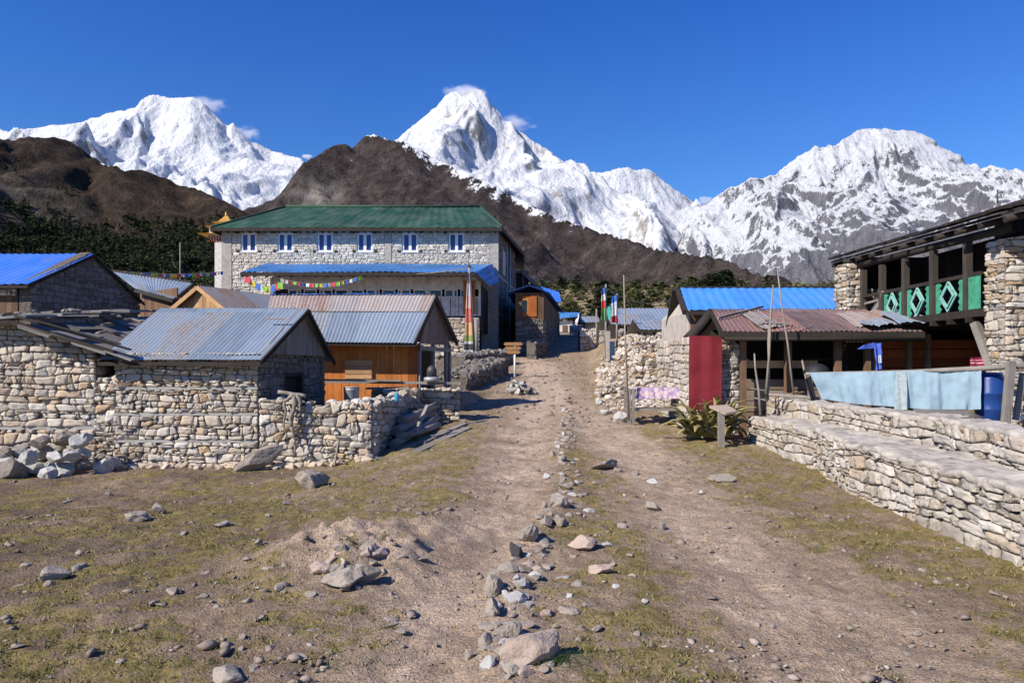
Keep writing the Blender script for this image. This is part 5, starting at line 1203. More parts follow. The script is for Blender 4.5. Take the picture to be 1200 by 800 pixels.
m = MB(); m.box(9.3, 19.5, .3, 13.4, 19.8, 4.6); m.planks((10.4, 16.9, .4), (1, 0, 0), Zv, 2.8, 2.2, .25, .05, rng=rng)
m.build('back_wall', M['wood_dark'], root)
m = MB()
for k in range(12): m.tube([(10.0, 14.4, .55+k*.17), (12.4, 14.4, .55+k*.17)], .085, 7)
m.build('log_wall', M['wood_brown'], root)
m = MB(); m.beam(at(1143, 378, 13.6), at(1163, 432, 13.3), .16, .12); m.beam(at(1150, 398, 13.9), at(1172, 386, 13.9), .08, .14); m.build('brace', M['wood_greyx'], root)
m = MB(); m.tube([at(1169, 238, 12.5), at(1169, 222, 12.5)], .012, 5); m.build('rod', M['iron'], root)
m = MB(); m.box(12.9, 13.5, .3, 13.3, 19.4, 5.5); m.build('right_wall', M['core'], root)
# ---------------------------------------------------------------- dry stone walls
rng = random.Random(44)
def dry_wall(name, label, a, b, z0, ztop, th=.5, sx=.2, sy=.13, mat='stone', jit=.42, caps=True, cat='wall', seed=1, capsize=.12, depth=.06, both=False, ends=(False, False)):
    """free standing wall a->b (front face to the right of a->b); ztop(t) gives the top"""
    rg_ = random.Random(seed); a2 = Vector((a[0], a[1], 0)); b2 = Vector((b[0], b[1], 0)); U = (b2-a2).normalized(); N = U.cross(Zv); w = (b2-a2).length
    m = MB(); zmx = max(ztop(0), ztop(.5), ztop(1)); n = 10
    for f in range(2 if both else 1):
        cs = cells(w, zmx-z0, sx, sy, rg_, jit)
        cs = [P for P in cs if sum(p[1] for p in P)/len(P)+z0 < ztop((sum(p[0] for p in P)/len(P)/w) if not f else 1-(sum(p[0] for p in P)/len(P)/w))]
        if f: lay(m, cs, V3(b, z0)-N*th, -U, Zv, -N, rg_, depth, .004, .016)
        else: lay(m, cs, V3(a, z0), U, Zv, N, rg_, depth, .004, .016)
    for e, (p, d) in zip(ends, ((V3(a, z0)-N*th, N), (V3(b, z0), -N))):
        if e:
            zt_ = ztop(0) if d == N else ztop(1); cs = cells(th, zt_-z0, sx, sy, rg_, jit); lay(m, cs, p, d, Zv, d.cross(Zv), rg_, depth, .004, .016)
    m.cur = 1
    for i in range(n):
        t0, t1 = i/n, (i+1)/n; P = [V3(a2+U*w*t0, z0), V3(a2+U*w*t1, z0), V3(a2+U*w*t1, ztop(t1)-.07), V3(a2+U*w*t0, ztop(t0)-.07)]
        m.poly_prism([p-N*.004+Vector((0, 0, 0)) for p in P], -N*(th-.008))
    m.cur = 0
    if caps:
        k = int(w*th/(capsize*capsize)*.55)
        for i in range(k):
            t = rg_.random(); q = a2+U*w*t-N*th*rg_.uniform(.0, 1.0); s_ = capsize*rg_.uniform(.5, 1.25)
            put_rock(m, (q.x, q.y, ztop(t)-.03+rg_.uniform(-.03, .03)), (s_, s_*rg_.uniform(.6, 1), s_*rg_.uniform(.45, .8)), seed*1000+i, 3 if s_ > .09 else 2)
    return m.build(name, [M[mat], M['core']], None, label, cat)
dry_wall('yard_wall', 'rough dry stone yard wall joining the stone shed, with a bleached root on it', (-4.86, 13.98), (-2.70, 13.98), -.5, lambda t: 1.02-.10*t+.05*math.sin(t*9), .5, .19, .125, 'stone', .55, seed=3)
dry_wall('yard_side_wall', 'shaded dry stone wall running back beside the heap of old logs', (-2.70, 14.0), (-2.38, 18.5), -.4, lambda t: .90+.20*t+.05*math.sin(t*13), .5, .2, .13, 'stone', .5, seed=4)
dry_wall('gap_wall', 'narrow piece of rough wall filling the gap between the two left huts', (-8.05, 14.03), (-7.64, 14.03), -.5, lambda t: 1.45, .4, .17, .12, 'stone', .5, seed=5, capsize=.1)
dry_wall('inner_yard_wall', 'low sunlit stone wall under the plank counter before the wooden hut', (-3.6, 18.55), (-1.35, 18.75), .2, lambda t: 1.08, .4, .24, .12, 'stone', .4, seed=6, capsize=.1)
dry_wall('street_edge_wall', 'stone retaining wall darkened for shade below the lodge flagpole', (-1.6, 25.2), (-.2, 33.0), .3, lambda t: 1.3+.75*t, 1.4, .3, .18, 'stone_shaded', .5, seed=7, capsize=.18)  # stone tone darkened to stand for shade, caps too
dry_wall('lodge_terrace_wall', 'shaded rough stone wall along the street in front of the lodge', (-2.2, 33.6), (.10, 38.8), .8, lambda t: 2.15+.4*t, 1.5, .35, .2, 'stone_shaded', .5, seed=8, capsize=.22)
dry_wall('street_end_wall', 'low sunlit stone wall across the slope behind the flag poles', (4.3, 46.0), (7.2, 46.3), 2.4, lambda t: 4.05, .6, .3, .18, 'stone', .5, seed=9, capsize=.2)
dry_wall('street_bend_wall', 'shaded stone wall along the left of the street past the plank house', (1.3, 41.0), (2.1, 43.2), 1.6, lambda t: 3.1, .5, .3, .18, 'stone_shaded', .5, seed=10, capsize=.2)
dry_wall('far_lane_wall', 'pale low wall closing the end of the street below the cottage', (4.9, 62.0), (8.6, 61.0), 3.6, lambda t: 5.2, .5, .3, .18, 'stone', .5, seed=11, capsize=.2)
# splayed rubble at the foot of the left walls
m = MB(); rr = random.Random(5)
for i in range(95):
    x = rr.uniform(-9.5, -2.6); put_rock(m, (x, 13.83-abs(rr.gauss(0, .10)), zs(x, 13.7)+.02), (rr.uniform(.06, .17), rr.uniform(.06, .12), rr.uniform(.05, .11)), 3000+i, 2)
m.each('footing_stone', M['stone'], None, label='loose stone fallen along the foot of the left huts and yard wall', cat='stone', group='fallen stones along the left walls')

# ---- low terraced wall on the right, two tiers
FR = [(4.87, 14.9), (4.93, 11.7), (4.47, 9.6), (4.40, 7.9), (4.23, 6.0), (3.98, 4.0)]
def tier(name, label, pts, z0, ztop, sx, sy, seed, capw, endcap=False):
    m = MB(); rg_ = random.Random(seed)
    Pd = [(pts[i], pts[i+1]) for i in range(len(pts)-1)]; run = 0
    for a, b in Pd:
        a2 = Vector((*a, 0)); b2 = Vector((*b, 0)); U = (b2-a2).normalized(); N = Vector((U.y, -U.x, 0)); w = (b2-a2).length
        H = ztop-z0-.04; cs = cells(w, H, sx, sy, rg_, .30); m.cur = 0
        lay(m, cs, V3(a, z0), U, Zv, N, rg_, .038, .009, .013, 1)
        m.cur = 1; m.poly_prism([V3(a, z0)-N*.004, V3(b, z0)-N*.004, V3(b, ztop-.05)-N*.004, V3(a, ztop-.05)-N*.004], -N*(capw(0)*.9))
        # cement coping with an uneven lip
        nu = max(4, int(w/.06)); nv = 9; o = len(m.v); m.cur = 2; m.smooth = True; nm = N
        for j in range(nv+4):
            for i in range(nu+1):
                t = i/nu; q = a2+U*w*t; d = capw(t)
                lip = .035+.055*float(vn(np.array([(run+w*t)*3.3]), np.array([seed*.7]), 3)[0])
                if j == 0: dd, z = lip-.02, ztop-.075
                elif j == 1: dd, z = lip, ztop-.05
                elif j == 2: dd, z = lip-.015, ztop-.008
                else:
                    dd = lip-.04-(d-.0)*(j-3)/nv; z = ztop
                p_ = q+nm*dd; z += .035*float(fbm(np.array([p_.x*2.1]), np.array([p_.y*2.1]), 5, seed, .6)[0]) + (-.015 if j > 2 else 0)*0
                m.v.append((p_.x, p_.y, z))
        for j in range(nv+3):
            for i in range(nu): m.face([o+j*(nu+1)+i, o+j*(nu+1)+i+1, o+(j+1)*(nu+1)+i+1, o+(j+1)*(nu+1)+i][::-1])
        m.smooth = False; run += w
    if endcap:
        a, b = Pd[0]; U = (Vector((*b, 0))-Vector((*a, 0))).normalized(); N = Vector((U.y, -U.x, 0)); d = capw(0); cs = cells(d*.9, ztop-z0-.05, sx, sy, rg_, .4); m.cur = 0
        lay(m, cs, V3(a, z0)-N*d*.9, N, Zv, -U, rg_, .045, .004, .014)
    return m.build(name, [M['stone_pale'], M['core'], M['cement_pale']], None, label, 'wall')
FRr = FR
BK = [(5.57, 15.8), (5.52, 12.9), (5.50, 9.4), (4.98, 7.0), (4.62, 4.6)]
tier('low_stone_wall', 'lower front tier of the pale stone wall on the right, cement ledge on top', FR, -.25, .655, .27, .125, 61, lambda t: .82, True)
tier('upper_stone_wall', 'upper back tier of the pale stone wall on the right, below the blue sheet', BK, .35, 1.0, .29, .135, 62, lambda t: .42, True)

# ---------------------------------------------------------------- stones
def field_rock(px, py, wpx, hpx, label, seed, mat='rock', group=None, name='rock', sink=.42, dep=None):
    # solve the ground point under the pixel
    Y = 4.0
    for _ in range(16):
        X = (px-600)/FPX*Y; z = zs(X, Y); Yn = (EYE-z)*FPX/max(5, (py-HY)); Y = .5*Y+.5*min(Yn, 60)
    X = (px-600)/FPX*Y; w = wpx/FPX*Y/2; h = hpx/FPX*Y; d = dep or w*.85
    m = MB(); put_rock(m, (X, Y+d*.5, zs(X, Y)+h*(.5-sink*.5)), (w*1.12, d, h*.66), seed, 4 if wpx > 24 else 3, None if wpx < 34 else .3, .15)
    return m.build(name, M[mat], None, label, 'rock', group)
big = [
 (627, 780, 76, 50, 'largest boulder at the bottom of the middle strip, grass at its foot', 'rock_pink'),
 (602, 747, 26, 18, 'squarish pale rock right behind the largest boulder', 'rock'),
 (568, 758, 25, 20, 'brown sloping rock left of the largest boulder', 'rock'),
 (549, 774, 10, 16, 'small upright rock left of the brown sloping rock', 'rock'),
 (572, 786, 26, 17, 'smooth grey cobble at the lower left of the largest boulder', 'rock_white'),
 (578, 722, 27, 27, 'pale rounded rock at the near end of the stone row', 'rock'),
 (602, 705, 37, 13, 'flat grey rock second in the stone row', 'rock_white'),
 (611, 690, 20, 15, 'whitish block behind the flat grey rock in the row', 'rock_white'),
 (581, 696, 28, 30, 'tall creased pale rock in the stone row', 'rock'),
 (596, 670, 24, 15, 'bluish grey rock in the row next to the black rock', 'rock'),
 (604, 653, 24, 20, 'black rock in the stone row', 'rock_black'),
 (620, 634, 32, 27, 'tall leaning rock just behind the black rock', 'rock'),
 (641, 618, 24, 16, 'grey block behind the tall leaning rock', 'rock'),
 (657, 616, 20, 14, 'grey block with a dark side at the right of its neighbour in the row', 'rock'),
 (656, 592, 33, 15, 'long low rock at the far end of the near stone row', 'rock'),
 (684, 645, 38, 17, 'long pinkish slab lying right of the stone row', 'rock_pink'),
 (704, 673, 30, 15, 'pink triangular stone in the middle strip', 'rock_pink'),
 (676, 689, 20, 9, 'thin grey stone casting a short shadow below the pink triangle', 'rock'),
 (711, 550, 44, 11, 'pale worn slab bedded where the strip begins', 'rock'),
 (848, 565, 32, 10, 'low flat stone out on the right track', 'rock'),
 (766, 598, 20, 13, 'dark sided stone alone at the edge of the right track', 'rock'),
 (777, 620, 11, 10, 'small upright stone just below the lone dark sided stone', 'rock'),
 (366, 571, 40, 22, 'single large boulder on the turf in front of the yard wall', 'rock'),
 (182, 600, 22, 12, 'pointed grey stone of the pair on the left turf', 'rock'),
 (157, 611, 36, 12, 'long brown stone of the pair on the left turf', 'rock'),
 (62, 680, 42, 15, 'flat slab near the left edge of the picture', 'rock'),
 (88, 668, 22, 10, 'small block behind the flat slab near the left edge', 'rock'),
 (262, 800, 54, 16, 'boulder cut off by the bottom edge of the picture', 'rock'),
 (426, 682, 36, 22, 'grey rock sticking out of the sandy mound', 'rock'),
 (402, 690, 52, 24, 'broad pale hump of rock in the sandy mound', 'rock'),
 (378, 664, 34, 12, 'flat pale stone at the left of the sandy mound', 'rock_pink'),
 (440, 652, 40, 12, 'pale slab at the back of the sandy mound', 'rock_pink'),
 (728, 495, 17, 14, 'tilted white block at the foot of the bench', 'rock_white'),
 (712, 486, 18, 9, 'flat white stone left of the tilted white block', 'rock_white'),
 (703, 477, 15, 9, 'white stone farther up beside the flat white stone', 'rock_white'),
 (257, 617, 26, 6, 'thin flat stone on the turf below the yard wall', 'rock'),
]
for i, (px, py, w_, h_, lb, mt) in enumerate(big): field_rock(px, py, w_, h_, lb, 900+i*7, mt)
small = [(661, 512, 9, 7), (660, 500, 9, 8), (662, 491, 8, 6), (661, 482, 7, 6), (648, 534, 9, 7), (659, 540, 15, 8), (655, 525, 10, 6), (638, 597, 13, 10), (638, 637, 13, 7), (627, 677, 22, 9), (633, 650, 26, 8), (596, 795, 14, 8),
         (690, 600, 16, 5), (724, 553, 12, 6), (745, 556, 12, 5), (768, 567, 20, 6), (700, 567, 14, 5), (672, 570, 18, 6), (721, 690, 14, 6), (742, 676, 14, 5), (718, 664, 10, 6), (640, 560, 10, 6), (660, 563, 10, 5), (730, 618, 16, 5), (712, 640, 12, 5), (738, 652, 12, 5), (690, 712, 18, 5), (668, 700, 12, 5), (700, 738, 14, 5), (748, 745, 14, 5), (757, 706, 12, 4), (652, 735, 12, 5), (671, 655, 10, 5)]
for i, (px, py, w_, h_) in enumerate(small): field_rock(px, py, w_, h_, 'small weathered stone half sunk in the strip between the two tracks', 2100+i, 'rock' if i % 3 else 'rock_white', 'small stones of the middle strip', 'stone')
rr = random.Random(33)
LX = [(790, 596), (760, 575), (720, 577), (690, 590), (655, 604), (620, 634), (590, 648), (560, 655), (530, 658), (500, 661), (480, 663)]
for i in range(185):
    py = 478+(790-478)*rr.random()**1.25; px = float(np.interp(py, [q[0] for q in LX[::-1]], [q[1] for q in LX[::-1]])) + rr.gauss(0, 1)*(3+(py-470)*.05)+abs(rr.gauss(0, 1))*(py-470)*.10
    k_ = (py-430)/200; field_rock(px, py, rr.uniform(6, 19)*k_+2, rr.uniform(2.5, 6)*k_+1, 'half buried stone in the long row running up between the two tracks', 6000+i, rr.choice(['rock', 'rock', 'rock', 'rock', 'rock_white', 'rock_pink']), 'half buried stones of the middle row', 'stone', .85)
rr = random.Random(3)
for i in range(46):
    px = rr.choice([rr.uniform(0, 330), rr.uniform(200, 480)]); py = rr.uniform(572, 790)
    field_rock(px, py, rr.uniform(5, 14)*(1+(py-560)/300), rr.uniform(3, 7), 'small loose stone scattered over the turf on the left', 2300+i, 'rock', 'small stones scattered on the left turf', 'stone')
for i in range(34):
    px = rr.uniform(820, 1190); py = rr.uniform(600, 790)
    if px > 880 and py < 560+(px-880)*.32+40: py = 560+(px-880)*.32+45
    field_rock(px, min(py, 795), rr.uniform(5, 11), rr.uniform(3, 5), 'small loose stone scattered beside the right wall and track', 2500+i, 'rock', 'small stones scattered on the right', 'stone')
rr = random.Random(37)
for i in range(24):
    field_rock(rr.gauss(408, 34), rr.gauss(668, 17), rr.uniform(8, 26), rr.uniform(4, 12), 'pale stone half sunk in the sandy mound', 6400+i, 'rock' if i % 3 else 'rock_pink', 'stones in the sandy mound', 'stone', .6)
# white boulder heap at the left edge
rr = random.Random(12); k = 0
for layer, (n_, hz_) in enumerate(((20, .12), (11, .36), (5, .60))):
    for i in range(n_):
        x = rr.uniform(-9.6, -7.75)+layer*.12 if layer else rr.uniform(-9.9, -7.45); y = rr.uniform(12.75, 13.55)+layer*.12; s_ = rr.uniform(.17, .36)*(1-.12*layer)
        m = MB(); put_rock(m, (x, y, zs(x, y)+hz_), (s_, s_*.85, s_*.72), 4000+k, 3); k += 1
        m.build('boulder', M['rock_white'] if rr.random() < .92 else M['rock'], None, 'white grey boulder in the heap before the left hut', 'boulder', 'white boulders heaped before the left hut')
# cairn heap by the street
k = 0
for layer, (n_, hz_) in enumerate(((16, .08), (8, .24), (3, .40))):
    for i in range(n_):
        x = rr.uniform(-.35, .75)*(1-.25*layer)+.05; y = 24.6+rr.uniform(-.5, .5); s_ = rr.uniform(.11, .24)
        m = MB(); put_rock(m, (x, y, zs(x, y)+hz_), (s_, s_*.85, s_*.7), 4200+k, 2); k += 1
        m.build('heap_stone', M['rock_white'] if rr.random() < .5 else M['rock'], None, 'pale stone in the small heap beside the street shadow', 'stone', 'pale stones heaped beside the street')
# rubble bank right of the street
m = MB(); rr = random.Random(31)
for i in range(2300):
    y = rr.uniform(20.5, 33.5); lo = 2.6+(y-22)*.12; x = rr.uniform(lo, y*.29+.6)
    if y < 22.5 and x > 5.4: continue
    s_ = rr.choice([.05, .07, .09, .12, .18])*rr.uniform(.7, 1.3)*(1 if y > 23 else .75)
    put_rock(m, (x, y, zs(x, y)+s_*.3+(.25 if rr.random() < .3 and y > 23 else 0)), (s_, s_*.8, s_*.65), 5000+i % 60, 2)
m.build('rubble_bank', M['stone'], None, 'bank of loose pale rubble between the flag poles and the red sheet', 'rubble', None, 'stuff')
m = MB()
for i in range(620):
    y = rr.uniform(17, 44); x = np.interp(y, [17, 22, 30, 44], [1.6, 1.7, 2.2, 3.5])+rr.gauss(0, .8+.02*y); s_ = rr.uniform(.03, .12)
    put_rock(m, (x, y, zs(x, y)+s_*.15), (s_, s_*.8, s_*.5), 5200+i % 60, 1)
m.build('track_rubble', M['rock'], None, 'scattered small rubble along the upper street', 'rubble', None, 'stuff')
for i, (px, Y, w_) in enumerate([(697, 47, .45), (706, 45, .35), (728, 37, .35)]):
    m = MB(); x = (px-600)/FPX*Y; put_rock(m, (x, Y, zs(x, Y)+.3), (w_*.8, w_*.7, w_*.75), 5300+i, 3); m.build('boulder', M['rock'], None, ['big pale boulder left of the flag poles', 'pale boulder right behind the flag poles', 'pale boulder before the white panel of the grey roofed house'][i], 'boulder')

# gravel: thousands of pebbles on the near ground
rg = np.random.default_rng(9); n = 15000; y = 3.4+rg.uniform(0, 1, n)**1.7*18; x = rg.uniform(-1, 1, n)*(y*.74+.3)
gm = grass_mask(x, y); keep = (rg.uniform(0, 1, n) < .06+.9*sm(-.05, .6, fbm(x*1.3, y*1.3, 4, 61))) & (x < np.interp(y, [3, 6, 8, 12, 15, 22], [3.9, 4.15, 4.3, 4.7, 4.7, 4.7])) & ~((x < -2.3) & (y > 13.8)); x = x[keep]; y = y[keep]
z = zg(x, y); s = rg.lognormal(-4.75, .55, len(x)).clip(.004, .034)*(1+.04*y); v0, f0 = ICO[1]; f0 = np.array(f0)
P = v0[None]*(1+rg.normal(0, .26, (len(x), len(v0), 1)))*(s[:, None]*rg.uniform(.45, 1.5, (len(x), 3)))[:, None, :]*np.array([1, 1, .55]); P[:, :, 0] += x[:, None]; P[:, :, 1] += y[:, None]; P[:, :, 2] += z[:, None]+(s*.2)[:, None]
tri = P[:, f0].reshape(-1, 3); 
me = bpy.data.meshes.new('gravel'); V = P.reshape(-1, 3); F = (f0[None]+(np.arange(len(x))*len(v0))[:, None, None]).reshape(-1, 3)
me.vertices.add(len(V)); me.vertices.foreach_set('co', V.astype(np.float32).ravel()); me.loops.add(F.size); me.loops.foreach_set('vertex_index', F.astype(np.int32).ravel()); me.polygons.add(len(F)); me.polygons.foreach_set('loop_start', (np.arange(len(F))*3).astype(np.int32)); me.update(calc_edges=True)
me.materials.append(M['pebble']); ob = bpy.data.objects.new('gravel', me); C.objects.link(ob); tag(ob, 'pebbles and small stone chips strewn over the dirt', 'gravel', None, 'stuff')
# short dry turf blades
def blade_mat():
    k = NT('turf blades'); r = k.island(); return k.fin(k.ramp(r, [(0, (.06, .065, .02)), (.4, (.12, .12, .035)), (.7, (.21, .17, .08)), (1, (.34, .28, .16))]), .8, spec=.1)
n = 150000; y = 3.3+rg.uniform(0, 1, n)**1.5*10; x = rg.uniform(-1, 1, n)*(y*.73+.3); gm = grass_mask(x, y)
keep = (rg.uniform(0, 1, n) < gm*1.2*sm(.42, .6, fbm(x*7, y*7, 3, 15)*.5+.5+.12)) & (x < np.interp(y, [3, 6, 8, 12, 15], [3.9, 4.1, 4.3, 4.7, 4.7])); x = x[keep]; y = y[keep]; z = zg(x, y); n = len(x)
h = rg.uniform(.008, .028, n)*(1+.03*y); a = rg.uniform(0, 6.28, n); b = rg.uniform(0, 6.28, n); w_ = h*.16+.0008
p = np.stack([x, y, z-.002], -1); d = np.stack([np.cos(a)*w_, np.sin(a)*w_, 0*w_], -1); t = np.stack([np.cos(b)*h*.8, np.sin(b)*h*.8, h], -1)
tri_mesh('turf', np.stack([p-d, p+d, p+t], 1).reshape(-1, 3), blade_mat(), kind='stuff', label='short dry turf and moss patches on both sides of the tracks', cat='grass')
def tuft(px, py, n, hh, label, seed):
    rg2 = np.random.default_rng(seed); Y = 1.65*FPX/(py-HY); X = (px-600)/FPX*Y; x = X+rg2.normal(0, .09, n); y = Y+rg2.normal(0, .04, n); z = zg(x, y); h = rg2.uniform(.3, 1, n)*hh; b = rg2.uniform(0, 6.28, n)
    p = np.stack([x, y, z-.005], -1); d = np.stack([np.cos(b+1.5)*.0022, np.sin(b+1.5)*.0022, 0*b], -1); k = np.stack([np.cos(b)*h*.4, np.sin(b)*h*.4, h*.7], -1); t = np.stack([np.cos(b)*h*1.1, np.sin(b)*h*1.1, h*.75], -1)
    tri_mesh('grass_tuft', np.concatenate([np.stack([p-d, p+d, p+k+d*.6], 1), np.stack([p-d, p+k+d*.6, p+k-d*.6], 1), np.stack([p+k-d*.6, p+k+d*.6, p+t], 1)]).reshape(-1, 3), leaf_mat('tuft grass', (.05, .09, .02), (.10, .14, .03), (.22, .20, .08)), label=label, cat='grass', kind='stuff')
tuft(648, 788, 260, .085, 'green grass tuft at the foot of the largest boulder', 3)
tuft(410, 775, 160, .04, 'low green grass tuft near the bottom left', 4)

# ---------------------------------------------------------------- logs, planks, things by the left wall
rr = random.Random(90)
logs = [((462, 520, 14.7), (512, 490, 17.4), .10), ((474, 529, 14.5), (528, 508, 16.4), .11), ((487, 532, 14.0), (548, 503, 16.8), .11), ((463, 505, 15.2), (508, 482, 18.0), .11), ((468, 512, 14.9), (515, 498, 16.8), .08), ((494, 520, 14.9), (545, 497, 17.4), .08), ((470, 494, 15.6), (512, 474, 18.2), .10)]
for i, (p, q, r_) in enumerate(logs):
    p = at(*p); q = at(*q); m = MB()
    if i in (2, 5): m.beam(p, q, r_*1.9, r_*1.1)
    else:
        pts = [p.lerp(q, t)+Vector((rr.uniform(-.02, .02), 0, rr.uniform(-.02, .02))) for t in (0, .3, .6, 1)]; m.tube(pts, [r_, r_*.96, r_*.9, r_*.85], 10)
    m.build('old_log', M['wood_grey'], None, ['rounded grey log at the left of the log heap', 'short thick grey log in the middle of the heap', 'squared grey beam lying lowest at the front of the log heap', 'dark log resting highest against the shaded wall', 'thin round log between the thicker ones', 'squared grey plank at the right of the log heap', 'farthest round log of the heap by the shaded wall'][i], 'log')
m = MB(); m.beam(at(487, 505, 15.2), at(501, 475, 15.6), .07, .05); m.build('leaning_stake', M['pole'], None, 'short pale stake standing up out of the log heap', 'stake')
m = MB(); m.beam(at(383, 447, 18.3), at(541, 449, 18.3), .35, .06); m.each('counter_plank', M['wood_greyx'], None, label='long grey plank laid as a counter along the inner yard wall', cat='plank')
m = MB(); m.beam(at(378, 445, 17.8), at(470, 446, 18.0), .3, .04); m.beam(at(430, 455, 18.1), at(480, 454, 18.1), .3, .05); m.build('table_board', M['wood_greyx'], None, 'rough boards of a low table in the yard', 'board')
root = thing('metal_bin', at(412, 471, 15.5), 'square grey metal bin standing on the yard wall', 'bin'); c = at(412, 471, 15.5); m = MB()
m.lathe(c, [(.15, 0), (.16, .03), (.165, .25), (.17, .26), (.165, .30)], 6); m.build('body', M['iron_grey'], root); m = MB(); m.lathe(c+Zv*.302, [(.175, 0), (.175, .02), (.02, .03)], 6); m.build('lid', M['iron_grey'], root)
m = MB(); c = at(465, 470, 15.0); m.lathe(c, [(.045, 0), (.05, .02), (.05, .13), (.02, .18), (.02, .21)], 10); m.build('bottle', simple('blue plastic', (.05, .28, .45), .3), None, 'small blue plastic bottle standing on the shaded wall', 'bottle')
root = thing('stone_grinder', at(506, 447, 18.0), 'grey two-tier pot with a domed top on the plank counter', 'pot'); c = at(506, 447, 18.0); m = MB(); m.lathe(c, [(.20, 0), (.20, .10), (.12, .12)], 14); m.build('base', M['iron_grey'], root)
m = MB(); m.lathe(c+Zv*.12, [(.13, 0), (.12, .18), (.09, .24), (.03, .28)], 14); m.build('dome', M['iron'], root)
# split slab and bleached root at the yard wall
m = MB(); put_rock(m, at(312, 535, 13.55), (.55, .14, .20), 88, 4, .15, .1); o_ = m.build('leaning_slab', M['rock'], None, 'long split slab leaning on the foot of the yard wall', 'rock'); o_.rotation_euler = (0, R(-28), 0)
m = MB()
rr = random.Random(70)
def rt(p, q, r0, r1, wob=.05, n=8):
    p, q = Vector(p), Vector(q); m.tube([p.lerp(q, t/n)+Vector((rr.uniform(-wob, wob), rr.uniform(-.02, .02), 0))*math.sin(3.14*t/n) for t in range(n+1)], [r0+(r1-r0)*t/n+rr.uniform(-.006, .006) for t in range(n+1)], 7)
k0 = at(345, 462, 13.82)
rt(k0, at(341, 500, 13.75), .05, .035); rt(at(341, 500, 13.75), at(347, 532, 13.7), .035, .012); rt(k0, at(333, 470, 13.78), .045, .03); rt(at(333, 470, 13.78), at(336, 515, 13.74), .03, .01)
rt(k0+Vector((.05, 0, 0)), at(352, 482, 13.76), .04, .02); rt(at(352, 482, 13.76), at(343, 512, 13.73), .02, .008); rt(at(326, 459, 13.95), at(358, 464, 13.95), .035, .045, .03)
m.build('bleached_root', M['pole'], None, 'bleached forked tree root draped over the yard wall', 'root')
m = MB(); m.beam(at(397, 515, 13.7), at(392, 545, 13.6), .03, .03); m.build('small_stake', M['pole'], None, 'thin short stake at the foot of the yard wall', 'stake')
for j, (p, q) in enumerate((((440, 536, 13.7), (470, 541, 13.8)), ((545, 497, 17.5), (600, 487, 20)))):
    m = MB(); m.beam(at(*p), at(*q), .10, .04); m.build('fallen_plank', M['wood_greyx'], None, ['short plank on the ground at the corner of the yard wall', 'plank on the ground at the edge of the street shadow'][j], 'plank')

# ---------------------------------------------------------------- signpost, flagpole, prayer flags
Y = 31.5; X = at(600, 0, Y).x+.12; zg0 = zs(X, Y); root = thing('signpost', (X, Y, zg0), 'white signpost with small brown pointing boards in front of the lodge corner', 'signpost')
m = MB(); ztp = at(0, 401, Y).z; m.tube([(X, Y, zg0-.2), (X, Y, ztp)], .045, 10); m.build('post', M['white'], root)
for zz, l_, r_ in ((403, 592, 612), (408, 593, 610), (412.5, 595, 609)):
    m = MB(); z_ = at(0, zz, Y).z; x0, x1 = at(l_, 0, Y).x, at(r_, 0, Y).x; h_ = .07
    m.poly_prism([(x0, Y-.07, z_-h_), (x1-.05, Y-.07, z_-h_), (x1+.04, Y-.07, z_), (x1-.05, Y-.07, z_+h_), (x0, Y-.07, z_+h_), (x0-.07, Y-.07, z_)], (0, .03, 0)); m.build('board', simple('brown sign board', (.33, .17, .07), .6), root)
def cloth_mat(name, stops, rough=.85, vertical=True):
    k = NT(name); uv = k.n('SeparateXYZ', {'Vector': k.n('TexCoord').outputs['UV']}); n = k.noise(k.obj(), 14, 3)
    c = k.ramp(uv.outputs[1 if vertical else 0], stops, 'CONSTANT'); c = k.mix(1.0, c, k.ramp(n, [(.3, .8), (.7, 1.15)]), 'MULTIPLY'); return k.fin(c, rough, k.bump(n, .15, .02), .1)
def cloth(m, a, b, c, d, nu=12, nv=20, amp=.03, fu=3, seed=0, sag=0.0, bill=0.0):
    a, b, c, d = map(Vector, (a, b, c, d)); nrm = (b-a).cross(d-a).normalized(); o = len(m.v); s0 = m.smooth; m.smooth = True
    for j in range(nv+1):
        for i in range(nu+1):
            u, v = i/nu, j/nv; p = a.lerp(b, u).lerp(d.lerp(c, u), v)
            k = amp*(math.sin(u*fu*6.28+seed+v*1.5)*(.35+.65*(1-v))+.4*math.sin(u*fu*13+v*7+seed*2)); p = p+nrm*(k+bill*math.sin(u*3.14))-Zv*sag*math.sin(u*3.14)
            m.v.append(tuple(p))
    for j in range(nv):
        for i in range(nu): m.face([o+j*(nu+1)+i, o+j*(nu+1)+i+1, o+(j+1)*(nu+1)+i+1, o+(j+1)*(nu+1)+i], [(i/nu, j/nv), ((i+1)/nu, j/nv), ((i+1)/nu, (j+1)/nv), (i/nu, (j+1)/nv)])
    m.smooth = s0
Y = 37.0; X = at(554, 0, Y).x; zg0 = zs(X, Y); zt = at(0, 312, Y).z
root = thing('flagpole', (X, Y, zg0), 'tall pole with a long faded red, yellow and green prayer flag before the lodge', 'flagpole')
m = MB(); m.tube([(X, Y, zg0-.3), (X-.05, Y, zt-2), (X-.2, Y, zt)], [.09, .07, .05], 9); m.tube([(X+.16, Y+.1, zg0-.3), (X+.14, Y+.1, at(0, 375, Y).z)], .14, 8); m.each('pole', M['pole'], root)
m = MB(); m.tube([(X-.28, Y, zt-.0), (X-.1, Y, zt)], .07, 8); m.tube([(X-.2, Y, zt+.05), (X-.2, Y, zt+.6)], [.03, .01], 6); m.build('finial', M['iron'], root)
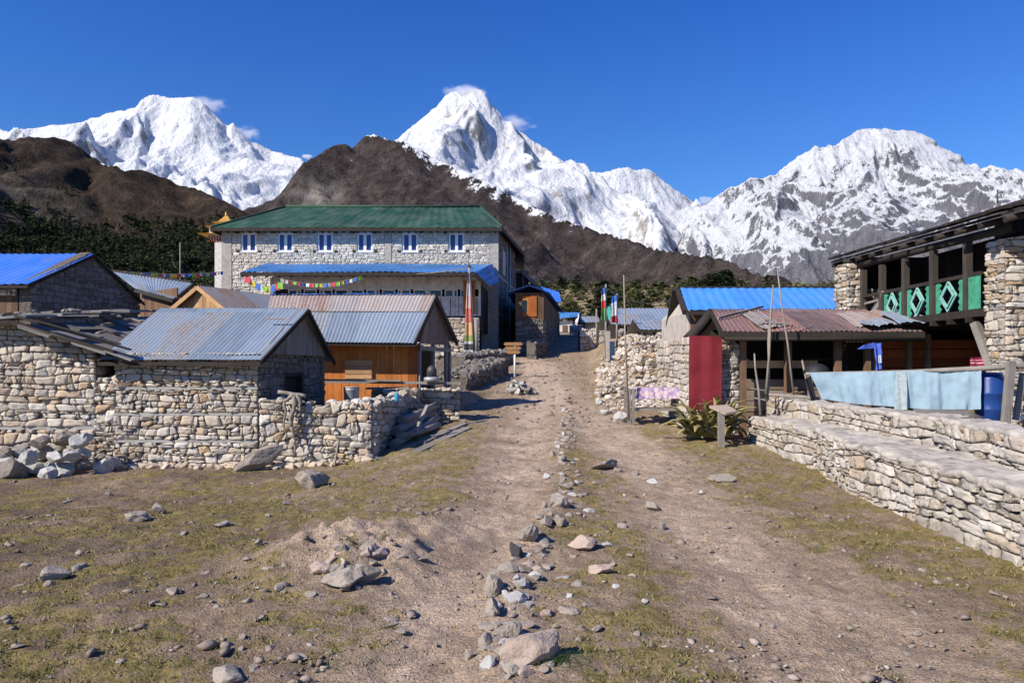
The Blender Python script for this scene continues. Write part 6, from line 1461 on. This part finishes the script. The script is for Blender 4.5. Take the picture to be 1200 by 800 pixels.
m = MB(); cloth(m, (at(543, 0, Y).x, Y-.1, at(0, 424, Y).z), (at(556, 0, Y).x-.05, Y-.1, at(0, 424, Y).z), (X-.12, Y-.05, at(0, 320, Y).z), (X-.26, Y-.1, at(0, 320, Y).z), 8, 40, .05, 1.4)
m.build('prayer_flag', cloth_mat('long prayer flag', [(0, (.62, .60, .58)), (.13, (.06, .06, .06)), (.20, (.5, .5, .5)), (.23, (.26, .30, .09)), (.30, (.60, .36, .17)), (.44, (.55, .14, .12)), (.60, (.58, .36, .31)), (.74, (.52, .46, .44)), (.88, (.22, .20, .21))]), root)
def vflag(px0, px1, ytop, ybot, Y, label, stops, ptop, pbase=None):
    X = at(px1, 0, Y).x; z0 = zs(X, Y); root = thing('flagpole', (X, Y, z0), label, 'flagpole'); m = MB(); m.tube([(X, Y, z0-.3), (X, Y, at(0, ptop, Y).z)], [.06, .035], 8); m.build('pole', M['pole'], root)
    m = MB(); cloth(m, (at(px0, 0, Y).x, Y-.06, at(0, ybot, Y).z), (X-.03, Y-.04, at(0, ybot, Y).z), (X-.03, Y-.04, at(0, ytop, Y).z), (at(px0+.8, 0, Y).x, Y-.06, at(0, ytop+3, Y).z), 8, 24, .05, 1.2, px0); m.build('prayer_flag', cloth_mat('street prayer flag', stops), root)
vflag(704, 710, 336, 375, 32, 'left of the two prayer flag poles at the street, white and red cloth', [(0, (.10, .25, .08)), (.22, (.14, .30, .10)), (.36, (.50, .07, .04)), (.6, (.60, .56, .50)), (.8, (.06, .14, .42))], 333)
vflag(716, 723, 345, 378, 31, 'right of the two prayer flag poles at the street, mostly blue and white', [(0, (.30, .03, .03)), (.25, (.55, .55, .58)), (.6, (.45, .5, .6)), (.75, (.05, .16, .5))], 344)
m = MB(); cloth(m, at(710.5, 375, 32.5), at(718, 372, 32.5), at(717, 356, 32.5), at(711, 361, 32.5), 8, 8, .06, 1, 3); m.build('teal_banner', cloth_mat('teal banner', [(0, (.08, .36, .32))]), None, 'teal cloth hanging between the two street flag poles', 'banner')
m = MB(); Xn = at(715.5, 0, 30).x; m.box(Xn-.04, 29.95, zs(Xn, 30)-.1, Xn+.17, 30.0, at(0, 400, 30).z); m.build('dark_board', simple('navy board', (.03, .05, .10), .6), None, 'narrow navy board standing at the foot of the flag poles', 'board')
m = MB(); Xn = at(712, 0, 30.6).x; m.box(Xn-.06, 30.5, zs(Xn, 30)-.2, Xn+.10, 30.66, at(0, 388, 30.6).z); m.build('stone_post', M['cement'], None, 'pale square post beside the navy board', 'post')
m = MB(); Xn = at(699, 0, 46).x; m.tube([(Xn, 46, zs(Xn, 46)-.1), (Xn, 46, at(0, 362, 46).z)], .05, 8); m.build('grey_post', M['pole'], None, 'plain grey post left of the flag poles', 'post')
X = at(683, 0, 66).x; root = thing('pink_flag', (X, 66, zs(X, 66)), 'small pink flag on a stick before the chorten', 'flag'); m = MB(); m.tube([(X+.4, 66, zs(X, 66)-.1), (X, 66, at(0, 369, 66).z)], .03, 6); m.build('stick', M['pole'], root); m = MB(); cloth(m, at(680, 379, 66), at(687, 380, 66), at(684, 372, 66), at(680, 371, 66), 6, 6, .04, 1); m.build('cloth', cloth_mat('pink cloth', [(0, (.55, .10, .22))]), root)
FC = [(.06, .16, .5), (.62, .6, .58), (.6, .06, .10), (.22, .5, .06), (.62, .5, .07), (.55, .12, .25)]
def flag_string(label, a, b, sag, n, sz, seed, skip=0, name='prayer_flag_string'):
    a, b = Vector(a), Vector(b); root = thing(name, a, label, 'prayer flags'); m = MB(); pts = [a.lerp(b, t/16)-Zv*sag*4*(t/16)*(1-t/16) for t in range(17)]; m.tube(pts, .012, 5); m.build('cord', M['pole'], root); rr = random.Random(seed)
    d = (b-a).normalized()
    for i in range(n):
        t = (i+.5)/n*(1-skip)+skip; p = a.lerp(b, t)-Zv*sag*4*t*(1-t); w_ = sz*rr.uniform(.7, .9); h_ = sz*rr.uniform(.75, 1.05); m = MB(); y_ = Vector((0, rr.uniform(-.1, .1), 0))
        cloth(m, p-d*w_/2-Zv*h_+y_, p+d*w_/2-Zv*h_+y_, p+d*w_/2, p-d*w_/2, 4, 4, .02, 1, i); m.build('flag', FM[(i*7+seed) % 6 if rr.random() < .3 else i % 5], root)
FM = [simple('flag cloth %s' % nm, c, .85, .1) for nm, c in zip(('blue', 'white', 'red', 'green', 'yellow', 'pink'), FC)]
flag_string('bright prayer flags strung under the lodge veranda roof', at(328, 326, 38.5), at(424, 323, 38.5), .35, 19, .22, 1)
flag_string('bundle of pale prayer flags at the left end of the lodge veranda', at(289, 322, 38.6), at(330, 330, 38.4), .4, 14, .34, 2)
flag_string('faded prayer flags strung from the lodge towards the left huts', at(262, 318, 44.5), at(110, 313, 40), .25, 34, .22, 3)
m = MB(); pts = [at(556, 313, 37).lerp(at(430, 322, 40), t/10)-Zv*.5*4*(t/10)*(1-t/10)*.3 for t in range(11)]; m.tube(pts, .02, 5); m.build('cable', M['pole'], None, 'slack brown cord from the flagpole to the veranda roof', 'cord')
m = MB(); p = at(211, 0, 150); zz = float(far_z(np.array([p.x]), np.array([p.y]))[0]); m.tube([(p.x, 150, zz-.5), (p.x, 150, at(0, 284, 150).z)], .10, 7); m.build('utility_pole', M['pole'], None, 'pale pole standing in the wood left of the lodge', 'pole')

# ---------------------------------------------------------------- right side: bench, agave, red sheet, poles
Y = 17.6; x0, x1 = at(735, 0, Y).x, at(803, 0, Y).x; zb_ = zs(3, Y)-.05
root = thing('bench', ((x0+x1)/2, Y, zb_), 'plank bench under a purple flowered blanket left of the red sheet', 'bench'); m = MB()
zt1 = at(0, 455, Y).z
for x in (x0+.03, x0+.13, x1-.1): m.beam((x, Y-.1, zb_), (x, Y-.1, zt1), .07, .07, (0, 1, 0)); m.beam((x, Y+.5, zb_), (x, Y+.5, zt1), .07, .07, (0, 1, 0))
m.build('legs', M['wood_grey'], root); m = MB(); m.box(x0, Y-.12, at(0, 481, Y).z, x1, Y+.4, at(0, 478, Y).z); m.build('shelf', M['wood_greyx'], root); m = MB(); m.box(x0, Y-.05, zt1-.05, x1, Y+.5, zt1); m.build('seat', M['wood_greyx'], root)
def floral():
    k = NT('purple flowered cloth'); v = k.obj(); vo = k.n('TexVoronoi', {'Vector': v, 'Scale': 8.5}); f = k.ramp(vo.outputs['Distance'], [(.38, 1.0), (.55, 0.0)])
    c = k.mix(f, k.ramp(k.noise(v, 6, 2), [(.4, (.24, .18, .36)), (.6, (.46, .36, .52))]), (.66, .50, .50)); return k.fin(c, .9)
m = MB(); cloth(m, (x0-.03, Y-.13, at(0, 467, Y).z), (x1+.02, Y-.13, at(0, 466.5, Y).z), (x1+.02, Y-.1, zt1+.02), (x0-.03, Y-.1, zt1+.02), 40, 6, .012, 6); cloth(m, (x0-.03, Y-.1, zt1+.02), (x1+.02, Y-.1, zt1+.02), (x1+.02, Y+.52, zt1+.02), (x0-.03, Y+.52, zt1+.02), 30, 6, .006, 4); m.build('bench_blanket', floral(), None, 'purple and pink flowered blanket spread over the bench', 'blanket')
m = MB(); m.tube([at(737, 492, 17.3), at(733, 410, 17.2), at(731, 322, 17.0)], [.028, .022, .013], 8); m.build('thin_pole', M['pole'], None, 'tall thin bare pole standing at the left end of the bench', 'pole')
# red sheet
def red_mat():
    k = NT('dark red sheet'); v = k.obj(); n = k.noise(v, 3, 4); z = k.n('SeparateXYZ', {'Vector': v}).outputs[2]
    wv = k.n('TexWave', {'Vector': v, 'Scale': .35, 'Distortion': 1.5}, bands_direction='Z').outputs[1]
    return k.fin(k.mix(1.0, (.205, .024, .032), k.ramp(k.math('ADD', n, k.math('MULTIPLY', wv, .15)), [(.3, .75), (.8, 1.2)]), 'MULTIPLY'), .75, k.bump(wv, .25, .03), .15)
Y = 15.78; m = MB(); m.sheet(at(807, 480, Y), at(845.5, 482, Y), at(846.5, 394, Y-.03), at(807.5, 393, Y-.03), .36, .012, 10, .01, 2); me_ = m.build('red_sheet', red_mat(), None, 'plain dark red sheet covering the doorway of the rusty roofed house', 'door sheet')
# agave
root = thing('agave', (4.02, 14.8, zs(4.0, 14.8)), 'large agave plant with drooping pointed leaves before the red sheet', 'plant'); rr = random.Random(22)
def leaf(m, base, az, L, wd, droop, el0=1.1):
    n = 9; o = len(m.v); el = el0; p = Vector(base); m.smooth = True; s = Vector((-math.sin(az), math.cos(az), 0)); pv = []
    for i in range(n+1):
        t = i/n; w_ = wd*(.55+.9*t-1.42*t**2.2) if t < 1 else 0; w_ = max(w_, .004)
        d = Vector((math.cos(az)*math.cos(el), math.sin(az)*math.cos(el), math.sin(el))); up = d.cross(s)*-1
        for k in (-1, 0, 1): q = p+s*w_*k+up*(.35*w_*abs(k)); m.v.append(tuple(q))
        for k in (1, 0, -1): q = p+s*w_*k*.98+up*(.35*w_*abs(k)-.012); m.v.append(tuple(q))
        p = p+d*L/n; el -= droop/n*(.4+1.2*t)
    for i in range(n):
        for k in range(6): m.face([o+i*6+k, o+i*6+(k+1) % 6, o+(i+1)*6+(k+1) % 6, o+(i+1)*6+k])
    m.smooth = False
def agave_mat():
    k = NT('agave leaf'); r = k.island(); v = k.obj(); n = k.noise(v, 18, 4)
    return k.fin(k.mix(1.0, k.ramp(r, [(0, (.115, .11, .04)), (.4, (.20, .18, .065)), (.75, (.28, .23, .095)), (1, (.38, .28, .14))]), k.ramp(n, [(.3, .75), (.7, 1.2)]), 'MULTIPLY'), .55, k.bump(n, .2, .01), .35)
AG = agave_mat()
for i in range(88):
    az = rr.uniform(-3.14, 3.14); 
    if i < 48: az = rr.uniform(-3.3, .4)
    bx = 3.95+rr.uniform(-.35, .45); by = 14.8+rr.uniform(-.12, .25); m = MB(); up_ = rr.random()
    leaf(m, (bx, by, zs(bx, by)+.05+.30*(1-up_)*rr.random()), az, rr.uniform(.6, .98), rr.uniform(.085, .13), rr.uniform(1.2, 2.7) if up_ < .7 else rr.uniform(.2, .8), rr.uniform(.75, 1.45)); m.build('leaf', AG, root)
Y = 14.0; X = at(845, 0, Y).x; zb_ = zs(X, Y)-.05; root = thing('slab_table', (X, Y, zb_), 'grey square post topped with a pinkish slab in front of the agave', 'table')
m = MB(); m.box(X-.055, Y-.055, zb_, X+.055, Y+.055, at(0, 482, Y).z); m.build('post', M['wood_grey'], root)
m = MB(); m.poly_prism([at(831, 475, Y+.25), at(850, 484, Y-.18), at(864, 481, Y-.05), at(852, 474, Y+.3)], (0, 0, -.04)); m.build('slab', M['rock_pink'], root)
# slanting poles at the rusty roofed house
for i, (p, q, r_, lb) in enumerate((((897, 470, 15.0), (906, 334, 15.0), .028, 'left of the two tall slats leaning on the rusty roof'), ((930, 462, 14.8), (911, 315, 14.8), .023, 'tall bamboo pole leaning left across the rusty roof'), ((891, 486, 14.6), (884, 414, 14.6), .026, 'short pole standing left of the tall slats'), ((900, 470, 15.05), (901, 380, 15.05), .024, 'second slat doubled up behind the left tall slat'))):
    m = MB(); a, b = at(*p), at(*q); m.tube([a, a.lerp(b, .4)+Vector((.015, 0, 0)), a.lerp(b, .75)-Vector((.01, 0, 0)), b], [r_, r_*.9, r_*.75, r_*.5], 8); m.build('leaning_pole', M['pole'], None, lb, 'pole')
m = MB(); m.tube([at(901, 462, 14.4), at(1047, 474, 13.6)], .03, 8); m.build('long_rail', M['wood_greyx'], None, 'long thin pole lying along the top of the upper wall', 'pole')
for i, (p, q) in enumerate((((880, 455, 14.9), (945, 464, 14.8)), ((905, 466, 14.6), (940, 459, 15.0)), ((884, 466, 14.9), (905, 470, 14.8)))):
    m = MB(); m.beam(at(*p), at(*q), .06+.03*i, .025); m.build('loose_plank', [M['wood_greyx'], M['wood_pale'], M['wood_greyx']][i], None, ['grey plank lying at the left end of the upper wall', 'pale reddish plank at the left end of the upper wall', 'short grey plank behind the agave'][i], 'plank')
m = MB(); m.tube([at(950, 470, 14.9), at(940, 400+22, 14.9)], .02, 6); m.build('thin_stake', M['pole'], None, 'thin stake left of the black basket', 'stake')
# fence with blue sheet
root = thing('rail_fence', (9, 14.1, .55), 'grey post and rail fence carrying the light blue sheet', 'fence')
Y = 14.0; m = MB()
for p, q, w_ in (((1178, 500, 12.3), (1185, 423, 12.3), .12), ((1190, 492, 12.5), (1199, 437, 12.5), .085), ((1057, 490, 13.5), (1057, 434, 13.5), .09), ((950, 482, Y+.3), (949, 436, Y+.3), .08)):
    m.beam(at(*p), at(*q), w_, w_*.8, (0, 1, 0))
m.build('posts', M['wood_grey'], root); m = MB(); m.tube([at(944, 438, 14.0), at(1060, 435.5, 13.4), at(1145, 432, 12.8), at(1205, 428, 12.3)], [.03, .035, .05, .05], 8); m.build('rail', M['wood_greyx'], root)
BL = simple('light blue plastic sheet', (.27, .375, .45), .8, .14, 5, .15, .2)
m = MB(); 
TOPP = [(947, 437.5, 14.0), (1000, 437, 13.75), (1057, 435.5, 13.45), (1100, 434, 13.2), (1147, 432, 12.85)]; BOTP = [(962, 467, 13.9), (1000, 473, 13.65), (1057, 477, 13.35), (1110, 482, 13.1), (1146, 479, 12.8)]
nu, nv = 110, 24; o = len(m.v); m.smooth = True
for j in range(nv+1):
    for i in range(nu+1):
        u = i/nu; v = j/nv; px = 947+200*u; tp = [np.interp(px, [t[0] for t in TOPP], [t[k] for t in TOPP]) for k in (1, 2)]; pxb = 962+(1146-962)*u; bp = [np.interp(pxb, [t[0] for t in BOTP], [t[k] for t in BOTP]) for k in (1, 2)]
        a = at(px, tp[0]-1.0, tp[1]-.05); b = at(pxb, bp[0], bp[1]); q = a.lerp(b, v)
        fold = (.022*math.sin(u*34+v*.5)+.014*math.sin(u*71+v*1.2+2)+.02*math.sin(u*17-v))*(.25+.75*v) + .03*float(fbm(np.array([u*14.]), np.array([v*.9]), 4, 4)[0])
        m.v.append((q.x, q.y-.06+fold, q.z))
for j in range(nv):
    for i in range(nu): m.face([o+j*(nu+1)+i, o+(j+1)*(nu+1)+i, o+(j+1)*(nu+1)+i+1, o+j*(nu+1)+i+1])
m.smooth = False; m.build('blue_sheet', BL, None, 'light blue plastic sheet hanging over the rail fence', 'sheet')
m = MB(); cloth(m, at(1048, 480, 13.22), at(1063, 480, 13.18), at(1063, 435.5, 13.3), at(1050, 436, 13.35), 8, 16, .01, 1.3); m.build('grey_rag', cloth_mat('grey rag', [(0, (.34, .40, .41))]), None, 'grey translucent looking rag hung over the middle of the blue sheet', 'cloth')
m = MB(); m.tube([at(1070, 482, 12.9), at(1100, 486, 12.8), at(1130, 487, 12.65), at(1150, 492, 12.55)], [.05, .1, .12, .06], 9); m.build('rolled_tarp', simple('grey tarpaulin', (.13, .12, .11), .8), None, 'rolled grey tarpaulin lying under the right half of the blue sheet', 'tarpaulin')
c = at(1160, 494, 12.95); c.z -= .03; root = thing('barrel', c, 'deep blue plastic barrel with lid beside the blue sheet', 'barrel'); m = MB()
m.lathe(c, [(.20, 0), (.225, .03), (.235, .22), (.245, .24), (.245, .27), (.235, .29), (.238, .50), (.248, .52), (.248, .55), (.238, .57), (.228, .80), (.20, .86)], 28); m.build('body', simple('blue barrel plastic', (.015, .05, .20), .35, .1, 3), root)
m = MB(); m.lathe(c+Zv*.862, [(.195, 0), (.20, .03), (.19, .05), (.15, .045)], 28); m.build('lid', simple('blue barrel lid', (.02, .07, .26), .35, .1, 3), root)
m = MB(); put_rock(m, at(1192, 487, 12.9), (.15, .11, .13), 71, 3); put = m.build('white_sack', simple('white sack cloth', (.66, .66, .68), .8), None, 'crumpled white sack on the upper wall at the right edge', 'sack')
m = MB(); m.lathe(at(957, 438, 14.6), [(.26, 0), (.25, .06), (.20, .15), (.10, .20), (.02, .215)], 20); m.build('basket', simple('black woven basket', (.02, .02, .022), .6, bump=.5, sc=40), None, 'upturned round black basket behind the left end of the blue sheet', 'basket')
m = MB(); cloth(m, at(951, 473, 13.9), at(957, 470, 13.9), at(950, 440, 13.95), at(943, 444, 13.95), 8, 12, .03, 1); m.build('black_cloth', cloth_mat('black cloth', [(0, (.02, .02, .025))]), None, 'black cloth hanging at the left end of the blue sheet', 'cloth')
# blue shirt on a line
root = thing('blue_shirt', at(1030, 402, 14.6), 'blue and white shirt hanging by a sleeve under the rusty roof', 'shirt'); m = MB()
cloth(m, at(1026, 434, 14.5), at(1033, 432, 14.5), at(1034, 402, 14.6), at(1024, 402, 14.6), 8, 16, .05, 1.4); m.build('body', simple('blue shirt cloth', (.06, .11, .45), .8), root); m = MB(); cloth(m, at(1004, 409, 14.6), at(1026, 408, 14.6), at(1025, 401, 14.6), at(1012, 404, 14.6), 10, 6, .02, 1); m.build('sleeve', simple('blue shirt cloth', (.06, .11, .45), .8), root)
m = MB(); cloth(m, at(1029, 425, 14.44), at(1033, 425, 14.44), at(1032, 416, 14.44), at(1029, 416, 14.44), 4, 5, .01, 1); m.build('white_patch', simple('white shirt patch', (.6, .6, .65), .8), root)
m = MB(); cloth(m, at(1136, 430, 14.2), at(1159, 430, 14.2), at(1158, 418, 14.25), at(1137, 419, 14.25), 12, 12, .03, 1.5); m.build('striped_blanket', cloth_mat('striped blanket', [(0, (.22, .02, .05)), (.3, (.35, .05, .10)), (.38, (.6, .5, .55)), (.46, (.30, .03, .08)), (.68, (.55, .4, .48)), (.74, (.20, .02, .06))]), None, 'dark red blanket with pale stripes hanging above the barrel', 'blanket')
for i, (px, Y_, pt, lb) in enumerate(((652, 60, 372, 'thin dark post at the corner of the far street house'), (644, 50, 352, 'tall thin dark post beside the plank street house'), (671, 64, 376, 'short post before the whitewashed cottage'))):
    X_ = at(px, 0, Y_).x; m = MB(); m.tube([(X_, Y_, zs(X_, Y_)-.1), (X_+.03, Y_, at(0, pt, Y_).z)], .05, 6); m.build('street_post', M['wood_dark'], None, lb, 'post')
for i, (a_, b_, sg, lb) in enumerate(((at(706, 334, 32), at(800, 346, 26), .5, 'thin cable from the left flag pole to the bright blue roof'), (at(655, 338, 66), at(706, 336, 32), .6, 'thin cable from the far street house to the left flag pole'))):
    m = MB(); m.tube([a_.lerp(b_, t/14)-Zv*sg*4*(t/14)*(1-t/14) for t in range(15)], .012, 5); m.build('cable', M['iron'], None, lb, 'cable')
for i, (px, Y_, w_, lb) in enumerate(((703, 57, 3.2, 'tiny pale stone hut with grey roof left of the flag poles'),)):
    small_house('stone_hut', lb, 'hut', px-20, px-2, Y_, 4.0, 5.2, 5.75, 3, M['tin_blue'], M['stone'], og=.15)
# ---------------------------------------------------------------- far houses on the slope
def slope_house(px, py, Y, w_, h_, label, wall, roofc):
    c = at(px, py, Y); zg_ = float(far_z(np.array([c.x]), np.array([Y]))[0]); c.z = zg_+h_*.5; root = thing('hillside_house', (c.x, Y, zg_), label, 'house'); m = MB(); m.box(c.x-w_/2, Y, min(zg_, c.z)-1, c.x+w_/2, Y+w_*.6, c.z+h_*.5); m.build('walls', wall, root)
    m = MB(); y0, y1 = Y-.4, Y+w_*.6+.4; ym = (y0+y1)/2; x0, x1 = c.x-w_/2-.3, c.x+w_/2+.3; z0 = c.z+h_*.5; m.poly_prism([(x0, y0, z0), (x0, ym, z0+h_*.7), (x0, y1, z0)], (x1-x0, 0, 0)); m.build('roof', roofc, root)
RED = simple('red tin', (.42, .05, .03), .6)
slope_house(763, 346, 190, 6, 1.6, 'small red roofed house among the scrub on the slope', M['white_dirty'], RED)
slope_house(742, 353, 170, 4, 1.4, 'pale stone ruin left of the red roofed house on the slope', M['stone_pale'], M['slate'])
slope_house(724, 346, 215, 4, 1.2, 'small pale hut farthest left among the huts on the slope', M['stone_pale'], M['slate'])

# ---------------------------------------------------------------- wind blown snow over the summits, thin air
def plume(label, c, sz, seed, dens, sc):
    bm = bmesh.new(); bmesh.ops.create_icosphere(bm, subdivisions=3, radius=1); me = bpy.data.meshes.new('snow_plume'); bm.to_mesh(me); bm.free()
    ob = bpy.data.objects.new('snow_plume', me); C.objects.link(ob); ob.location = c; ob.scale = sz; tag(ob, label, 'cloud', None, 'stuff')
    m = bpy.data.materials.new('spindrift'); m.use_nodes = True; t = m.node_tree; t.nodes.clear(); o = t.nodes.new('ShaderNodeOutputMaterial'); v = t.nodes.new('ShaderNodeVolumePrincipled'); t.links.new(v.outputs[0], o.inputs['Volume'])
    tc = t.nodes.new('ShaderNodeTexCoord'); ln = t.nodes.new('ShaderNodeVectorMath'); ln.operation = 'LENGTH'; t.links.new(tc.outputs['Object'], ln.inputs[0])
    mp = t.nodes.new('ShaderNodeMapping'); mp.inputs['Location'].default_value = (seed, 0, 0); mp.inputs['Scale'].default_value = sc; t.links.new(tc.outputs['Object'], mp.inputs[0])
    nz = t.nodes.new('ShaderNodeTexNoise'); nz.inputs['Detail'].default_value = 5; nz.inputs['Scale'].default_value = 1; t.links.new(mp.outputs[0], nz.inputs[0])
    a = t.nodes.new('ShaderNodeMath'); a.operation = 'MULTIPLY_ADD'; a.inputs[1].default_value = -.55; t.links.new(ln.outputs['Value'], a.inputs[0]); t.links.new(nz.outputs[0], a.inputs[2])
    b = t.nodes.new('ShaderNodeMath'); b.operation = 'MULTIPLY_ADD'; b.inputs[1].default_value = dens*6; b.inputs[2].default_value = -dens*.75; b.use_clamp = False; t.links.new(a.outputs[0], b.inputs[0])
    d = t.nodes.new('ShaderNodeMath'); d.operation = 'MAXIMUM'; d.inputs[1].default_value = 0; t.links.new(b.outputs[0], d.inputs[0]); t.links.new(d.outputs[0], v.inputs['Density']); v.inputs['Color'].default_value = (.95, .96, 1, 1); v.inputs['Anisotropy'].default_value = 0
    me.materials.append(m)
plume('snow blown off the top of the central pyramid peak', at(548, 110, 8000), (330, 200, 120), 3, .006, (2.2, 2, 1.5))
plume('snow blown down the right shoulder of the central peak', at(596, 146, 8000), (380, 200, 110), 8, .005, (2.5, 2, 2))
plume('snow blown off the summit of the left snow mountain', at(238, 124, 9000), (420, 200, 150), 12, .005, (2.5, 2, 2))
plume('snow cloud on the right shoulder of the left snow mountain', at(280, 158, 9000), (330, 200, 150), 17, .005, (2.5, 2, 2))
plume('tiny cloud at the right foot of the left snow mountain', at(361, 184, 9000), (90, 90, 50), 21, .02, (1, 1, 1))
plume('small cloud in the gap before the right mountain', at(826, 236, 8300), (120, 90, 90), 26, .015, (1, 1, 1))
HAZE = 0
if HAZE:
    bm = bmesh.new(); bmesh.ops.create_cube(bm, size=1); me = bpy.data.meshes.new('haze'); bm.to_mesh(me); bm.free(); ob = bpy.data.objects.new('haze', me); C.objects.link(ob)
    ob.location = (0, 5200, 2040); ob.scale = (31000, 21000, 4200)
    m = bpy.data.materials.new('thin mountain air'); m.use_nodes = True; t = m.node_tree; t.nodes.clear(); o = t.nodes.new('ShaderNodeOutputMaterial'); v = t.nodes.new('ShaderNodeVolumePrincipled'); v.inputs['Density'].default_value = HAZE; v.inputs['Color'].default_value = (.75, .86, 1, 1); t.links.new(v.outputs[0], o.inputs['Volume']); me.materials.append(m)
    tag(ob, 'thin bluish mountain air', 'haze', None, 'stuff'); ob.display_type = 'WIRE'
